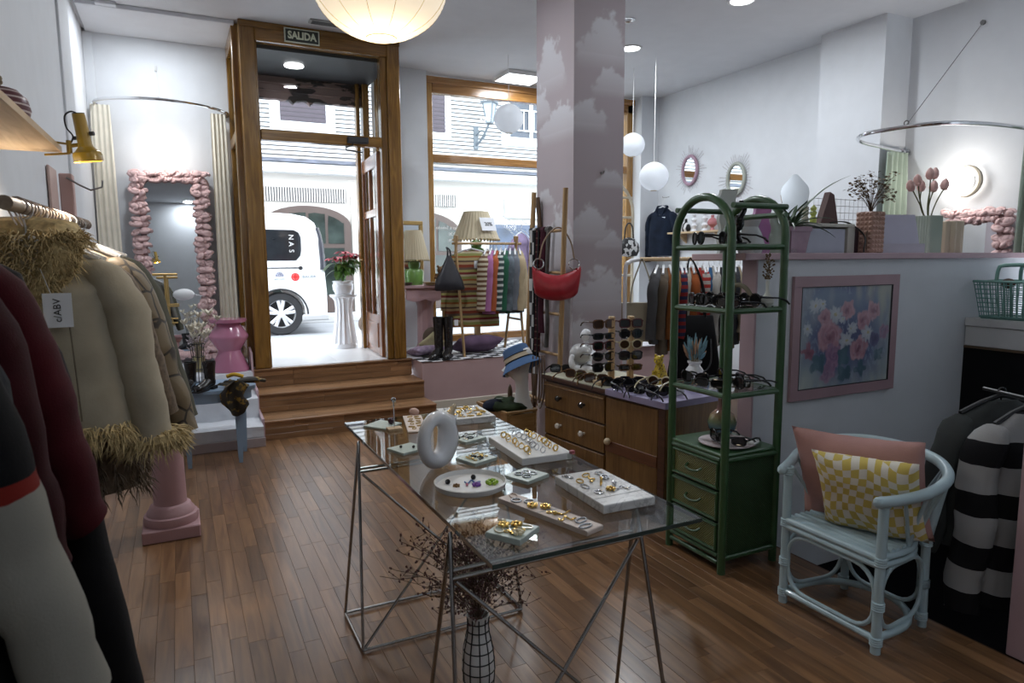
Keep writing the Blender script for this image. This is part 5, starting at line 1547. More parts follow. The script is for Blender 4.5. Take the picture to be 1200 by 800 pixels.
# ------------------------------------------------------------------ sunglasses
def shades_proto(name, frame_m, lens_m, shape, w=.14):
    """folded-open sunglasses, local: lenses face -y, temples run +y, z=0 on the table"""
    t = thing(name, 'x', 'sunglasses', (0, 0, 0))
    lw_, lh = w*.40, {'round': .048, 'square': .044, 'cat': .042, 'slim': .030}[shape]
    zc_ = lh/2+.004
    for s in (-1, 1):
        cx_ = s*w*.25; pts = []
        for k in range(20):
            a = 2*PI*k/20; ex = .55 if shape in ('square', 'slim') else 1.0
            px = cx_+lw_/2*(abs(math.cos(a))**ex)*(1 if math.cos(a) > 0 else -1); pz = zc_+lh/2*(abs(math.sin(a))**ex)*(1 if math.sin(a) > 0 else -1)
            if shape == 'cat' and math.sin(a) > 0: pz += .010*max(0, s*math.cos(a))
            pts.append((px, .006*abs(px)/(w/2), pz))
        q_ = MB(); q_.tube(pts, .0038, 6, closed=True); q_.build('rim', frame_m, t)
        q_ = MB(); c0 = (cx_, .006*.5, zc_)
        q_.add([c0]+[tuple(Vector(c0)+(Vector(p)-Vector(c0))*.97) for p in pts], [(0, k+1, (k+1) % 20+1) for k in range(20)]); q_.build('lens', lens_m, t)
        q_ = MB(); q_.tube([(s*w*.47, .006, zc_+lh*.25), (s*w*.485, .012, zc_+lh*.25), (s*w*.48, .09, zc_+lh*.25-.004), (s*w*.47, .125, zc_-.004), (s*w*.465, .14, zc_-.018)], [.0045, .004, .003, .0035, .0035], 6, flat=1.2); q_.build('temple', frame_m, t)
    q_ = MB(); q_.tube([(-.010, .0, zc_+lh*.2), (0, -.002, zc_+lh*.3), (.010, 0, zc_+lh*.2)], .0032, 6); q_.build('bridge', frame_m, t)
    return t
LENS_D = paint('dark_lens', (.012, .012, .014), .05); LENS_B = paint('brown_lens', (.05, .022, .012), .06)
BLKP = paint('black_acetate', (.010, .010, .012), .12); TORT = paint('tortoise', (.09, .04, .015), .15, var=.9, vs=70); CRMA = paint('cream_acetate', (.55, .47, .30), .2); REDA = paint('wine_acetate', (.07, .012, .015), .15); OLVA = paint('olive_acetate', (.10, .085, .02), .15, var=.6, vs=70)
SG_ = {}
def shades(kind, loc, rz, label, group, rot=None):
    spec = {'black_square': (BLKP, LENS_D, 'square'), 'black_round': (BLKP, LENS_D, 'round'), 'black_slim': (BLKP, LENS_D, 'slim'), 'black_cat': (BLKP, LENS_D, 'cat'), 'tort': (TORT, LENS_B, 'square'), 'cream': (CRMA, LENS_B, 'round'), 'wine': (REDA, LENS_D, 'square'), 'olive': (OLVA, LENS_B, 'round'), 'tort_slim': (TORT, LENS_D, 'slim')}[kind]
    if kind not in SG_:
        SG_[kind] = shades_proto('sunglasses', *spec); o_ = SG_[kind]
        o_.location = loc; o_.rotation_euler = rot or (0, 0, rz); o_['label'] = label; o_['group'] = group
        return o_
    return dup(SG_[kind], loc, rz, label, group, rot)

# ------------------------------------------------------------------ wooden dresser
WAL = wood('walnut', (.11, .05, .012), (.205, .11, .034), 'z', 1.3, .35, .06); WALD = wood('walnut_dark', (.045, .018, .010), (.09, .035, .018), 'x', 1.2, .35)
DA = math.atan2(2.874-4.016, 2.346-2.222)      # front runs towards the camera
DL = math.hypot(2.874-4.016, 2.346-2.222); DH = .72
ds = thing('dresser', 'low walnut dresser with three drawers and a door topped with sunglasses', 'dresser', (2.222, 4.016, 0), DA)
# local: x along the front from the far end to the near end, y into the body (behind the front)
def D_(x, y, z=0.0):
    """dresser-local point to world"""
    return (2.222+x*math.cos(DA)-y*math.sin(DA), 4.016+x*math.sin(DA)+y*math.cos(DA), z)
def dp(name, mat, *bx, b=.003, parent=ds, label=None):
    q_ = MB(); q_.b2(*bx, b); return q_.build(name, mat, parent, False, label=label)
dp('carcass', WALD, 0, DL, .018, .50, .10, .685)
dp('end_panel', WAL, DL-.0, DL+.012, .0, .50, .10, .685)
dp('top', WALD, -.01, DL+.02, -.012, .51, .685, .712)
dp('plinth', WALD, .02, DL-.02, .03, .48, .03, .10)
for x in (.05, DL-.05):
    q = MB(); q.b2(x-.02, x+.02, .04, .08, 0, .10, .004); q.b2(x-.02, x+.02, .42, .46, 0, .10, .004); q.build('foot', WALD, ds, False)
split = DL*.565
zz = [.115, .30, .485, .672]
KN = [paint('dark_knob', (.07, .065, .06), .15, .8), CLEAR, paint('dark_knob', (.07, .065, .06), .15, .8)]
GLK = paint('glass_knob', (.62, .58, .52), .08, var=.1, coat=1.0)
for k in range(3):
    d_ = dp('drawer', WAL, .012, split-.008, 0, .02, zz[k]+.006, zz[k+1]-.006)
    for x in (.20, split-.20):
        q = MB(); q.lathe([(.009, 0), (.008, .014), (.019, .024), (.021, .032), (.014, .042), (0, .044)], 14); q.v = [(p[0]+x, -p[2], p[1]+(zz[k]+zz[k+1])/2) for p in q.v]
        q.build('knob', GLK if k == 1 else KN[0], d_)
dp('drawer_moulding', WAL, .012, split-.008, -.008, .006, .640, .652)
d_ = dp('door', WAL, split+.008, DL-.05, 0, .02, .121, .666)
dp('door_band', wood('mahogany_band', (.09, .03, .012), (.15, .055, .022), 'x', 1, .35), split+.008, DL-.05, -.004, .004, .33, .40, parent=d_)
q = MB(); q.ball((split+.05, -.022, .40), .022, 14); q.build('knob', paint('cream_knob', (.55, .45, .30), .4), d_)
dp('corner_post', WALD, DL-.045, DL+.01, -.004, .03, .10, .685)
# cloths/papers on top
q = MB(); q.b2(-.008, split+.02, -.010, .49, 0, .006, .002); tag(q.build('paper_runner', paint('cream_paper', (.42, .40, .30), .6), None, False), 'cream paper covering the far half of the dresser top', 'paper', loc=D_(0, 0, .7122), rot=(0, 0, DA))
q = MB(); q.b2(split+.022, DL+.022, -.018, .51, 0, .007, .002); q.b2(split+.022, DL+.024, -.020, -.013, -.03, .006, .001); q.b2(DL+.019, DL+.024, -.018, .50, -.03, .006, .001)
tag(q.build('lilac_cover', paint('lilac_cover', (.30, .27, .42), .6), None, False), 'lilac cover hanging over the near half of the dresser top', 'cover', loc=D_(0, 0, .7132), rot=(0, 0, DA))
DT = .7195
# white figure holding a globe
fg = thing('figure_ornament', 'white ceramic figure curled around a grey ball on the dresser', 'ornament', D_(.13, .24, DT), DA+R(90)+R(10))
q = MB(); q.ball((-.03, 0, .13), .075, 22); q.build('ball', paint('ball_grey', (.42, .42, .42), .25, coat=.4), fg)
q = MB()
q.tube(spline([(.035, .0, .20), (.05, .01, .16), (.055, .01, .10), (.04, .0, .05), (.0, -.05, .03), (-.06, -.05, .03), (-.115, -.02, .05), (-.118, 0, .10), (-.10, 0, .13)], 6), [.022]*6+[.034]*6+[.036]*6+[.038]*6+[.034]*6+[.028]*6+[.022]*6+[.018]*6+[.015], 10)
q.tube(spline([(.05, -.03, .18), (.03, -.07, .14), (-.02, -.075, .12)], 5), .014, 8); q.tube(spline([(.05, .04, .17), (.02, .07, .13), (-.02, .07, .10)], 5), .014, 8)
q.tube([(.035, 0, .195), (.03, 0, .225)], .016, 8)
q.lathe([(0, 0), (.08, 0), (.085, .02), (.06, .04), (.03, .06), (0, .06)], 24, (.02, 0, 0), 1.3, .8)
q.build('figure', CERAMIC, fg)
q = MB(); q.ball((.02, 0, .255), .034, 16, 1.05, .9, 1.2); q.ball((-.014, 0, .248), .008, 8); q.ball((.03, 0, .268), .034, 12, 1, 1, 1); q.build('head', CERAMIC, fg)
# sunglasses stand
ss = thing('sunglasses_stand', 'pale wooden two-post stand holding five rows of sunglasses', 'stand', D_(.56, .20, DT), R(-12))
q = MB(); q.box((0, 0, .012), (.36, .16, .024), .003); q.build('base', RAW, ss, False)
for x in (-.055, .075):
    q = MB(); q.b2(x-.018, x+.018, .0, .035, .022, .42, .004); q.build('post', RAWZ, ss, False)
ssx = D_(.56, .20, DT)
rows_ = [('tort', 'wine', 'tortoise square', 'wine-red square'), ('black_slim', 'black_round', 'black narrow', 'black round'), ('wine', 'cream', 'wine-red square', 'cream round'), ('black_cat', 'black_square', 'black cat-eye', 'black square'), ('black_square', 'tort_slim', 'black square', 'tortoise narrow')]
for k, (l_, r2, a_, b2_) in enumerate(rows_):
    z = DT+.345-.068*k
    rw = ['top', 'second', 'third', 'fourth', 'lowest'][k]
    c_, s_ = math.cos(R(-12)), math.sin(R(-12))
    for dx, kd, nm, sd in ((-.115, l_, a_, 'left'), (.065, r2, b2_, 'right')):
        px, py = dx, -.012-.0
        shades(kd, (ssx[0]+px*c_-py*s_, ssx[1]+px*s_+py*c_, z), R(-12)+R(8 if sd == 'left' else -2), f'{nm} sunglasses at the {sd} of the {rw} row of the stand', 'sunglasses on the wooden stand').scale = (1.2, 1.2, 1.2)
# loose glasses on the dresser top
lay = [('black_square', .07, .10, 40, 'black sunglasses folded at the far end of the dresser', .0), ('tort', .30, .05, 20, 'tortoise sunglasses first of the front row on the dresser', 0), ('olive', .40, .045, 60, 'olive mottled sunglasses lying in the front row beside the tortoise pair', 0), ('tort', .505, .05, 35, 'tortoise sunglasses last before the lilac cover', 0),
       ('black_square', .66, .06, 30, 'black sunglasses at the far corner of the lilac cover', 0), ('black_round', .74, .055, 75, 'black round sunglasses in the front pile on the lilac cover', 0), ('black_square', .70, .17, 50, 'black sunglasses at the back of the lilac cover pile', 0), ('black_cat', .80, .14, 20, 'black cat-eye sunglasses behind the front pile on the lilac cover', 0), ('black_slim', .87, .07, 55, 'black narrow sunglasses before the white block on the dresser', 0), ('black_square', .95, .05, 30, 'black sunglasses nearest the dresser corner', 0), ('black_round', 1.03, .06, 80, 'black round sunglasses beside the rack post on the dresser', 0)]
for kd, x, y, a, l_, z in lay:
    shades(kd, D_(x, y, DT+.002), DA+R(a)+PI, l_, 'sunglasses on the dresser')
wb = MB(); wb.box((0, 0, .018), (.16, .11, .036), .003)
tag(wb.build('display_block', PORC, None, False), 'low white block with cream sunglasses on the dresser', 'block', loc=D_(.98, .19, DT), rot=(0, 0, DA+R(8)))
shades('cream', D_(.95, .16, DT+.0365), DA+R(20)+PI, 'cream-rimmed sunglasses on the low white block', 'sunglasses on the dresser')
shades('black_square', D_(1.03, .20, DT+.0365), DA+R(10)+PI, 'black sunglasses on the low white block', 'sunglasses on the dresser')
# yellow leopard
lp_ = thing('leopard_ornament', 'yellow spotted ceramic leopard sitting on the dresser', 'ornament', D_(.80, .30, DT), R(-60))
mt, nt, b_ = _new('leopard_yellow'); v_ = coords(nt); vo = N(nt, 'ShaderNodeTexVoronoi'); vo.inputs['Scale'].default_value = 75
nt.links.new(v_, vo.inputs[0]); r_ = ramp(nt, [(0, (.06, .035, .01)), (.26, (.10, .06, .012)), (.34, (.50, .35, .015)), (1, (.58, .42, .03))]); nt.links.new(vo.outputs[0], r_.inputs[0]); nt.links.new(r_.outputs[0], b_.inputs['Base Color']); b_.inputs['Roughness'].default_value = .25; LEO = mt
q = MB(); q.lathe([(0, 0), (.042, 0), (.05, .03), (.045, .07), (.033, .11), (.024, .14), (.0, .15)], 24, (0, .012, 0), 1, 1.15)
for s in (-1, 1):
    q.tube([(s*.018, -.035, .10), (s*.02, -.05, .05), (s*.02, -.055, .008)], [.014, .011, .012], 8); q.ball((s*.02, -.062, .008), .012, 8, 1, 1.4, .7); q.ball((s*.042, .01, .03), .03, 10, .7, 1.2, 1.1)
q.tube(spline([(0, .06, .01), (.05, .06, .012), (.06, .01, .012)], 5), .008, 8)
q.build('body', LEO, lp_)
q = MB(); q.ball((0, -.012, .165), .030, 16, 1, 1, .95); q.ball((0, -.038, .157), .015, 10, 1.1, .8, .8)
for s in (-1, 1): q.ball((s*.022, -.005, .19), .010, 8)
q.build('head', LEO, lp_)
q = MB()
for s in (-1, 1): q.ball((s*.012, -.038, .172), .003, 6)
q.ball((0, -.052, .160), .004, 6); q.build('eyes', BLACK, lp_)
# ribbed white vase with blue dried grass
wvv = thing('ribbed_vase', 'ribbed white jar of blue dried grass on the dresser behind the rack', 'vase', D_(.99, .40, DT))
q = MB(); pr_ = [(0, 0), (.045, 0)]+[(.050+.0022*(k % 2), .006+.0075*k) for k in range(16)]+[(.044, .132), (.034, .145), (.034, .155), (.042, .165), (.042, .175), (.036, .175), (.03, .15), (0, .1)]
q.lathe(pr_, 30); q.build('jar', CERAMIC, wvv)
q = MB(); qb = MB(); qo = MB(); rnd = random.Random(31)
for i in range(34):
    a = rnd.random()*2*PI; s_ = rnd.random()**.6*.085; h = rnd.uniform(.04, .15)-s_*.4
    tip = (s_*math.cos(a), s_*math.sin(a), .20+h); base = (s_*.6*math.cos(a), s_*.6*math.sin(a), .175+h*.4)
    q.tube([(0, 0, .15), base], .0014, 4); (qb if i % 4 else qo).tube([base, tuple(Vector(base)*.5+Vector(tip)*.5), tip], [.004, .009, .002], 6)
q.build('stems', paint('dry_stem', (.30, .25, .16), .9), wvv, True, kind='stuff')
qb.build('blue_plumes', paint('dusty_blue', (.16, .30, .36), .9, var=.3, vs=40), wvv, True, kind='stuff'); qo.build('peach_plumes', paint('dry_peach', (.42, .25, .16), .9), wvv, True, kind='stuff')
# black tote standing at the back
bk = thing('black_tote', 'large black cloth tote on the white garment rack behind the ribbed vase', 'bag', (3.86, 4.36, .47), R(-25))
q = MB(); q.rings([[(x*w_, y*t_, z) for x, y in [(math.copysign(abs(math.cos(a))**.4, math.cos(a)), math.copysign(abs(math.sin(a))**.6, math.sin(a))) for a in [2*PI*k/24 for k in range(24)]]] for z, w_, t_ in ((0, .22, .05), (.05, .225, .06), (.36, .18, .04), (.55, .15, .02), (.555, .145, .012))]); q.build('body', BLKW, bk, True, 60)
for y in (-.02, .02):
    q = MB(); q.tube(spline([(-.08, y, .54), (-.07, y+.05, .80), (0, .19, 1.03), (.07, y+.05, .80), (.08, y, .54)], 5), .007, 6); q.build('handle', BLKW, bk)
q = MB(); q.tube(spline([(.0, -.055, .38), (-.03, -.065, .2), (.05, -.068, .09), (.12, -.06, .16), (.12, -.05, .36)], 5), .007, 6); q.build('strap', paint('strap_grey', (.04, .045, .05), .6), bk)
# ------------------------------------------------------------------ small wooden drawer box with beret and hat head
OAK = wood('oak_box', (.24, .13, .045), (.42, .26, .11), 'x', 1.2, .4, .05)
wb_ = thing('drawer_box', 'low light oak drawer chest left of the dresser', 'chest', (1.985, 4.112, 0), math.atan2(4.543-4.112, 1.953-1.985)-PI/2)
# local: y runs away along the left face, x runs to the right
for nm, bxx, b in (('left_panel', (0, .02, 0, .44, .04, .43), .003), ('right_panel', (.225, .245, 0, .44, .04, .43), .003), ('back_panel', (0, .245, .42, .44, .04, .43), .003), ('front_drawer', (.02, .225, .0, .018, .22, .42), .003), ('lower_panel', (.02, .225, .0, .018, .04, .21), .003), ('tray_bottom', (.02, .225, .018, .42, .405, .418), .0), ('rim', (-.006, .250, -.006, .012, .43, .45), .003), ('rim', (-.006, .012, .012, .446, .43, .45), .003), ('rim', (.233, .250, .012, .446, .43, .45), .003), ('rim', (.012, .233, .43, .446, .43, .45), .003)):
    q = MB(); q.b2(*bxx, b); q.build(nm, OAK, wb_, False)
q = MB()
for x in (.02, .225):
    for y in (.02, .42): q.tube([(x, y, 0), (x, y, .06)], .014, 8)
q.build('feet', OAK, wb_)
hd = thing('hat_head', 'white mannequin head on a tall neck standing on the oak chest', 'mannequin head', (2.16, 4.22, .418), R(150))
q = MB(); q.rings([[(c_x+rx_*math.cos(a), ry_*math.sin(a), z) for a in [2*PI*k/28 for k in range(28)]] for z, rx_, ry_, c_x in ((0, .085, .075, 0), (.02, .082, .072, 0), (.09, .055, .05, 0), (.17, .045, .042, .0), (.22, .048, .045, .005), (.245, .06, .055, .02), (.27, .075, .062, .032), (.30, .082, .066, .035), (.34, .085, .07, .028), (.38, .088, .073, .018), (.42, .08, .07, .008), (.455, .055, .05, .0), (.47, .02, .02, 0))])
q.build('head', paint('mannequin_white', (.70, .70, .69), .35), hd)
q = MB(); q.tube([(.105, 0, .335), (.122, 0, .305), (.134, 0, .288)], [.008, .012, .016], 10); q.ball((.112, 0, .262), .012, 8, 1, 1.6, .8); q.ball((.106, 0, .25), .012, 8, 1, 1.4, .7); q.build('nose_and_lips', paint('mannequin_white', (.70, .70, .69), .35), hd)
q = MB()
for s in (-1, 1): q.ball((.098, s*.032, .345), .013, 10, .6, 1.3, .6); q.torus((.02, s*.072, .325), .016, .006, 12, 6, 'y', .7, 1.3)
q.build('eyes_and_ears', paint('mannequin_white', (.70, .70, .69), .35), hd)
ht = thing('bucket_hat', 'blue bucket hat with cream band tilted on the mannequin head', 'hat', (2.155, 4.225, .755), R(150), rot=(R(16), R(24), R(150)))
HATB = fabric('denim_blue_felt', (.085, .155, .30), .15)
q = MB(); q.lathe([(.155, -.03), (.15, -.022), (.105, .03), (.103, .035)], 40, cap0=False, cap1=False); q.lathe([(.150, -.032), (.146, -.026), (.100, .028)], 40, cap0=False, cap1=False); q.build('brim', HATB, ht)
q = MB(); q.lathe([(.104, .03), (.100, .08), (.092, .125), (.08, .135), (0, .138)], 40, cap0=False); q.build('crown', HATB, ht)
q = MB(); q.lathe([(.1065, .036), (.1045, .068), (.1035, .068), (.1035, .036)], 40, cap0=False, cap1=False); q.build('band', paint('hat_band', (.55, .47, .35), .7), ht)
q = MB(); q.torus((0, 0, .034), .106, .004, 40, 6); q.torus((0, 0, .070), .1045, .003, 40, 6); q.build('band_edge', BLKW, ht)
gb = thing('green_beret', 'dark green knitted beret with white tag lying on the oak chest', 'hat', (2.075, 4.27, .4195), .5)
q = MB(); q.lathe([(0, 0), (.09, 0), (.125, .025), (.13, .045), (.10, .07), (.04, .078), (0, .078)], 30, (0, 0, 0), 1.05, 1.15); q.v = [(x, y, z*(1+.5*nz(x*12, y*12))) for x, y, z in q.v]; q.build('knit', fabric('bottle_green_knit', (.022, .035, .016), .4, weave=120), gb, True, 70)
q = MB(); q.ball((-.06, .09, .04), .075, 16, 1.2, 1, .6); q.build('navy_fold', fabric('navy_cloth', (.012, .015, .03), .2), gb)
q = MB(); q.box((-.04, .05, .092), (.06, .04, .003), rz=.5, ry=.2); q.build('tag', PAPER, gb, False)
bn = thing('bead_necklace', 'brown bead necklaces hanging behind the mannequin head', 'necklace', (2.205, 4.10, .56))
q = MB()
for k in range(3): q.tube(spline([(-.02+.025*k, 0, .27), (-.035+.03*k, -.01, .12), (-.02+.02*k, -.015, -.04-.03*k), (.02+.02*k, -.012, .0), (.03+.02*k, 0, .27)], 6), .005, 6)
q.build('strands', paint('brown_bead', (.14, .08, .045), .5), bn)
q = MB(); q.ball((.02, -.015, -.08), .016, 10, 1, .6, 1.2); q.build('pendant', PORC, bn)
q = MB(); q.ball((0, 0, .07), .075, 16, .25, .25, 1.0)
tag(q.build('wood_paddle', paint('dark_oval', (.09, .055, .03), .5)), 'dark brown oval wooden paddle behind the mannequin head', 'paddle', loc=(2.20, 4.50, .4195))

# ------------------------------------------------------------------ ladder with scarves and red bag on the column
ld = thing('wooden_ladder', 'pale wooden display ladder leaning against the cloud column', 'ladder', (2.50, 4.28, 0))
LW = wood('ladder_wood', (.30, .18, .075), (.45, .29, .14), 'z', .8, .5)
q = MB(); q.tube([(-.03, -.02, .0), (-.048, -.165, 1.99)], .019, 10); q.build('rail', LW, ld)
q = MB(); q.tube([(-.03, .53, .0), (-.048, .30, 2.0)], .019, 10); q.build('rail', LW, ld)
for z in (.42, .80, 1.10, 1.40, 1.70):
    t = z/2; q = MB(); q.tube([(-.03-.018*t, -.02-.145*t, z), (-.03-.018*t, .53-.23*t, z)], .011, 8); q.build('rung', LW, ld)
def scarf(label, y0, w_, z1, mat, th=.012, seed=0, z0=1.715):
    t = thing('scarf', label, 'scarf', (2.462, 4.28+y0, z0), 0, 'scarves on the wooden ladder')
    q_ = MB(); q_.sheet(lambda u, v: (-.028-.01*math.sin(v*2)+.012*math.sin(u*6+seed), (u-.5)*w_*(1-.25*math.sin(v*3))+.05*v*nz(v*2, seed)+.02*v, -v*(z0-z1)), 8, 24, th, (-1, 0, 0)); q_.build('cloth', mat, t, True, 60)
    q_ = MB(); q_.tube([(-.028, -w_*.45, -.002), (-.028, w_*.45, -.002)], .022, 8); q_.build('fold', mat, t)
scarf('black and white checked scarf reaching lowest on the ladder', .26, .12, .62, checker('scarf_check', (.45, .45, .45), (.015, .015, .016), 1.0, axes=(1, 11, 11)), seed=1)
scarf('plain plum scarf on the top rung of the ladder', .12, .07, .95, fabric('plum_scarf', (.055, .015, .025), .2), seed=2)
scarf('grey tweed scarf on the ladder beside the red bag', .04, .055, .85, fabric('grey_tweed_scarf', (.10, .095, .09), .5, weave=80), seed=3)
scarf('black scarf at the back of the ladder', .19, .09, .72, BLKW, seed=4)
scarf('dark burgundy patterned scarf between the plum and black ones', .16, .06, .80, stripes('burgundy_dash', [(0, (.05, .015, .02)), (.8, (.14, .08, .06))], .05, 'z'), seed=5)
rb = thing('red_handbag', 'red slouchy shoulder bag with chrome rings hanging on the ladder', 'handbag', (2.405, 4.16, 1.42), R(-30), )
REDB = paint('red_satin', (.30, .006, .016), .4, var=.15, vs=30, bmp=.2, bs=18)
q = MB(); rs = []
for i in range(21):
    t = i/20; x = -.17+.34*t
    top = .03-.065*math.sin(PI*t)**.9; bot = -.05-.165*max(0, math.sin(PI*t))**.22
    zc_, h_ = (top+bot)/2, (top-bot)/2
    th = .02+.04*math.sin(PI*t)**.6
    rs.append([(x+.006*nz(a*2, t*6), th*math.cos(a)*(1-.3*math.sin(a))*(1+.12*nz(t*8, a)), zc_+h_*math.sin(a)) for a in [2*PI*k/16 for k in range(16)]])
q.rings(rs); q.build('body', REDB, rb, True, 70)
q = MB()
for s in (-1, 1): q.torus((s*.125, 0, .045), .036, .005, 24, 8, 'y')
q.build('rings', CHROME, rb)
q = MB()
for s in (-1, 1): q.tube([(s*.15, 0, -.01), (s*.14, 0, .015)], .016, 8, flat=.5)
q.build('tabs', REDB, rb)
q = MB(); q.tube(spline([(-.12, 0, .08), (-.09, .015, .20), (-.02, .03, .288), (.04, .03, .29), (.10, .02, .20), (.125, 0, .08)], 6), .011, 8, flat=.5); q.build('strap', paint('tan_strap', (.22, .14, .08), .5), rb)
# ------------------------------------------------------------------ green rattan etagere
GRN = paint('rattan_green', (.034, .090, .034), .3, var=.18, vs=10, coat=.3)
mt, nt, b_ = _new('green_weave'); v_ = coords(nt, (1, 1, 1)); 
sp = N(nt, 'ShaderNodeSeparateXYZ'); nt.links.new(v_, sp.inputs[0])
def weave(mt, nt, b_, ca_, cb2):
    v1 = coords(nt, (120, 120, 120)); w1 = N(nt, 'ShaderNodeTexWave'); w1.inputs['Scale'].default_value = .45; w1.inputs['Distortion'].default_value = 1.0; w1.bands_direction = 'DIAGONAL'
    nt.links.new(v1, w1.inputs[0]); r1 = ramp(nt, [(.2, ca_), (.7, cb2)]); nt.links.new(w1.outputs['Fac'], r1.inputs[0]); nt.links.new(r1.outputs[0], b_.inputs['Base Color']); b_.inputs['Roughness'].default_value = .5; bump(nt, b_, w1.outputs['Fac'], .6, .004)
weave(mt, nt, b_, (.018, .042, .016), (.038, .085, .032)); WEAVE = mt
mt, nt, b_ = _new('straw_weave'); weave(mt, nt, b_, (.045, .075, .016), (.19, .17, .055)); STRAW = mt
RX0, RX1, RY0, RY1 = 2.245, 2.58, 2.31, 2.69
et = thing('rattan_etagere', 'tall green rattan shelf unit with arched top and three woven drawers', 'shelf unit', (RX0, RY0, 0))
W_, D2 = RX1-RX0, RY1-RY0
PR_ = .0195
for xx, nm in ((0, 'front'), (W_, 'rear')):
    q = MB(); r_a = D2/2
    pts = [(xx, 0, 0), (xx, 0, .6), (xx, 0, 1.2), (xx, 0, 1.60)]+[(xx, r_a-r_a*math.cos(a), 1.60+.185*math.sin(a)) for a in [PI*k/16 for k in range(1, 16)]]+[(xx, D2, 1.60), (xx, D2, 1.2), (xx, D2, .6), (xx, D2, 0)]
    q.tube(pts, PR_, 14); q.build('arch_frame', GRN, et)
levels = [.86, 1.255, 1.55]
def bar(p0, p1, r_=.0135, nm='crossbar'):
    q_ = MB(); q_.tube([p0, p1], r_, 10); q_.build(nm, GRN, et)
for z in levels+[1.735]:
    for y in (0, D2): bar((0, y, z), (W_, y, z))
    if z < 1.7:
        for x in (0, W_): bar((x, 0, z), (x, D2, z))
bar((W_, 0, 1.70), (W_, D2, 1.70))
for z in levels:
    q = MB(); q.b2(.012, W_-.012, .012, D2-.012, z+.006, z+.012, .001); q.build('glass_shelf', CLEAR, et, False)
# cabinet
def ep(name, mat, *bx, b=.003, parent=et):
    q_ = MB(); q_.b2(*bx, b); return q_.build(name, mat, parent, False)
ep('cabinet_top', GRN, -.012, W_+.005, -.005, D2+.005, .565, .585, b=.006)
ep('side_panel', WEAVE, .015, W_-.015, -.004, .006, .09, .56)
ep('side_panel', WEAVE, .015, W_-.015, D2-.006, D2+.004, .09, .56)
ep('back_panel', WEAVE, W_-.006, W_+.004, .015, D2-.015, .09, .56)
ep('inner_floor', GRN, .0, W_, .0, D2, .08, .095)
for z in (.075, .555):
    for y in (-.004, D2+.004): bar((0, y, z), (W_, y, z), .013, 'cabinet_rail')
for z in (.05, .085, .555): bar((-.004, .02, z), (-.004, D2-.02, z), .012, 'cabinet_rail')
dz = [(.405, .545), (.25, .395), (.10, .24)]
for z0, z1 in dz:
    d_ = ep('drawer', GRN, -.006, .02, .024, D2-.024, z0, z1)
    ep('woven_front', STRAW, -.010, -.004, .040, D2-.040, z0+.018, z1-.018, b=.001, parent=d_)
    q = MB()
    for y in (.034, D2-.034): q.tube([(-.010, y, z0+.008), (-.010, y, z1-.008)], .008, 8)
    for z in (z0+.010, z1-.010): q.tube([(-.010, .030, z), (-.010, D2-.030, z)], .008, 8)
    q.build('drawer_moulding', GRN, d_)
    q = MB(); ym = D2/2; q.tube(spline([(-.012, ym-.05, (z0+z1)/2+.008), (-.032, ym-.04, (z0+z1)/2-.004), (-.038, ym, (z0+z1)/2-.010), (-.032, ym+.04, (z0+z1)/2-.004), (-.012, ym+.05, (z0+z1)/2+.008)], 5), .006, 8); q.build('handle', GRN, d_)
ET = lambda x, y, z: (RX0+x, RY0+y, z)
FR = R(-90)
# sunglasses on the glass shelves (lenses towards the front, -x)
shelf_l = {1.562: 'upper', 1.267: 'middle', .872: 'lower'}
sp_ = [('black_round', .055, .29, 1.562, 'with large round lenses at the left of the top shelf'), ('black_square', .06, .10, 1.562, 'in the middle of the top shelf beside the black stand'),
       ('black_square', .06, .30, 1.267, 'first from the left on the middle shelf'), ('black_cat', .05, .18, 1.267, 'second from the left on the middle shelf'), ('black_round', .14, .24, 1.267, 'behind the front pairs on the middle shelf'), ('black_slim', .05, .07, 1.267, 'by the front post on the middle shelf'), ('black_round', .20, .08, 1.267, 'large pair at the right of the middle shelf'), ('black_square', .26, .20, 1.267, 'at the back of the middle shelf'),
       ('black_cat', .06, .29, .872, 'at the left of the lower shelf'), ('black_slim', .05, .17, .872, 'in front on the lower shelf'), ('black_round', .13, .10, .872, 'beside the front post on the lower shelf'), ('black_square', .21, .12, .872, 'at the right of the lower shelf'), ('black_round', .22, .26, .872, 'at the back of the lower shelf')]
for kd, x, y, z, l_ in sp_:
    shades(kd, ET(x, y, z+.0005), FR+R(random.uniform(-25, 25)), 'black sunglasses '+l_+' of the rack', 'sunglasses on the green rack')
bs = thing('face_stand', 'black curled ornament holding sunglasses on the rack top shelf', 'stand', ET(.10, .05, 1.5625))
q = MB(); q.lathe([(0, 0), (.03, 0), (.03, .008), (0, .01)], 16); q.tube(spline([(0, 0, .01), (.0, .02, .06), (-.01, .0, .11), (.01, -.01, .16), (0, .01, .20)], 6), [.012]*24+[.005], 8); q.ball((0, .01, .10), .028, 10, .7, 1, 1.5); q.build('figure', BLACKG, bs)
# plate with sunglasses on the cabinet
pp_ = MB(); pp_.lathe([(0, 0), (.08, 0), (.135, .012), (.135, .016), (.08, .006), (0, .005)], 40)
tag(pp_.build('oval_plate', paint('pink_marble_plate', (.58, .50, .52), .25, var=.12, vs=15)), 'pale pink plate with black sunglasses on the green cabinet', 'plate', loc=ET(.145, .14, .5852))
shades('black_square', ET(.10, .16, .5925), FR+R(-15), 'black sunglasses at the left on the pale pink plate', 'sunglasses on the pink plate')
shades('black_slim', ET(.13, .10, .5925), FR+R(20), 'black narrow sunglasses at the right on the pale pink plate', 'sunglasses on the pink plate')
wh_ = MB(); wh_.box((0, 0, .006), (.07, .04, .012), .003)
tag(wh_.build('soap_bar', PORC, None, False), 'small white block at the edge of the pale pink plate', 'block', loc=ET(.235, .055, .596), rot=(0, 0, .4))
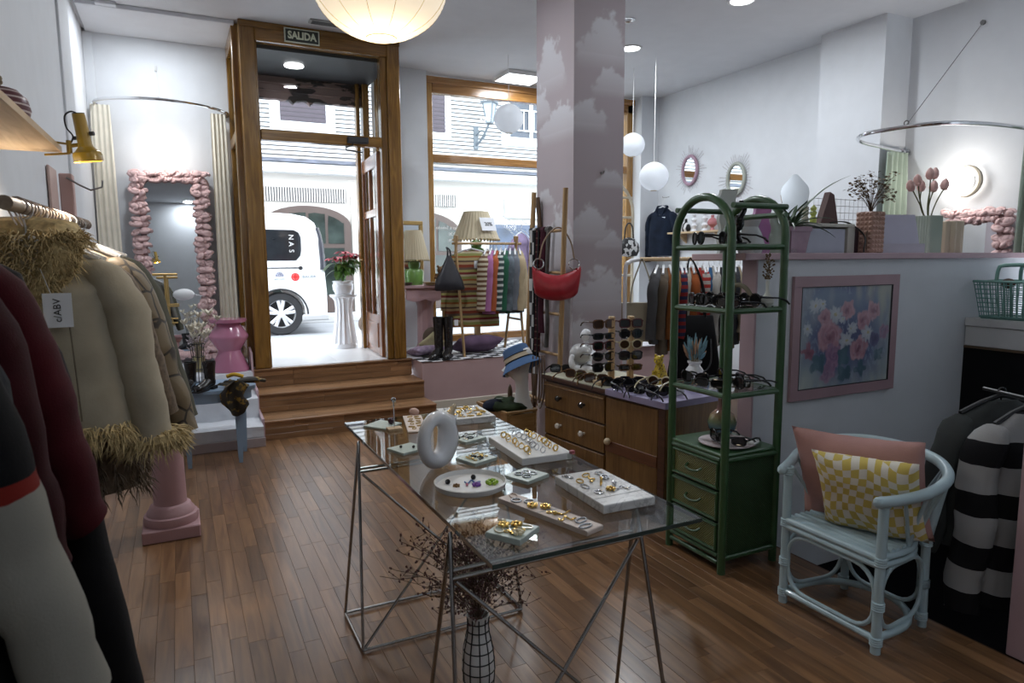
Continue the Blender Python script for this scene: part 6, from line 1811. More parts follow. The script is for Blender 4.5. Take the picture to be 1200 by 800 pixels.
# rainbow bottle vase on the cabinet
mt, nt, b_ = _new('rainbow_glass'); v_ = coords(nt, (0, 0, 6)); sp = N(nt, 'ShaderNodeSeparateXYZ'); nt.links.new(v_, sp.inputs[0])
r_ = ramp(nt, [(0, (.05, .09, .22)), (.25, (.10, .18, .22)), (.45, (.16, .19, .10)), (.6, (.28, .21, .10)), (.8, (.30, .16, .14)), (1, (.22, .12, .10))]); nt.links.new(sp.outputs[2], r_.inputs[0]); nt.links.new(r_.outputs[0], b_.inputs['Base Color']); b_.inputs['Roughness'].default_value = .15
rvz = MB(); rvz.lathe([(0, 0), (.04, 0), (.068, .03), (.075, .065), (.06, .105), (.03, .13), (.022, .16), (.025, .20), (.02, .20), (.016, .16), (0, .12)], 30)
tag(rvz.build('bottle_vase', mt), 'round-bellied rainbow-tinted glass vase at the back of the green cabinet', 'vase', loc=ET(.265, .30, .5855))
# bud vase on the middle shelf
bvz = thing('bud_vase', 'frosted bud vase with a dried sprig on the middle glass shelf', 'vase', ET(.275, .04, 1.2673))
q = MB(); q.lathe([(0, 0), (.02, 0), (.032, .02), (.030, .04), (.012, .06), (.008, .08), (.009, .13), (.006, .13), (0, .07)], 20); q.build('body', paint('frosted', (.55, .56, .52), .3), bvz)
q = MB(); rnd = random.Random(12)
for i in range(60):
    z = .13+rnd.random()*.12; r0 = .004+.03*math.sin(PI*(z-.12)/.14)*rnd.random(); a = rnd.random()*6.28
    q.tube([(0, 0, z-.02), (r0*math.cos(a), r0*math.sin(a), z)], .001, 3); q.ball((r0*math.cos(a), r0*math.sin(a), z), .0045, 5)
q.build('sprig', paint('rusty_sprig', (.14, .085, .035), .9, var=.4, vs=60), bvz, True, kind='stuff')
hb = MB(); hb.torus((0, 0, .0), .085, .013, 28, 8, 'x')
hbo = MB(); 
hbo.tube([(0, .085*math.cos(a), .085*math.sin(a)) for a in [PI*k/20 for k in range(21)]], .012, 8)
tag(hbo.build('hair_band', paint('olive_velvet', (.20, .18, .13), .8)), 'taupe arched hair band standing on the middle glass shelf', 'hair band', loc=ET(.27, .22, 1.28))

# ------------------------------------------------------------------ ledge objects
LZ = 1.5235
wvy = lambda w_, h_, n_, am: [(-w_/2+am*math.sin(z*n_), z) for z in [h_*k/24 for k in range(25)]]+[(w_/2+am*math.sin(z*n_), z) for z in [h_*k/24 for k in range(24, -1, -1)]]
q = MB(); q.prism(wvy(.085, .26, 60, .006), 'y', -.02, .02)
tag(q.build('wavy_vase', paint('pink_wavy', (.42, .17, .36), .25), None, False), 'tall flat pink wavy vase on the left end of the ledge', 'vase', loc=(2.87, 2.74, LZ), rot=(0, 0, R(-25)))
q = MB(); q.prism(wvy(.085, .34, 60, .006), 'y', -.025, .025)
tag(q.build('wavy_vase', paint('frost_wavy', (.50, .54, .52), .12), None, False), 'tall pale frosted wavy vase leftmost on the ledge behind the rack', 'vase', loc=(2.68, 2.80, LZ), rot=(0, 0, R(-25)))
q = MB(); q.lathe([(0, 0), (.07, 0), (.078, .02), (.078, .13), (.05, .17), (.045, .2), (.05, .205), (.04, .205), (.06, .13), (0, .01)], 28)
tag(q.build('glass_jar', paint('pale_green_glass', (.36, .42, .34), .15)), 'pale green round jar between the pink wavy vase and the aloe', 'jar', loc=(2.985, 2.79, LZ))
q = MB(); q.lathe([(0, 0), (.06, 0), (.075, .05), (.06, .10), (.04, .14), (.055, .18), (.05, .18), (.03, .13), (0, .02)], 24)
tag(q.build('glass_vase', paint('cloudy_glass', (.52, .54, .55), .1)), 'cloudy clear glass vase left of the pink wavy one on the ledge', 'vase', loc=(2.775, 2.72, LZ))
for k, x in enumerate((2.70, 2.76, 2.97)):
    o_ = MB(); o_.ball((0, 0, .012), .014, 10, 1.4, 1, .8); tag(o_.build('crystal', CLEAR), ['clear crystal pebble on the ledge by the rack post', 'clear crystal pebble between the wavy vases on the ledge', 'clear crystal pebble before the pink planter on the ledge'][k], 'crystal', loc=(x, 2.60, LZ))
al = thing('aloe_plant', 'strappy green houseplant in a square mauve pot on the ledge', 'plant', (3.10, 2.735, LZ))
q = MB(); q.rings([[(sx*w_, sy*w_*.9, z) for sx, sy in ((-1, -1), (1, -1), (1, 1), (-1, 1))] for z, w_ in ((0, .058), (.118, .074), (.12, .080), (.145, .081))]); q.rings([[(sx*w_, sy*w_*.9, z) for sx, sy in ((-1, -1), (1, -1), (1, 1), (-1, 1))] for z, w_ in ((.1452, .07), (.13, .068))]); q.build('pot', paint('mauve_pot', (.36, .24, .30), .5, var=.12, vs=25), al, False)
ALO = paint('aloe_green', (.035, .075, .028), .4, var=.3, vs=20)
rnd = random.Random(41)
for i in range(20):
    a = rnd.random()*2*PI; L_ = rnd.uniform(.15, .30); e = rnd.uniform(.4, 1.2)
    if i == 0: a, L_, e = .0, .52, 1.05
    if i == 1: a, L_, e = -.3, .30, .35
    q = MB(); w_ = .011; pts = []
    for k in range(9):
        t = k/8; r0 = L_*t*math.cos(e*(1-t*.55)); z = .14+L_*(t*math.sin(e)-.55*t*t*math.cos(e))
        if r0*math.cos(a)+3.10 < 2.75: pass
        pts.append((r0*math.cos(a), r0*math.sin(a)*.7, max(z, .02)))
    q.tube(pts, [w_*max(.08, math.sin(PI*min(1, .25+t*.75))) for t in [k/8 for k in range(9)]], 6, flat=.35); q.build('leaf', ALO, al)
cr2 = thing('white_crate', 'white shelf box with rounded front standing on the ledge', 'box', (3.40, 2.82, LZ))
q = MB(); q.b2(-.22, .22, -.09, .09, .15, .17, .003); q.build('top', paint('box_cream', (.52, .50, .44), .5), cr2, False)
q = MB(); q.b2(-.22, -.20, -.09, .09, 0, .15); q.b2(.16, .22, -.09, .09, 0, .15); q.b2(-.2, .16, .07, .09, 0, .15); q.build('sides', paint('box_cream', (.52, .50, .44), .5), cr2, False)
q = MB(); q.b2(-.19, .15, -.08, -.07, 0, .14, .002); q.build('front_panel', paint('box_lilac', (.42, .44, .52), .5), cr2, False)
q = MB(); q.prism([(-.075, 0), (.075, 0), (.03, .17), (-.005, .185)], 'y', -.02, .02)
tag(q.build('wooden_pyramid', paint('dark_mahogany', (.085, .03, .025), .5), None, False), 'dark wooden wedge standing on the white ledge box', 'ornament', loc=(3.46, 2.80, LZ+.1705))
for k, (x, c_, lb) in enumerate(((3.28, (.50, .48, .38), 'small cream bottle on the white ledge box beside the aloe'), (3.345, (.45, .50, .12), 'small lime stacked bottle on the white ledge box'))):
    q = MB(); q.lathe([(0, 0), (.018, 0), (.02, .03), (.012, .045), (.02, .06), (.014, .075), (.019, .09), (0, .11)], 16); tag(q.build('bottle', paint('mini_bottle_%d' % k, c_, .4)), lb, 'bottle', loc=(x, 2.80, LZ+.1705))
bt2 = thing('belt', 'black leather belt draped over the right end of the white ledge box', 'belt', (3.56, 2.78, LZ))
q = MB(); q.tube(spline([(-.10, 0, .176), (.0, 0, .186), (.06, -.02, .17), (.072, -.105, .10), (.07, -.108, .005)], 5), .013, 8, flat=.3); q.build('strap', BLACK, bt2)
q = MB(); q.b2(-.025, .025, -.05, .05, 0, .145, .004)
tag(q.build('dark_book', paint('dark_plum_box', (.03, .012, .018), .5), None, False), 'dark plum upright box behind the studded vase', 'box', loc=(3.66, 2.80, LZ))
vd = thing('studded_vase', 'pink studded square vase of dried brown blossoms on the ledge', 'vase', (3.76, 2.735, LZ))
VPK = paint('terracotta_pink', (.45, .28, .22), .5)
q = MB(); q.b2(-.055, .055, -.055, .055, 0, .245, .004); q.build('body', VPK, vd, False)
q = MB()
for k in range(9):
    for i in range(4):
        u = -.041+.0275*i; z = .014+.0272*k
        for n in range(4):
            M4 = Matrix.Rotation(n*PI/2, 4, 'Z'); P_ = [M4 @ Vector(p) for p in ((u-.012, -.055, z-.012), (u+.012, -.055, z-.012), (u+.012, -.055, z+.012), (u-.012, -.055, z+.012), (u, -.066, z))]
            q.add([tuple(p) for p in P_], [(0, 1, 4), (1, 2, 4), (2, 3, 4), (3, 0, 4)])
q.build('studs', VPK, vd, False, kind='stuff')
q = MB(); qf = MB(); rnd = random.Random(51)
for i in range(34):
    a = rnd.random()*2*PI; s_ = rnd.random()**.6*.13; h = rnd.uniform(.10, .23)-s_*.25
    tip = Vector((s_*math.cos(a), s_*math.sin(a), .245+h)); q.tube(bez((0, 0, .23), (s_*.2*math.cos(a), s_*.2*math.sin(a), .245+h*.6), tuple(tip), 4), .0015, 4)
    for k in range(9):
        p = tip+Vector((rnd.uniform(-1, 1), rnd.uniform(-1, 1), rnd.uniform(-1, 1)))*.028; leafgeo(qf, tuple(p), (rnd.uniform(-1, 1), rnd.uniform(-1, 1), rnd.uniform(-.3, 1)), .02, .008, .2)
q.tube([(0, 0, .23), (-.07, -.03, .10), (-.09, -.05, .02)], .004, 5)
q.build('stems', paint('brown_stem', (.10, .06, .04), .9), vd, True, kind='stuff'); qf.build('blossoms', paint('dry_brown_bloom', (.20, .15, .10), .9, var=.5, vs=40), vd, True, kind='stuff')
# lilac display card
lc = thing('lilac_sign', 'blank lilac display board leaning back on the ledge', 'sign', (3.98, 2.69, LZ), 0, rot=(0, 0, R(-16)))
q = MB(); q.prism([(0, 0), (.002, 0), (.065, .235), (.063, .235)], 'x', -.15, .15); q.build('board', paint('lilac_board', (.50, .48, .58), .5), lc, False)
q = MB(); q.b2(-.15, .15, -.03, .0, 0, .005); q.b2(-.15, .15, -.032, -.028, 0, .055); q.build('lip', paint('lilac_board_pale', (.50, .47, .55), .5), lc, False)
# fluted green vase with tulips
tv = thing('fluted_vase', 'pale green fluted square vase of pink tulips on the ledge', 'vase', (4.30, 2.73, LZ))
FLG = paint('fluted_green', (.40, .47, .40), .4)
q = MB()
pts = []
for n in range(4):
    for i in range(7):
        u = -.06+.12*i/7; 
        for dx, dy in ((0, 0), (.009, -.006)):
            p = Matrix.Rotation(n*PI/2, 4, 'Z') @ Vector((u+dx, -.06+dy, 0)); pts.append((p.x, p.y))
q.prism(pts, 'z', 0, .232); q.build('body', FLG, tv, False)
TUL = paint('tulip_pink', (.70, .44, .40), .6, var=.12, vs=30); TST = paint('tulip_stem', (.10, .10, .04), .7)
for k, (dx, dy, h) in enumerate(((-.20, -.02, .16), (-.085, .02, .20), (-.045, -.03, .235), (.04, .0, .165), (.07, .02, .25), (.115, -.02, .18), (-.005, .05, .17))):
    q = MB(); q.tube(bez((dx*.2, dy*.3, .22), (dx*.35-.03, dy, .24+h*.3), (dx, dy, .225+h), 7), .004, 6); q.build('stem', TST, tv)
    q = MB(Matrix.Translation((dx, dy, .215+h)) @ Euler((0, dx*2.2, 0)).to_matrix().to_4x4()); q.lathe([(0, 0), (.018, .008), (.027, .03), (.022, .055), (.010, .072), (0, .078)], 10, flute=(3, .12)); q.build('tulip_head', TUL, tv)
# cream fluted cushion-like vase at right
q = MB(); q.lathe([(0, 0), (.09, 0), (.09, .20), (.085, .205), (0, .205)], 64, flute=(12, .07))
tag(q.build('fluted_vase', paint('fluted_cream', (.55, .46, .34), .5)), 'cream scalloped round vase right of the tulip vase', 'vase', loc=(4.57, 2.77, LZ))

# ------------------------------------------------------------------ picture on the partition
pc = thing('flower_picture', 'watercolour of pink and white flowers in a dusty pink frame', 'picture', (2.965, 2.598, .712))
PWd, PHt = .875, .685
fw_ = .058
PFR = paint('picture_frame_pink', (.36, .235, .26), .5)
for nm, bx in (('frame_bar', (0, PWd, -.02, 0, 0, fw_)), ('frame_bar', (0, PWd, -.02, 0, PHt-fw_, PHt)), ('frame_bar', (0, fw_, -.02, 0, fw_, PHt-fw_)), ('frame_bar', (PWd-fw_, PWd, -.02, 0, fw_, PHt-fw_))):
    q = MB(); q.b2(*bx, .001); q.build(nm, PFR, pc, False)
q = MB(); iw, ih = PWd-2*fw_, PHt-2*fw_
for bx in ((fw_, PWd-fw_, -.021, -.012, fw_, fw_+.004), (fw_, PWd-fw_, -.021, -.012, PHt-fw_-.004, PHt-fw_), (fw_, fw_+.004, -.021, -.012, fw_, PHt-fw_), (PWd-fw_-.004, PWd-fw_, -.021, -.012, fw_, PHt-fw_)): q.b2(*bx)
q.build('inner_edge', paint('dark_slip', (.03, .03, .035), .5), pc, False)
FL = []
def add_fl(u, v, r_, kind): FL.append((u, v, r_, kind))
add_fl(.32, .50, .135, 'rose'); add_fl(.50, .765, .08, 'rose'); add_fl(.26, .70, .065, 'rose'); add_fl(.68, .64, .09, 'rose'); add_fl(.80, .74, .08, 'rose'); add_fl(.65, .36, .105, 'rose'); add_fl(.37, .30, .10, 'mauve'); add_fl(.32, .16, .085, 'mauve'); add_fl(.10, .36, .07, 'red'); add_fl(.94, .52, .06, 'mauve')
add_fl(.15, .81, .06, 'white'); add_fl(.38, .72, .07, 'white'); add_fl(.50, .45, .075, 'white'); add_fl(.56, .57, .045, 'white'); add_fl(.74, .50, .065, 'white'); add_fl(.08, .58, .05, 'white'); add_fl(.45, .67, .035, 'white'); add_fl(.22, .82, .045, 'white'); add_fl(.83, .45, .06, 'plum'); add_fl(.88, .28, .05, 'leaf'); add_fl(.2, .25, .07, 'leaf'); add_fl(.5, .12, .07, 'leaf'); add_fl(.68, .15, .06, 'leaf'); add_fl(.47, .3, .07, 'leaf')
def mix3(a, b, t): return tuple(p+(q_-p)*t for p, q_ in zip(a, b))
def artcol(u, v):
    n1 = nz(u*5, v*3, 1); n2 = nz(u*14, v*5, 2); n3 = nz(u*40, v*18, 3)
    bg = mix3(lin(112, 128, 152), lin(78, 84, 128), max(0, min(1, .45+n1*.9+n2*.4)))
    edge = max(0, (abs(u-.5)*2)**3*.55+max(0, .28-v)*2.2*(.5+abs(u-.5)))
    bg = mix3(bg, lin(176, 184, 178), max(0, min(1, edge+n2*.35)))
    d0 = math.hypot((u-.47)/.42, (v-.48)/.45)
    bg = mix3(bg, lin(58, 62, 100), max(0, min(1, (1-d0)*1.1))*.75)
    if n3 > .2 and n1 > -.1: bg = mix3(bg, lin(150, 165, 180), .35)
    bg = mix3(bg, lin(172, 170, 150), max(0, min(.6, (u+v-1.55)*2+n2*.4)))
    c_ = bg
    for fu, fv_, r_, k in FL:
        dx, dy = (u-fu), (v-fv_)*.78
        d = math.hypot(dx, dy)/r_; a = math.atan2(dy, dx)
        if d > 1.5: continue
        dx += .030*n2+.014*n3; dy += .03*nz(u*9, v*9, 8)+.012*nz(u*45, v*30, 6); d = math.hypot(dx, dy)/r_; a = math.atan2(dy, dx); lob = {'rose': 1+.10*math.sin(a*5+fu*20)+.15*n2, 'mauve': 1+.14*math.sin(a*6+fv_*30)+.2*n2, 'red': 1+.2*math.sin(a*5)+.2*n2, 'white': .70+.42*abs(math.sin(a*4+fu*9))+.1*n3, 'plum': 1+.3*n2, 'leaf': .75+.5*abs(math.cos(a*2+fu*9))}[k]
        if d < lob:
            t = d/lob
            w_ = .5+.5*math.sin(d*r_*130+a*2+n2*5)
            if k == 'rose': p = mix3(lin(150, 96, 108), lin(205, 158, 162), min(1, .15+t*.75+.3*(w_-.5)+n3*.3)); p = mix3(p, lin(110, 52, 66), max(0, .8-t*2.4))
            elif k == 'mauve': p = mix3(lin(120, 82, 118), lin(168, 128, 150), min(1, max(0, t*.7+.4*(w_-.5)+.2)))
            elif k == 'red': p = mix3(lin(110, 40, 60), lin(160, 90, 105), t)
            elif k == 'white': p = mix3(lin(205, 208, 208), lin(176, 182, 192), t) if t > .22 else lin(190, 180, 130)
            elif k == 'plum': p = mix3(lin(66, 52, 86), lin(96, 90, 130), t)
            else: p = mix3(lin(52, 84, 98), lin(84, 116, 122), .5+.5*n2)
            c_ = mix3(c_, mix3(p, bg, .22+.25*max(0, n3+n2*.5)), min(1, (1-t)*5+.15))
    return c_
NU, NV = 190, 142
q = MB(); q.grid(lambda u, v: (fw_+iw*u, -.013, fw_+ih*v), NU, NV)
me = q.mesh('painting', vcol('watercolour', .35), False)
paintverts(me, lambda co: artcol((co.x-fw_)/iw, (co.z-fw_)/ih))
link('painting', me, pc)
# raised picture rail pattern near the floor of the partition
q = MB()
for x0, x1, z0, z1 in ((2.76, 2.93, -.1, .33), (2.97, 3.3, -.2, .33)):
    for bx in ((x0, x1, 2.594, 2.6, z1-.006, z1), (x0, x0+.006, 2.594, 2.6, z0, z1), (x1-.006, x1, 2.594, 2.6, z0, z1)): q.b2(*bx)
struct('trim_7', q, WHITE)
q = MB(); q.lathe([(.0, 0), (.014, 0), (.014, .006), (0, .009)], 12); q.v = [(p[0], -p[2], p[1]) for p in q.v]
tag(q.build('wall_screw', PORC), 'tiny white wall plug on the partition right of the chair', 'plug', loc=(4.25, 2.598, -.10))

# ------------------------------------------------------------------ pale blue rattan chair
CHB = paint('rattan_blue', (.42, .55, .60), .35, var=.06, vs=14, coat=.2)
ch = thing('rattan_chair', 'pale blue rattan tub chair with curved arms by the partition', 'chair', (2.30, 1.77, 0))
# local: front at x=0 (legs at y=-.22 and +.22), back towards +x
fl = [(0, -.22), (0, .22)]; bl = [(.335, -.18), (.335, .18)]
cp = lambda a, ax_, ay: None
SZ = .385
for (x, y) in fl:
    q = MB(); q.tube([(x, y, .0), (x, y, .60)], .0185, 12); q.build('leg', CHB, ch)
for (x, y) in bl:
    q = MB(); q.tube([(x+.01, y, .0), (x, y, .36), (x+.005, y*1.35, .675)], .017, 12); q.build('leg', CHB, ch)
def ushape(z, d, w_, r_, nm, rise=0.0, x0=0.0, n=14):
    pts = [(x0, -w_, z)]
    for k in range(n+1):
        a = -PI/2+PI*k/n
        pts.append((d*.35+d*.65*math.cos(a), w_*math.sin(a)*(1.0), z+rise*math.cos(a)**.8))
    pts.append((x0, w_, z))
    q_ = MB(); q_.tube(pts, r_, 12); return q_.build(nm, CHB, ch)
AR = [(-.035, -.222, .602), (.06, -.262, .612), (.16, -.298, .638), (.27, -.285, .672), (.36, -.18, .70), (.392, 0, .71), (.36, .18, .70), (.27, .285, .672), (.16, .298, .638), (.06, .262, .612), (-.035, .222, .602)]
q = MB(); q.tube(spline(AR, 6), .021, 12); q.ball((-.035, -.222, .602), .0215, 10); q.ball((-.035, .222, .602), .0215, 10); q.build('arm_rail', CHB, ch)
ARS = spline(AR, 12)
def onA(t): return ARS[max(0, min(len(ARS)-1, int(t*(len(ARS)-1))))]
ushape(SZ-.012, .37, .215, .013, 'seat_rail'); ushape(SZ-.040, .37, .217, .012, 'seat_rail'); ushape(.055, .36, .215, .015, 'floor_ring')
q = MB(); q.tube([(0, -.22, .055), (0, .22, .055)], .014, 10); q.build('front_stretcher', CHB, ch)
for z in (SZ-.010, SZ-.036): 
    q = MB(); q.tube([(-.005, -.22, z), (-.005, .22, z)], .014, 10); q.build('seat_front', CHB, ch)
# seat slats: cane poles across the seat
for k in range(11):
    x = .018+.031*k; d = .37
    c_ = (x-d*.35)/(d*.65); hw = .212 if c_ <= 0 else .212*math.sqrt(max(0, 1-c_*c_))
    if hw < .04: continue
    q = MB(); q.tube([(x, -hw, SZ), (x, hw, SZ)], .013, 8); q.build('seat_cane', CHB, ch)
# bent loops: front and both sides below the seat
def loop(p0, p1, zt, zb, nm='bent_loop'):
    P0, P1 = Vector(p0), Vector(p1); d = (P1-P0)
    u = d.normalized(); o_ = Vector((0, 0, 0)); m0, m1 = P0+u*.018, P1-u*.018
    r0 = .09
    pts = [tuple(m0+Vector((0, 0, zb+r0))), tuple(m0+Vector((0, 0, zt-r0)))]+[tuple(m0+u*r0*(1-math.cos(a))+Vector((0, 0, zt-r0+r0*math.sin(a)))) for a in [PI/2*k/5 for k in range(1, 6)]]+[tuple(m1-u*r0*(1-math.cos(a))+Vector((0, 0, zt-r0+r0*math.sin(a)))) for a in [PI/2*k/5 for k in range(5, 0, -1)]]+[tuple(m1+Vector((0, 0, zt-r0))), tuple(m1+Vector((0, 0, zb+r0)))]+[tuple(m1-u*r0*(1-math.cos(a))+Vector((0, 0, zb+r0-r0*math.sin(a)))) for a in [PI/2*k/5 for k in range(1, 6)]]+[tuple(m0+u*r0*(1-math.cos(a))+Vector((0, 0, zb+r0-r0*math.sin(a)))) for a in [PI/2*k/5 for k in range(5, 0, -1)]]
    q_ = MB(); q_.tube(pts, .009, 8, closed=True); q_.build(nm, CHB, ch)
loop((0, -.22, 0), (0, .22, 0), SZ-.06, .075)
loop((0, -.22, 0), (.335, -.18, 0), SZ-.06, .075); loop((0, .22, 0), (.335, .18, 0), SZ-.06, .075); loop((.335, -.18, 0), (.335, .18, 0), SZ-.06, .075)
# back petals between seat and arm rail
def onU(t, z, d, w_, rise=0):
    a = -PI/2+PI*t; return (d*.35+d*.65*math.cos(a), w_*math.sin(a), z+rise*max(0, math.cos(a))**.8)
for k in range(9):
    t = .02+.96*(k+.5)/9; a_ = onU(t, SZ-.005, .37, .21); t2 = .10+.80*(k+.5)/9; b_ = onA(t2-.038); c_ = onA(t2+.038)
    q = MB(); q.tube([a_, tuple(Vector(a_)*.45+Vector(b_)*.55), tuple(Vector(b_)-Vector((0, 0, .02))), tuple(Vector(b_)*.5+Vector(c_)*.5-Vector((0, 0, .002))), tuple(Vector(c_)-Vector((0, 0, .02))), tuple(Vector(a_)*.45+Vector(c_)*.55), a_], .0075, 7); q.build('back_petal', CHB, ch)
q = MB()
for (x, y) in fl+bl:
    for z in (.05, .19, SZ-.02, .595 if x == 0 else .19):
        for dz_ in (-.014, -.005, .004, .013): q.torus((x, y, z+dz_), .0195, .0048, 14, 6)
q.build('cane_binding', CHB, ch, True, kind='stuff')
def cushion(name, label, loc, rot, w_, h_, t_, mat, seed=0, n=22, cr=.9):
    mb_ = MB()
    def f(s):
        def g(u, v):
            a, b = u*2-1, v*2-1
            e = max(0, (1-abs(a)**3.2))*max(0, (1-abs(b)**3.2))
            pull = 1-.07*(1-abs(a)**2)*0
            x = a*w_/2*(1-.06*(1-b*b)*abs(a)); y = b*h_/2*(1-.06*(1-a*a)*abs(b))
            z = s*(t_/2)*e**.55*(1+.16*nz(a*2+seed, b*2, s))+.006*nz(a*5, b*5, seed)
            return (x, z, y)
        return g
    mb_.grid(f(1), n, n); mb_.grid(f(-1), n, n)
    o_ = mb_.build(name, mat, None, True, 75)
    bm = bmesh.new(); bm.from_mesh(o_.data); bmesh.ops.remove_doubles(bm, verts=bm.verts, dist=.0008); bmesh.ops.recalc_face_normals(bm, faces=bm.faces); bm.to_mesh(o_.data); bm.free()
    return tag(o_, label, 'cushion', None, loc, rot)
cushion('cushion', 'dusty pink cushion leaning at the back of the blue rattan chair', (2.495, 1.795, .575), (R(16), R(-3), R(-74)), .52, .44, .12, fabric('dusty_pink_cotton', (.52, .30, .28), .06, weave=200), 1)
YC = checker('yellow_white_swirl', (.76, .72, .63), (.62, .48, .12), 1.0, warp=.085, axes=(33, .02, 33), ws=6, rough=.9)
cushion('cushion', 'yellow and white wavy checked cushion in front on the rattan chair', (2.40, 1.685, .565), (R(22), R(-3), R(-72)), .39, .37, .13, YC, 5)

# ------------------------------------------------------------------ striped shirt and garments over the stair well
rk = MB(); rk.tube([(3.115, 1.68, .93), (3.005, 1.38, .93)], .008, 10); rk.tube([(3.005, 1.38, -.30), (3.005, 1.38, .93)], .010, 8); rk.tube([(2.97, 1.28, -.285), (3.06, 1.70, -.285)], .012, 8)
tag(rk.build('clothes_rail', paint('rail_black', (.03, .03, .032), .4)), 'black clothes rail in the dark stair well', 'clothes rail')
BWS = stripes('black_white_knit', [(0, (.36, .36, .36)), (.52, (.013, .013, .015))], .205, 'z', offset=.62, warp=.05)
garment('jumper', 'black and white wide-striped knit jumper hanging in the stair well', (3.03, 1.46, .93), R(-12), None, 'jumper', W=.42, L=.78, T=.12, body=BWS, sl=.74, flare=1.0, seed=33, sr=(.085, .07), sang=.02, drop=.045, fold=1.3, hanger=BLACK)
garment('jacket', 'dark grey jacket hanging behind the striped jumper', (3.10, 1.60, .93), R(-15), None, 'jacket', W=.50, L=.6, T=.10, body=fabric('slate_cloth', (.05, .055, .055), .15), sl=.55, seed=34, drop=.035, sang=.05, hanger=BLACK)

# ------------------------------------------------------------------ counter and basket at right
ct_ = MB(); ct_.b2(4.545, 5.1, .6, 2.59, .93, 1.055, .003)
co = thing('white_counter', 'white wall-mounted counter with lid above the stair well', 'counter', (0, 0, 0))
ct_.build('body', paint('counter_white', (.62, .62, .62), .5), co, False)
q = MB(); q.b2(4.535, 5.1, .6, 2.592, 1.058, 1.108, .003); q.build('lid', paint('counter_white', (.62, .62, .62), .5), co, False)
q = MB(); q.b2(4.54, 5.1, .6, 2.59, .915, .929); q.build('bottom_edge', paint('raw_edge', (.12, .08, .045), .7), co, False)
bkT = paint('teal_plastic', (.16, .33, .29), .4)
ba = thing('plastic_basket', 'teal lattice plastic basket with square handle on the white counter', 'basket', (4.66, 2.30, 1.1085))
# local: long side along y (-.26..+.26), width along x
def br(z): f = z/.24; return .10+.035*f, .215+.035*f
q = MB(); hx, hy = br(0); q.b2(-hx, hx, -hy, hy, 0, .012, .004); q.build('floor_plate', bkT, ba, False)
q = MB()
for z, r_ in ((.015, .007), (.235, .009)):
    hx, hy = br(z); q.tube([(-hx, -hy, z), (hx, -hy, z), (hx, hy, z), (-hx, hy, z)], r_, 6, closed=True)
for z in [.045+.028*k for k in range(7)]:
    hx, hy = br(z); q.tube([(-hx, -hy, z), (hx, -hy, z), (hx, hy, z), (-hx, hy, z)], .003, 5, closed=True)
h0, h1 = br(.01), br(.235)
for k in range(17):
    t = -1+2*k/16
    for s in (-1, 1): q.tube([(s*h0[0], t*h0[1], .01), (s*h1[0], t*h1[1], .235)], .003, 5)
for k in range(9):
    t = -1+2*k/8
    for s in (-1, 1): q.tube([(t*h0[0], s*h0[1], .01), (t*h1[0], s*h1[1], .235)], .003, 5)
q.build('lattice', bkT, ba, True, kind='stuff')
for s in (-1, 1):
    q = MB(); q.tube(spline([(s*.132, -.12, .23), (s*.125, -.115, .31), (s*.12, -.085, .335), (s*.12, .085, .335), (s*.125, .115, .31), (s*.132, .12, .23)], 4), .012, 8, flat=.7); q.build('handle', bkT, ba)
q = MB()
for k in range(7): y = -.11+.22*k/6; q.tube([(-.112-.0, y*.9, .02), (-.137, y, .235)], .006, 5)
q.build('front_panel', bkT, ba, True, kind='stuff')
q = MB(); q.ball((0, 0, .06), .075, 16, 1, 1.2, .8); tag(q.build('purple_pouch', paint('purple_shine', (.16, .07, .28), .2)), 'shiny purple pouch inside the teal basket', 'pouch', loc=(4.66, 2.22, 1.26))
q = MB(); q.ball((0, 0, .03), .04, 12, 1, 1, .8); tag(q.build('brown_pouch', paint('brown_pouch', (.10, .05, .03), .6)), 'small brown pouch peeking out of the teal basket', 'pouch', loc=(4.66, 2.42, 1.30))

# ------------------------------------------------------------------ right fitting room: rail, curtain, lamp, mirror
rr2 = thing('curtain_rail', 'chrome curved curtain rail of the right fitting room', 'curtain rail', (0, 0, 2.43))
q = MB(); q.tube(spline([(5.995, 4.03, 0), (5.55, 3.93, 0), (5.05, 3.80, 0), (4.79, 3.60, 0), (4.76, 3.34, 0), (4.86, 3.06, 0), (5.16, 2.93, 0), (5.63, 2.90, 0), (6.0, 2.90, 0)], 8), .015, 10)
q.tube([(5.998, 4.03, 0), (5.97, 4.025, 0)], .035, 12); q.tube([(5.90, 4.01, 0), (5.86, 4.0, 0)], .026, 12); q.build('rail', CHROME, rr2)
q = MB(); q.tube([(4.80, 3.25, .015), (5.99, 3.455, .955)], .0025, 5); q.tube([(5.995, 3.455, .955), (5.98, 3.455, .955)], .02, 8); q.torus((4.80, 3.25, .03), .018, .004, 12, 5, 'x'); q.build('stay_wire', paint('dark_stay', (.12, .12, .12), .4, .6), rr2)
SAGE = fabric('sage_cloth', (.36, .43, .36), .06, weave=150)
curtain('curtain', 'sage green curtain gathered at the far end of the right chrome rail', 5.60, 6.0, 3.99, .3, 2.42, SAGE, 4, .03, .66, seed=8)
curtain('curtain', 'sage green curtain edge at the far right of the fitting room', 2.72, 2.95, 5.70, .3, 2.40, SAGE, 4, .035, .8, axis='y', seed=9)
ml = thing('moon_lamp', 'glowing round wall lamp with crescent glass shade in the right fitting room', 'lamp', (5.99, 3.50, 2.12))
q = MB(); q.lathe([(0, 0), (.075, 0), (.075, .02), (0, .03)], 20); q.v = [(-p[2], p[0], p[1]) for p in q.v]; q.build('wall_plate', CERAMIC, ml)
q = MB(); q.ball((-.08, .0, 0), .105, 22, .7, 1, 1); q.build('globe', emit('moon_glow', (1, .95, .88), 6), ml)
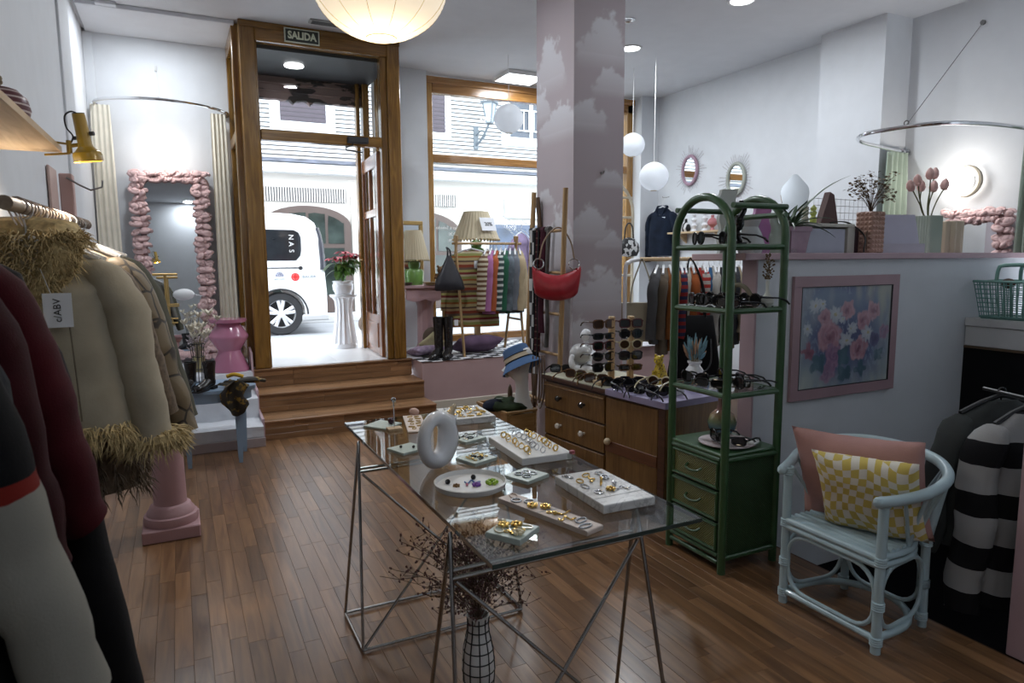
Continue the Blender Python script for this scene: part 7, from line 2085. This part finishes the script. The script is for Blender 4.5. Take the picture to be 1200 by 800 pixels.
q = MB(); q.tube([(-.05, -.02-.125*math.sin(a), -.125*math.cos(a)) for a in [R(-10)+R(200)*k/16 for k in range(17)]], [.004+.018*math.sin(PI*k/16) for k in range(17)], 8); q.build('crescent_rim', paint('smoky_shade', (.30, .27, .22), .2), ml)
lamp('moon_light', 'POINT', (5.76, 3.50, 2.14), 5, (1, .94, .86), .1)
fm = thing('foam_mirror', 'mirror framed in puffy pink foam behind the partition ledge', 'mirror', (5.965, 3.36, .95), R(90), rot=(0, 0, R(-90)))
puffy(fm, .56, .93, .078, 14, 9, 14)

# ------------------------------------------------------------------ right wall: sunburst mirrors, jacket, shelf
def sunburst(label, y, z, rim_m, seed):
    t = thing('sunburst_mirror', label, 'mirror', (5.847, y, z), 0, 'oval mirrors on the right wall')
    q_ = MB(); q_.prism([(.115*math.cos(a)*1.0, .155*math.sin(a)) for a in [2*PI*k/36 for k in range(36)]], 'x', -.02, -.012); q_.build('mirror_plate', mirror(), t, False)
    q_ = MB(); q_.torus((-.018, 0, 0), 1, .022, 40, 8, 'x', .130, .172)
    q_.build('rim', rim_m, t)
    q_ = MB(); rnd_ = random.Random(seed)
    for k in range(44):
        a = 2*PI*k/44; L_ = rnd_.uniform(.04, .15)
        q_.tube([(-.01, .14*math.cos(a), .18*math.sin(a)), (-.01, (.14+L_)*math.cos(a), (.18+L_)*math.sin(a))], .0022, 4)
    q_.build('rays', paint('ray_wire', (.34, .30, .32), .6), t, True, kind='stuff')
sunburst('oval mirror with mauve rim and fine rays, left on the right wall', 6.755, 2.59, paint('mauve_rim', (.34, .22, .28), .6), 1)
sunburst('oval mirror with grey-green rim and fine rays above the green rack', 5.965, 2.40, paint('sage_rim', (.34, .36, .32), .6), 2)
DEN = fabric('indigo_denim', (.008, .013, .026), .35, weave=200)
dj = garment('denim_jacket', 'dark denim jacket with white tag hanging on the right wall', (5.74, 7.16, 2.26), R(-72), None, 'jacket', W=.37, L=.62, T=.10, body=DEN, sl=.62, seed=61, collar=DEN, sang=.03, drop=.11)
q = MB()
for x in (-.08, .08): q.box((x, -.06, -.36), (.075, .012, .09), .003)
for k in range(5): q.tube([(0, -.066, -.2-.1*k), (0, -.072, -.2-.1*k)], .007, 8)
q.build('pockets_and_buttons', paint('denim_trim', (.03, .035, .05), .6), dj, False)
q = MB(); q.box((.06, -.07, -.27), (.05, .004, .08)); q.build('tag', PAPER, dj, False)
q = MB(); q.tube([(5.845, 7.16, 2.30), (5.80, 7.16, 2.29), (5.74, 7.16, 2.285), (5.735, 7.16, 2.30)], .005, 6); tag(q.build('wall_hook', STEEL), 'thin wall hook holding up the denim jacket', 'hook')
ws = thing('wall_shelf', 'pale wooden wall shelf with small vases seen through the rack arch', 'shelf', (5.75, 6.45, 1.825))
q = MB(); q.b2(-.10, .095, -.42, .50, -.022, 0, .003); q.build('board', RAW, ws, False)
q = MB()
for y in (-.3, .35): q.prism([(.09, -.022), (.09, -.14), (-.06, -.022)], 'y', y-.012, y+.012)
q.build('bracket', RAW, ws, False, kind='stuff')
def smallv(label, y, prof_, mat, x=5.74, extra=None):
    q_ = MB(); q_.lathe(prof_, 18); o_ = q_.build('small_vase', mat); return tag(o_, label, 'vase', 'vases on the right wall shelf', loc=(x, y, 1.8253))
smallv('black and white striped little vase on the wall shelf', 6.70, [(0, 0), (.05, 0), (.065, .04), (.05, .09), (.018, .12), (.018, .16), (.012, .16), (0, .1)], stripes('bw_stripe_vase', [(0, (.6, .6, .6)), (.5, (.02, .02, .02))], .045, 'y', .4, 0))
smallv('white bubbly candlestick next to the striped vase on the wall shelf', 6.55, [(0, 0), (.04, 0), (.02, .03), (.04, .07), (.018, .10), (.035, .14), (.016, .17), (.03, .20), (0, .21)], CERAMIC)
smallv('taller white bubbly candlestick behind the pink vase on the shelf', 6.36, [(0, 0), (.045, 0), (.02, .03), (.045, .07), (.02, .10), (.04, .15), (.018, .18), (.035, .22), (0, .235)], CERAMIC)
smallv('pink footed round vase on the wall shelf', 6.23, [(0, 0), (.035, 0), (.016, .035), (.055, .07), (.06, .10), (.045, .13), (.018, .15), (.022, .18), (.015, .18), (0, .12)], paint('rose_vase', (.42, .16, .17), .4))
# ------------------------------------------------------------------ white garment rack, tote bag and rattan arch
wr_ = thing('garment_rack', 'white metal garment rack with wooden hanging pole', 'clothes rack', (0, 0, 0))
WM = paint('white_metal', (.62, .62, .63), .35)
q = MB(); q.tube(spline([(3.28, 4.55, 0), (3.28, 4.55, .8), (3.28, 4.55, 1.38), (3.32, 4.552, 1.47), (3.42, 4.556, 1.492)], 6), .017, 10); q.tube(spline([(5.0, 4.62, 0), (5.0, 4.62, .8), (5.0, 4.62, 1.38), (4.96, 4.618, 1.47), (4.86, 4.614, 1.492)], 6), .017, 10); q.tube([(3.28, 4.30, .02), (3.28, 4.80, .02)], .015, 8); q.tube([(5.0, 4.37, .02), (5.0, 4.87, .02)], .015, 8); q.build('frame', WM, wr_)
q = MB(); q.tube([(3.42, 4.556, 1.492), (4.86, 4.614, 1.492)], .018, 10); q.build('pole', wood('rack_pole', (.34, .22, .11), (.5, .36, .2), 'x', 1, .5), wr_)
cols = [('grey marl', (0.066, 0.066, 0.069), None), ('taupe', (0.099, 0.077, 0.055), None), ('rust orange', (0.187, 0.066, 0.019), None), ('ochre', (0.198, 0.105, 0.028), None), ('red and navy striped', None, [(0, (0.165, 0.017, 0.017)), (.5, (0.017, 0.022, 0.055))]), ('cream', (0.264, 0.242, 0.204), None), ('burnt orange', (0.231, 0.061, 0.017), None), ('scarlet', (0.220, 0.017, 0.011), None), ('red and white striped', None, [(0, (0.231, 0.022, 0.019)), (.5, (0.275, 0.253, 0.231))]), ('bright blue', (0.017, 0.066, 0.143), None), ('ivory', (0.286, 0.275, 0.253), None), ('black', (0.008, 0.008, 0.009), None), ('pale grey', (0.187, 0.193, 0.198), None), ('olive', (0.066, 0.063, 0.028), None), ('charcoal', (0.022, 0.023, 0.028), None), ('beige', (0.198, 0.160, 0.110), None)]
for k, (nm, c_, stp) in enumerate(cols):
    m_ = fabric('rack_'+nm.replace(' ', '_'), c_, .12) if c_ else stripes('rack_'+nm.replace(' ', '_'), stp, .06, 'z', warp=.01)
    x = 3.62+.064*k
    garment('sweater', f'{nm} top hanging on the white garment rack', (x, 4.556+(x-3.42)*.0403, 1.492), R(54)+R(random.uniform(-12, 6)), 'tops on the white garment rack', 'top', W=.42, L=.62+.03*((k*7) % 4), T=.05, body=m_, sl=.5, seed=70+k, sr=(.045, .035), sang=.02, drop=.075, seg=20, nz_=14, fold=.6)
tb = thing('taupe_tote', 'taupe leather tote hanging from the end of the white garment rack', 'bag', (3.44, 4.545, 1.475), R(-35))
TAU = paint('taupe_leather', (.29, .25, .17), .5, var=.06, bmp=.1)
q = MB(); q.rings([[(x*w_, y*t_, z) for x, y in [(math.copysign(abs(math.cos(a))**.35, math.cos(a)), math.copysign(abs(math.sin(a))**.6, math.sin(a))) for a in [2*PI*k/28 for k in range(28)]]] for z, w_, t_ in ((-.66, .155, .05), (-.64, .165, .06), (-.45, .175, .045), (-.34, .18, .03), (-.338, .175, .02))]); q.build('body', TAU, tb, True, 50)
for y in (-.03, .03):
    q = MB(); q.tube(spline([(-.09, y, -.36), (-.075, y, -.2), (-.02, y*.6, -.03), (.0, y*.3, .022), (.025, y*.6, -.03), (.08, y, -.2), (.09, y, -.36)], 5), .019, 8, flat=.3); q.build('handle', TAU, tb)
ra = thing('arched_rack', 'cream cane arch stand partly hidden by the cloud column', 'stand', (0, 0, .742))
CRC = paint('cream_cane', (.55, .49, .38), .5)
def Q3(z, x): return (x, 6.95, z)
q = MB(); q.tube([Q3(0, 4.45), Q3(.9, 4.45), Q3(1.35, 4.45)]+[(4.78+.33*math.cos(a), 6.95, 2.05-.742+.37*math.sin(a)) for a in [PI-PI*k/12 for k in range(13)]]+[Q3(1.2, 5.11), Q3(.0, 5.11)], .019, 10); q.build('arch', CRC, ra)
for z in (.55, .95, 1.26, 1.50):
    q = MB(); q.tube([Q3(z, 4.47), Q3(z, 5.09)], .014, 8); q.build('rung', CRC, ra)
cb2 = thing('cow_print_bag', 'small black and white cow-print bag hung on the cream arch stand', 'bag', (5.02, 6.90, 1.52))
mt, nt, b_ = _new('cow_print'); v_ = coords(nt); n_ = N(nt, 'ShaderNodeTexNoise'); n_.inputs['Scale'].default_value = 16; n_.inputs['Detail'].default_value = 1
nt.links.new(v_, n_.inputs[0]); r_ = ramp(nt, [(0, (.55, .55, .55)), (.5, (.015, .015, .016))], 'CONSTANT'); nt.links.new(n_.outputs[0], r_.inputs[0]); nt.links.new(r_.outputs[0], b_.inputs['Base Color'])
q = MB(); q.lathe([(0, 0), (.12, .01), (.16, .08), (.14, .16), (.08, .22), (0, .24)], 24, sx=1, sy=.4); q.build('body', mt, cb2)
q = MB(); q.tube(spline([(-.07, 0, .2), (-.05, 0, .36), (.0, 0, .41), (.05, 0, .36), (.07, 0, .2)], 5), .009, 6); q.build('strap', BLACK, cb2)
pb = MB(); pb.ball((0, 0, .07), .07, 16)
tag(pb.build('cream_vase', PINKC), 'small round cream pot on the raised pink block', 'pot', loc=(4.95, 6.98, .747))

# wavy mirror and wire grid at the back of the ledge
q = MB(); q.prism([(.075*math.cos(a)*(1+.12*math.sin(3*a)), .15+.13*math.sin(a)*(1+.08*math.cos(4*a))) for a in [2*PI*k/40 for k in range(40)]], 'y', -.006, .006)
tag(q.build('wavy_mirror', mirror('pale_mirror'), None, False), 'frameless wavy mirror standing on the white ledge box behind the aloe', 'mirror', loc=(3.27, 2.87, LZ+.1705), rot=(R(-4), 0, R(-38)))
wg = MB()
for k in range(13): wg.tube([(-.24+.04*k, 0, 0), (-.24+.04*k, 0, .34)], .0016, 4)
for k in range(9): wg.tube([(-.24, 0, .005+.041*k), (.24, 0, .005+.041*k)], .0016, 4)
tag(wg.build('wire_grid', paint('grid_white', (.5, .5, .52), .5)), 'white wire grid panel standing behind the studded vase', 'grid panel', loc=(3.74, 2.93, LZ))
# ------------------------------------------------------------------ window display
WZ = .497
# pink table with a gold mirror and a lamp in place of its reflection
pt2 = thing('pink_table', 'pink pedestal table in the window beside the door frame', 'table', (2.46, 7.05, WZ))
PKT = paint('pink_table_paint', (.46, .30, .32), .45)
q = MB(); q.b2(-.34, .34, -.20, .22, .70, .735, .006); q.build('tabletop', PKT, pt2, False)
q = MB(); q.b2(-.31, .31, -.17, .19, .59, .70, .004); q.build('apron', PKT, pt2, False)
q = MB(); q.prism([(-.31, .60)]+[(-.31+.62*k/24, .585-.025*abs(math.sin(k/24*PI*3))) for k in range(25)]+[(.31, .60)], 'y', -.178, -.168); q.build('scalloped_edge', PKT, pt2, False)
q = MB(); q.lathe([(.0, 0), (.13, 0), (.13, .04), (.10, .06), (.09, .1), (.085, .5), (.10, .55), (.13, .59), (0, .59)], 44, (-.04, 0, 0), flute=(11, .05)); q.build('fluted_leg', PKT, pt2)
q = MB()
q.b2(.16, .20, -.02, .02, 0, .59)
q.build('gold_prop', paint('old_gold', (.42, .28, .10), .4, .6), pt2, False)
TZ = WZ+.7355
gm = thing('gold_mirror', 'gilt framed mirror standing on the pink window table', 'mirror', (2.21, 7.20, TZ), R(8))
GLD = paint('gilt_frame', (.40, .27, .10), .35, .5, var=.15, vs=30)
for bx in ((-.26, .26, -.02, .02, 0, .045), (-.26, .26, -.02, .02, .645, .69), (-.26, -.215, -.02, .02, .045, .645), (.215, .26, -.02, .02, .045, .645)):
    q = MB(); q.b2(*bx, .006); q.build('frame_bar', GLD, gm, False)
q = MB(); q.b2(-.215, .215, -.004, .004, .045, .645); q.build('mirror_plate', mirror(), gm, False)
LGN = paint('lamp_green', (.15, .30, .075), .3, coat=.4)
SHADE = None
mt, nt, b_ = _new('pleated_shade'); b_.inputs['Base Color'].default_value = (.52, .45, .32, 1); b_.inputs['Roughness'].default_value = .9; b_.inputs['Subsurface Weight'].default_value = .0; SHADE = mt
def table_lamp(name, label, loc, base, sc_=1.0, sign=False, shade=True, wide=1.0):
    t = thing(name, label, 'lamp', loc)
    q_ = MB(); q_.lathe([(0, 0), (.09, 0), (.10, .03), (.10, .14), (.085, .165), (.055, .175), (.065, .20), (.065, .24), (.03, .26), (.012, .28), (.012, .34)], 30); q_.build('base', base, t)
    if shade:
        q_ = MB(); q_.lathe([(.14, .58), (.265, .27), (.262, .27), (.137, .58)], 96, cap0=False, cap1=False, flute=(32, .015), sx=wide, sy=wide); q_.build('shade', SHADE, t)
        q_ = MB()
        for k in range(40): a = 2*PI*k/40; q_.ball((.265*wide*math.cos(a), .265*wide*math.sin(a), .262), .013*wide, 6)
        q_.build('pompom_trim', paint('shade_trim', (.46, .37, .22), .9), t, True, kind='stuff')
    return t
tl = table_lamp('table_lamp', 'table lamp with wide cream pleated shade and 20% card above the clothes rack', (3.10, 7.20, 1.46), LGN)
q = MB(); q.box((.045, -.232, .43), (.19, .004, .16), rx=R(-24), rz=R(8)); q.build('price_card', PAPER, tl, False)
tx = text_mesh('card_writing', '20%', .06, INK, tl, (.05, -.236, .43), (PI/2-R(24), 0, R(8)), bold=.001)
q = MB(); q.b2(-.16, .16, -.16, .16, 0, .02, .004); q.b2(-.03, .03, -.03, .03, -.935, .0, .004); q.b2(-.18, .18, -.18, .18, -.938, -.92, .004)
tag(q.build('plant_stand', LW, None, False), 'slim wooden stand carrying the cream-shaded lamp in the window', 'stand', loc=(3.10, 7.20, 1.438))
table_lamp('table_lamp', 'small green lamp standing in for a lamp reflection in the gilt mirror', (2.285, 7.0, TZ), LGN, wide=.62)  # solid lamp stands in for the one mirrored in the gilt frame
ty = thing('teddy_figure', 'small brown toy figure sitting on the pink window table', 'toy', (2.56, 6.93, TZ))
TED = paint('brown_plush', (.14, .075, .035), .9, var=.2, vs=40)
q = MB(); q.ball((0, 0, .07), .055, 14, 1, .9, 1.2); q.ball((0, -.01, .155), .042, 14)
for s in (-1, 1): q.tube([(s*.03, -.02, .03), (s*.055, -.07, .02), (s*.06, -.10, .02)], .02, 8); q.tube([(s*.045, 0, .11), (s*.075, -.03, .07)], .015, 8); q.ball((s*.03, 0, .195), .015, 8)
q.build('body', TED, ty)
q = MB(); q.ball((0, -.048, .148), .017, 10); q.build('muzzle', paint('muzzle_tan', (.35, .24, .14), .9), ty)
for k, (x, y, c_, lb) in enumerate(((2.16, 6.90, (.10, .07, .05), 'dark trinket dish at the left end of the pink table'), (2.42, 6.88, (.36, .28, .14), 'gold trinket dish near the front of the pink table'))):
    q = MB(); q.lathe([(0, 0), (.05, 0), (.07, .03), (.06, .03), (0, .01)], 18); tag(q.build('dish', paint('dish_%d' % k, c_, .4)), lb, 'dish', loc=(x, y, TZ))

# wooden A-frame rack with knitwear
af = thing('clothes_rack', 'wooden A-frame clothes rack on the pink window platform', 'clothes rack', (2.62, 6.62, WZ))
for x in (0, .70):
    for y0, nm in ((-.19, 'leg'), (.30, 'leg')):
        q = MB(); q.tube([(x+(-.0), y0, 0), (x-.03*(1 if x == 0 else -1)*0, .01*(1 if y0 < 0 else -1), 1.16), (x, .03*(1 if y0 < 0 else -1), 1.25)], .019, 8, flat=.7); q.build(nm, LW, af)
q = MB(); q.tube([(-.04, 0, 1.17), (.76, 0, 1.17)], .014, 10); q.build('pole', LW, af)
q = MB(); q.tube([(0, -.13, .35), (0, .21, .35)], .012, 8); q.build('brace', LW, af)
q = MB(); q.tube([(.70, -.13, .35), (.70, .21, .35)], .012, 8); q.build('brace', LW, af)
STRK = stripes('earth_stripes', [(0, (.20, .045, .025)), (.12, (.34, .24, .13)), (.22, (.10, .06, .045)), (.30, (.36, .30, .15)), (.42, (.28, .09, .03)), (.50, (.22, .23, .08)), (.62, (.40, .35, .24)), (.70, (.16, .03, .03)), (.80, (.30, .28, .10)), (.9, (.12, .08, .06))], .24, 'z', warp=.02)
KN_ = [('red, green and cream striped long knit nearest on the rack', STRK, 58, .80), ('brown striped cardigan behind the long striped knit', stripes('brown_fine', [(0, (.13, .07, .04)), (.5, (.45, .40, .30))], .05, 'z'), 62, .62), ('orchid pink jumper on the wooden rack', fabric('orchid', (.32, .13, .27), .12), 64, .66), ('brick orange jumper on the wooden rack', fabric('brick', (.30, .08, .03), .12), 64, .66), ('black and white striped jumper on the wooden rack', stripes('mono_stripe', [(0, (.035, .05, .05)), (.6, (.40, .42, .40))], .06, 'z'), 66, .66), ('bottle green jumper on the wooden rack', fabric('bottle_green', (.02, .085, .05), .12), 66, .66), ('grey-blue flecked jumper on the wooden rack', fabric('grey_fleck', (.10, .12, .14), .5, weave=60), 68, .66), ('steel grey cardigan on the wooden rack', fabric('steel_grey', (.12, .13, .15), .15), 70, .66), ('camel jumper last on the wooden rack', fabric('camel', (.34, .27, .17), .12), 72, .62)]
for k, (lb, m_, a, L_) in enumerate(KN_):
    x = 2.79+(.13 if k else 0)+.055*k
    garment('knit_jumper', lb, (x, 6.62, WZ+1.17), R(50+ (a-58)*1.2) if k else R(-12), 'knitwear on the wooden rack', 'jumper', W=.46 if k else .54, L=L_, T=.09, body=m_, sl=.55, seed=100+k, sr=(.06, .045), sang=.03, drop=.075, seg=24, nz_=18, fold=.8)
q = MB(); q.box((0, 0, 0), (.05, .003, .075)); tag(q.build('price_tag', PAPER, None, False), 'white price tag on the striped knit in the window rack', 'tag', loc=(2.80, 6.515, WZ+.95), rot=(0, 0, R(20)))
bb = thing('black_bag', 'black slouchy leather bag hanging from the front of the wooden rack', 'handbag', (2.46, 6.41, 1.59), R(12))
q = MB(); rs = []
for z, w_, t_ in ((-.40, .165, .035), (-.385, .18, .05), (-.30, .16, .05), (-.20, .10, .035), (-.12, .06, .02), (-.05, .02, .012)):
    rs.append([(w_*math.copysign(abs(math.cos(a))**.7, math.cos(a))+.01*nz(z*9, a), t_*math.sin(a)*(1+.2*nz(a, z*8)), z) for a in [2*PI*k/20 for k in range(20)]])
q.rings(rs); q.build('body', paint('black_soft_leather', (.018, .018, .024), .4, var=.2, vs=20, bmp=.2, bs=20), bb, True, 60)
q = MB(); q.tube(spline([(-.02, 0, -.08), (-.015, .0, .0), (.0, .04, .03), (.012, .0, .0), (.02, 0, -.08)], 5), .009, 6); q.build('strap', BLACK, bb)
# boots, cushions on the platform
bt1 = thing('tall_boot', 'tall black leather boot standing before the wooden rack, right one', 'boot', (2.46, 6.47, WZ), R(-30), 'tall boots in the window'); boot_parts(bt1, .30, 1.05)
dup(bt1, (2.36, 6.50, WZ), R(-42), 'tall black leather boot standing before the wooden rack, left one')
q = MB(); q.box((0, 0, 0), (.04, .003, .06)); tag(q.build('price_tag', PAPER, None, False), 'white price tag on the shaft of the tall boot', 'tag', loc=(2.535, 6.43, WZ+.36), rot=(0, 0, R(-20)))
cushion('cushion', 'lilac checked cushion lying beside the door frame in the window', (2.30, 6.72, WZ+.055), (R(80), 0, R(10)), .36, .26, .10, checker('lilac_check', (.42, .33, .44), (.34, .25, .37), 1.0, axes=(30, 30, 30)), 2)
cushion('cushion', 'cream cushion propped behind the tall black boots', (2.42, 6.78, WZ+.10), (R(40), R(35), R(20)), .30, .22, .09, fabric('butter_cream', (.50, .46, .28), .08), 3)
cushion('cushion', 'large mauve velvet cushion lying under the wooden rack', (2.86, 6.66, WZ+.10), (R(68), 0, R(-6)), .52, .34, .15, fabric('mauve_velvet', (.17, .11, .18), .2), 4)
shc = thing('shell_cushion', 'brown and grey shell-shaped cushion behind the lilac one', 'cushion', (2.32, 6.90, WZ), R(0))
for k in range(5):
    a = R(20+35*k); q = MB(); q.ball((.12*math.cos(a), -.01*k % 2, .13+.10*math.sin(a)), .105, 16, 1, .38, 1.1)
    q.build('lobe', (fabric('shell_brown', (.14, .105, .085), .15), fabric('shell_black', (.025, .024, .024), .15))[k % 2 if k != 2 else 0], shc)
lv = thing('lavender_dress', 'pale lavender spotted top hanging at the right of the window rack', 'top', (3.50, 6.85, 1.88), R(35))
garment_parts(lv, W=.40, L=.72, T=.06, body=fabric('lavender', (.34, .27, .44), .15, weave=30), sl=.4, seed=120, sr=(.05, .04))
bsn = MB(); bsn.tube([(-.02, 0, .0), (-.02, 0, .55)], .022, 8, flat=.5)
tag(bsn.build('studded_belt', BLACK), 'black studded belt hanging between the lavender top and the ladder', 'belt', loc=(3.62, 6.80, 1.33))
q = MB(); q.tube(spline([(0, 0, 0), (.05, .0, .5), (.04, 0, .9), (.09, 0, 1.3), (.07, 0, 1.55)], 6), [.03]*6+[.034]*6+[.03]*6+[.026]*7, 8, flat=.6)
tag(q.build('driftwood_post', wood('dark_driftwood', (.05, .025, .012), (.11, .06, .03), 'z', 1, .7)), 'dark wavy wooden post beside the ladder', 'post', loc=(2.56, 4.76, .47))
bpy.data.objects['driftwood_post'].location = (2.52, 4.78, .0)
bpy.data.objects['driftwood_post'].scale = (1, 1, 1.28)
# window lettering (read from the street, so mirrored in here) and scroll ornament
VIN = paint('white_vinyl', (.82, .83, .85), .5)
vt = thing('opening_hours', 'white opening hours lettering on the window glass, reversed from inside', 'lettering', (2.98, 7.612, 2.10))
for k, (s_, sz) in enumerate((('Lunes a Martes', .055), ('10:30', .055), ('', .05), ('Miercoles a Sabado', .055), ('10:30', .055), ('16:30', .055))):
    if s_: text_mesh('text_line', s_, sz, VIN, vt, (0, 0, -.075*k), (PI/2, 0, 0), mirror=True)
og = thing('scroll_decal', 'white scroll ornament decal on the window glass beside the lamp', 'decal', (3.65, 7.610, 1.62))
q = MB()
for pts in ([(-.25, 0, .02), (-.16, 0, .10), (-.14, 0, .22), (-.22, 0, .30), (-.27, 0, .24), (-.22, 0, .20)], [(-.26, 0, .27), (-.1, 0, .36), (.1, 0, .30), (.25, 0, .15), (.33, 0, .0)], [(-.2, 0, .33), (-.05, 0, .30), (.12, 0, .20), (.22, 0, .05)], [(-.12, 0, .44), (.0, 0, .40), (.1, 0, .34), (.16, 0, .30), (.14, 0, .24), (.10, 0, .27)], [(.12, 0, .33), (.24, 0, .36), (.34, 0, .30)], [(.2, 0, .25), (.3, 0, .22), (.42, 0, .05), (.46, 0, -.1)]):
    q.tube(spline(pts, 6), .012, 6, flat=.12)
q.build('scrolls', VIN, og, True, kind='stuff')

# ------------------------------------------------------------------ lights and lanterns
def lantern_parts(t, r_, ribs, mat, squash=.9, wire=None, zc=None):
    nr = ribs; prof_ = []
    for i in range(nr*2+1):
        a = PI*(.07+.86*i/(nr*2)); rr = r_*math.sin(a)*(1.0 if i % 2 == 0 else .988); prof_.append((rr, -r_*squash*math.cos(a)))
    q_ = MB(); q_.lathe(prof_, 36, cap0=False, cap1=False); q_.build('paper_shade', mat, t)
    for s in (-1, 1):
        q_ = MB(); q_.torus((0, 0, s*prof_[-1][1]), prof_[-1][0], .003, 24, 6); q_.build('ring', paint('bamboo_ring', (.50, .40, .26), .6), t)
mt, nt, b_ = _new('lit_washi'); 
for nme, val in (('Base Color', (.75, .69, .57, 1)), ('Emission Color', (1.0, .84, .62, 1))): b_.inputs[nme].default_value = val
b_.inputs['Roughness'].default_value = .9; b_.inputs['Emission Strength'].default_value = .60; LIT = mt
bl_ = thing('paper_lantern', 'large ribbed cream paper lantern glowing at the top of the view', 'lantern', (.69, 2.42, 2.455))
lantern_parts(bl_, .235, 30, LIT, .80)
q = MB()
for k in range(12):
    a = 2*PI*k/12; q.tube([(.236*math.sin(b)*math.cos(a), .236*math.sin(b)*math.sin(a), -.188*math.cos(b)) for b in [PI*(.07+.86*i/16) for i in range(17)]], .0009, 4)
q.build('ribs', paint('rib_tan', (.62, .50, .32), .8), bl_, True, kind='stuff')
q = MB(); q.lathe([(.052, -.182), (0, -.181)], 24); q.build('glow_disc', emit('lantern_core', (1, .86, .62), 1.2), bl_)
q = MB(); q.tube([(0, 0, .18), (0, 0, 1.19)], .003, 6); q.build('cord', BLACK, bl_)
lamp('lantern_light', 'POINT', (.69, 2.42, 2.17), 5, (1, .84, .62), .12)
mt, nt, b_ = _new('white_washi'); b_.inputs['Base Color'].default_value = (.80, .82, .85, 1); b_.inputs['Roughness'].default_value = .9
tl_ = N(nt, 'ShaderNodeBsdfTranslucent'); tl_.inputs[0].default_value = (.85, .87, .9, 1); mx_ = N(nt, 'ShaderNodeMixShader'); mx_.inputs[0].default_value = .7
nt.links.new(b_.outputs[0], mx_.inputs[1]); nt.links.new(tl_.outputs[0], mx_.inputs[2]); nt.links.new(mx_.outputs[0], nt.nodes['Material Output'].inputs[0]); WSH = mt
for k, (loc, r_, top, lb) in enumerate((((3.21, 6.55, 2.96), .155, 3.6, 'white paper lantern hanging before the shop window'), ((4.69, 6.40, 2.77), .135, 3.6, 'smaller white paper lantern partly behind the column'), ((4.62, 5.92, 2.365), .155, 3.6, 'white paper lantern hanging lowest at the right of the column'))):
    t = thing('paper_lantern', lb, 'lantern', loc, 0, 'white paper lanterns'); lantern_parts(t, r_, 10, WSH, .97)
    q = MB(); q.tube([(0, 0, r_*.9), (0, 0, top-loc[2])], .0025, 5); q.build('cord', PORC, t)
EM = emit('downlight_glow', (.95, .98, 1.0), 6)
names = ['round recessed ceiling light at the left by the fitting room', 'round recessed ceiling light just right of the column', 'round recessed ceiling light at the top edge right of centre', 'added unseen fill light in the ceiling over the partition', 'added unseen fill light in the ceiling above the steps', 'added unseen fill light in the ceiling over the glass table', 'added unseen ceiling light that brightens the rear wall']  # the later ones are invented fill lights out of view
for (x, y), lb in zip(DOWN, names):
    t = thing('ceiling_light', lb, 'ceiling light', (x, y, 3.6), 0, 'round ceiling lights')
    q = MB(); q.lathe([(.105, 0), (.115, -.004), (.112, -.010), (.098, -.012), (.09, -.006)], 32, cap0=False, cap1=False); q.build('trim_ring', PORC, t)
    q = MB(); q.lathe([(.092, -.008), (0, -.0082)], 32); q.build('diffuser', EM, t)
t = thing('ceiling_panel_light', 'square flat ceiling panel light before the shop window', 'ceiling light', (3.67, 7.2, 3.6))
q = MB(); q.b2(-.24, .24, -.20, .20, -.045, 0, .004); q.build('housing', PORC, t, False)
q = MB(); q.b2(-.22, .22, -.18, .18, -.049, -.044); q.build('diffuser', EM, t, False)
t = thing('ceiling_spot', 'unlit small recessed spot beside the column top', 'ceiling light', (3.71, 5.17, 3.6))
q = MB(); q.lathe([(.06, 0), (.07, -.006), (.05, -.008), (.04, .0)], 24, cap0=False, cap1=False); q.build('ring', SILVER, t)
q = MB(); q.b2(.62+.55, .62+.95, 6.32, 6.42, 3.585, 3.6, .003); tag(q.build('ceiling_vent', paint('vent_grey', (.32, .32, .31), .5), None, False), 'small grey ceiling vent above the exit sign', 'vent')
vr = bpy.data.objects['ceiling_vent']
for k in range(4):
    q = MB(); q.b2(1.19, 1.55, 6.332+.022*k, 6.342+.022*k, 3.580, 3.586); q.build('slat', paint('vent_dark', (.10, .10, .10), .5), vr, False)
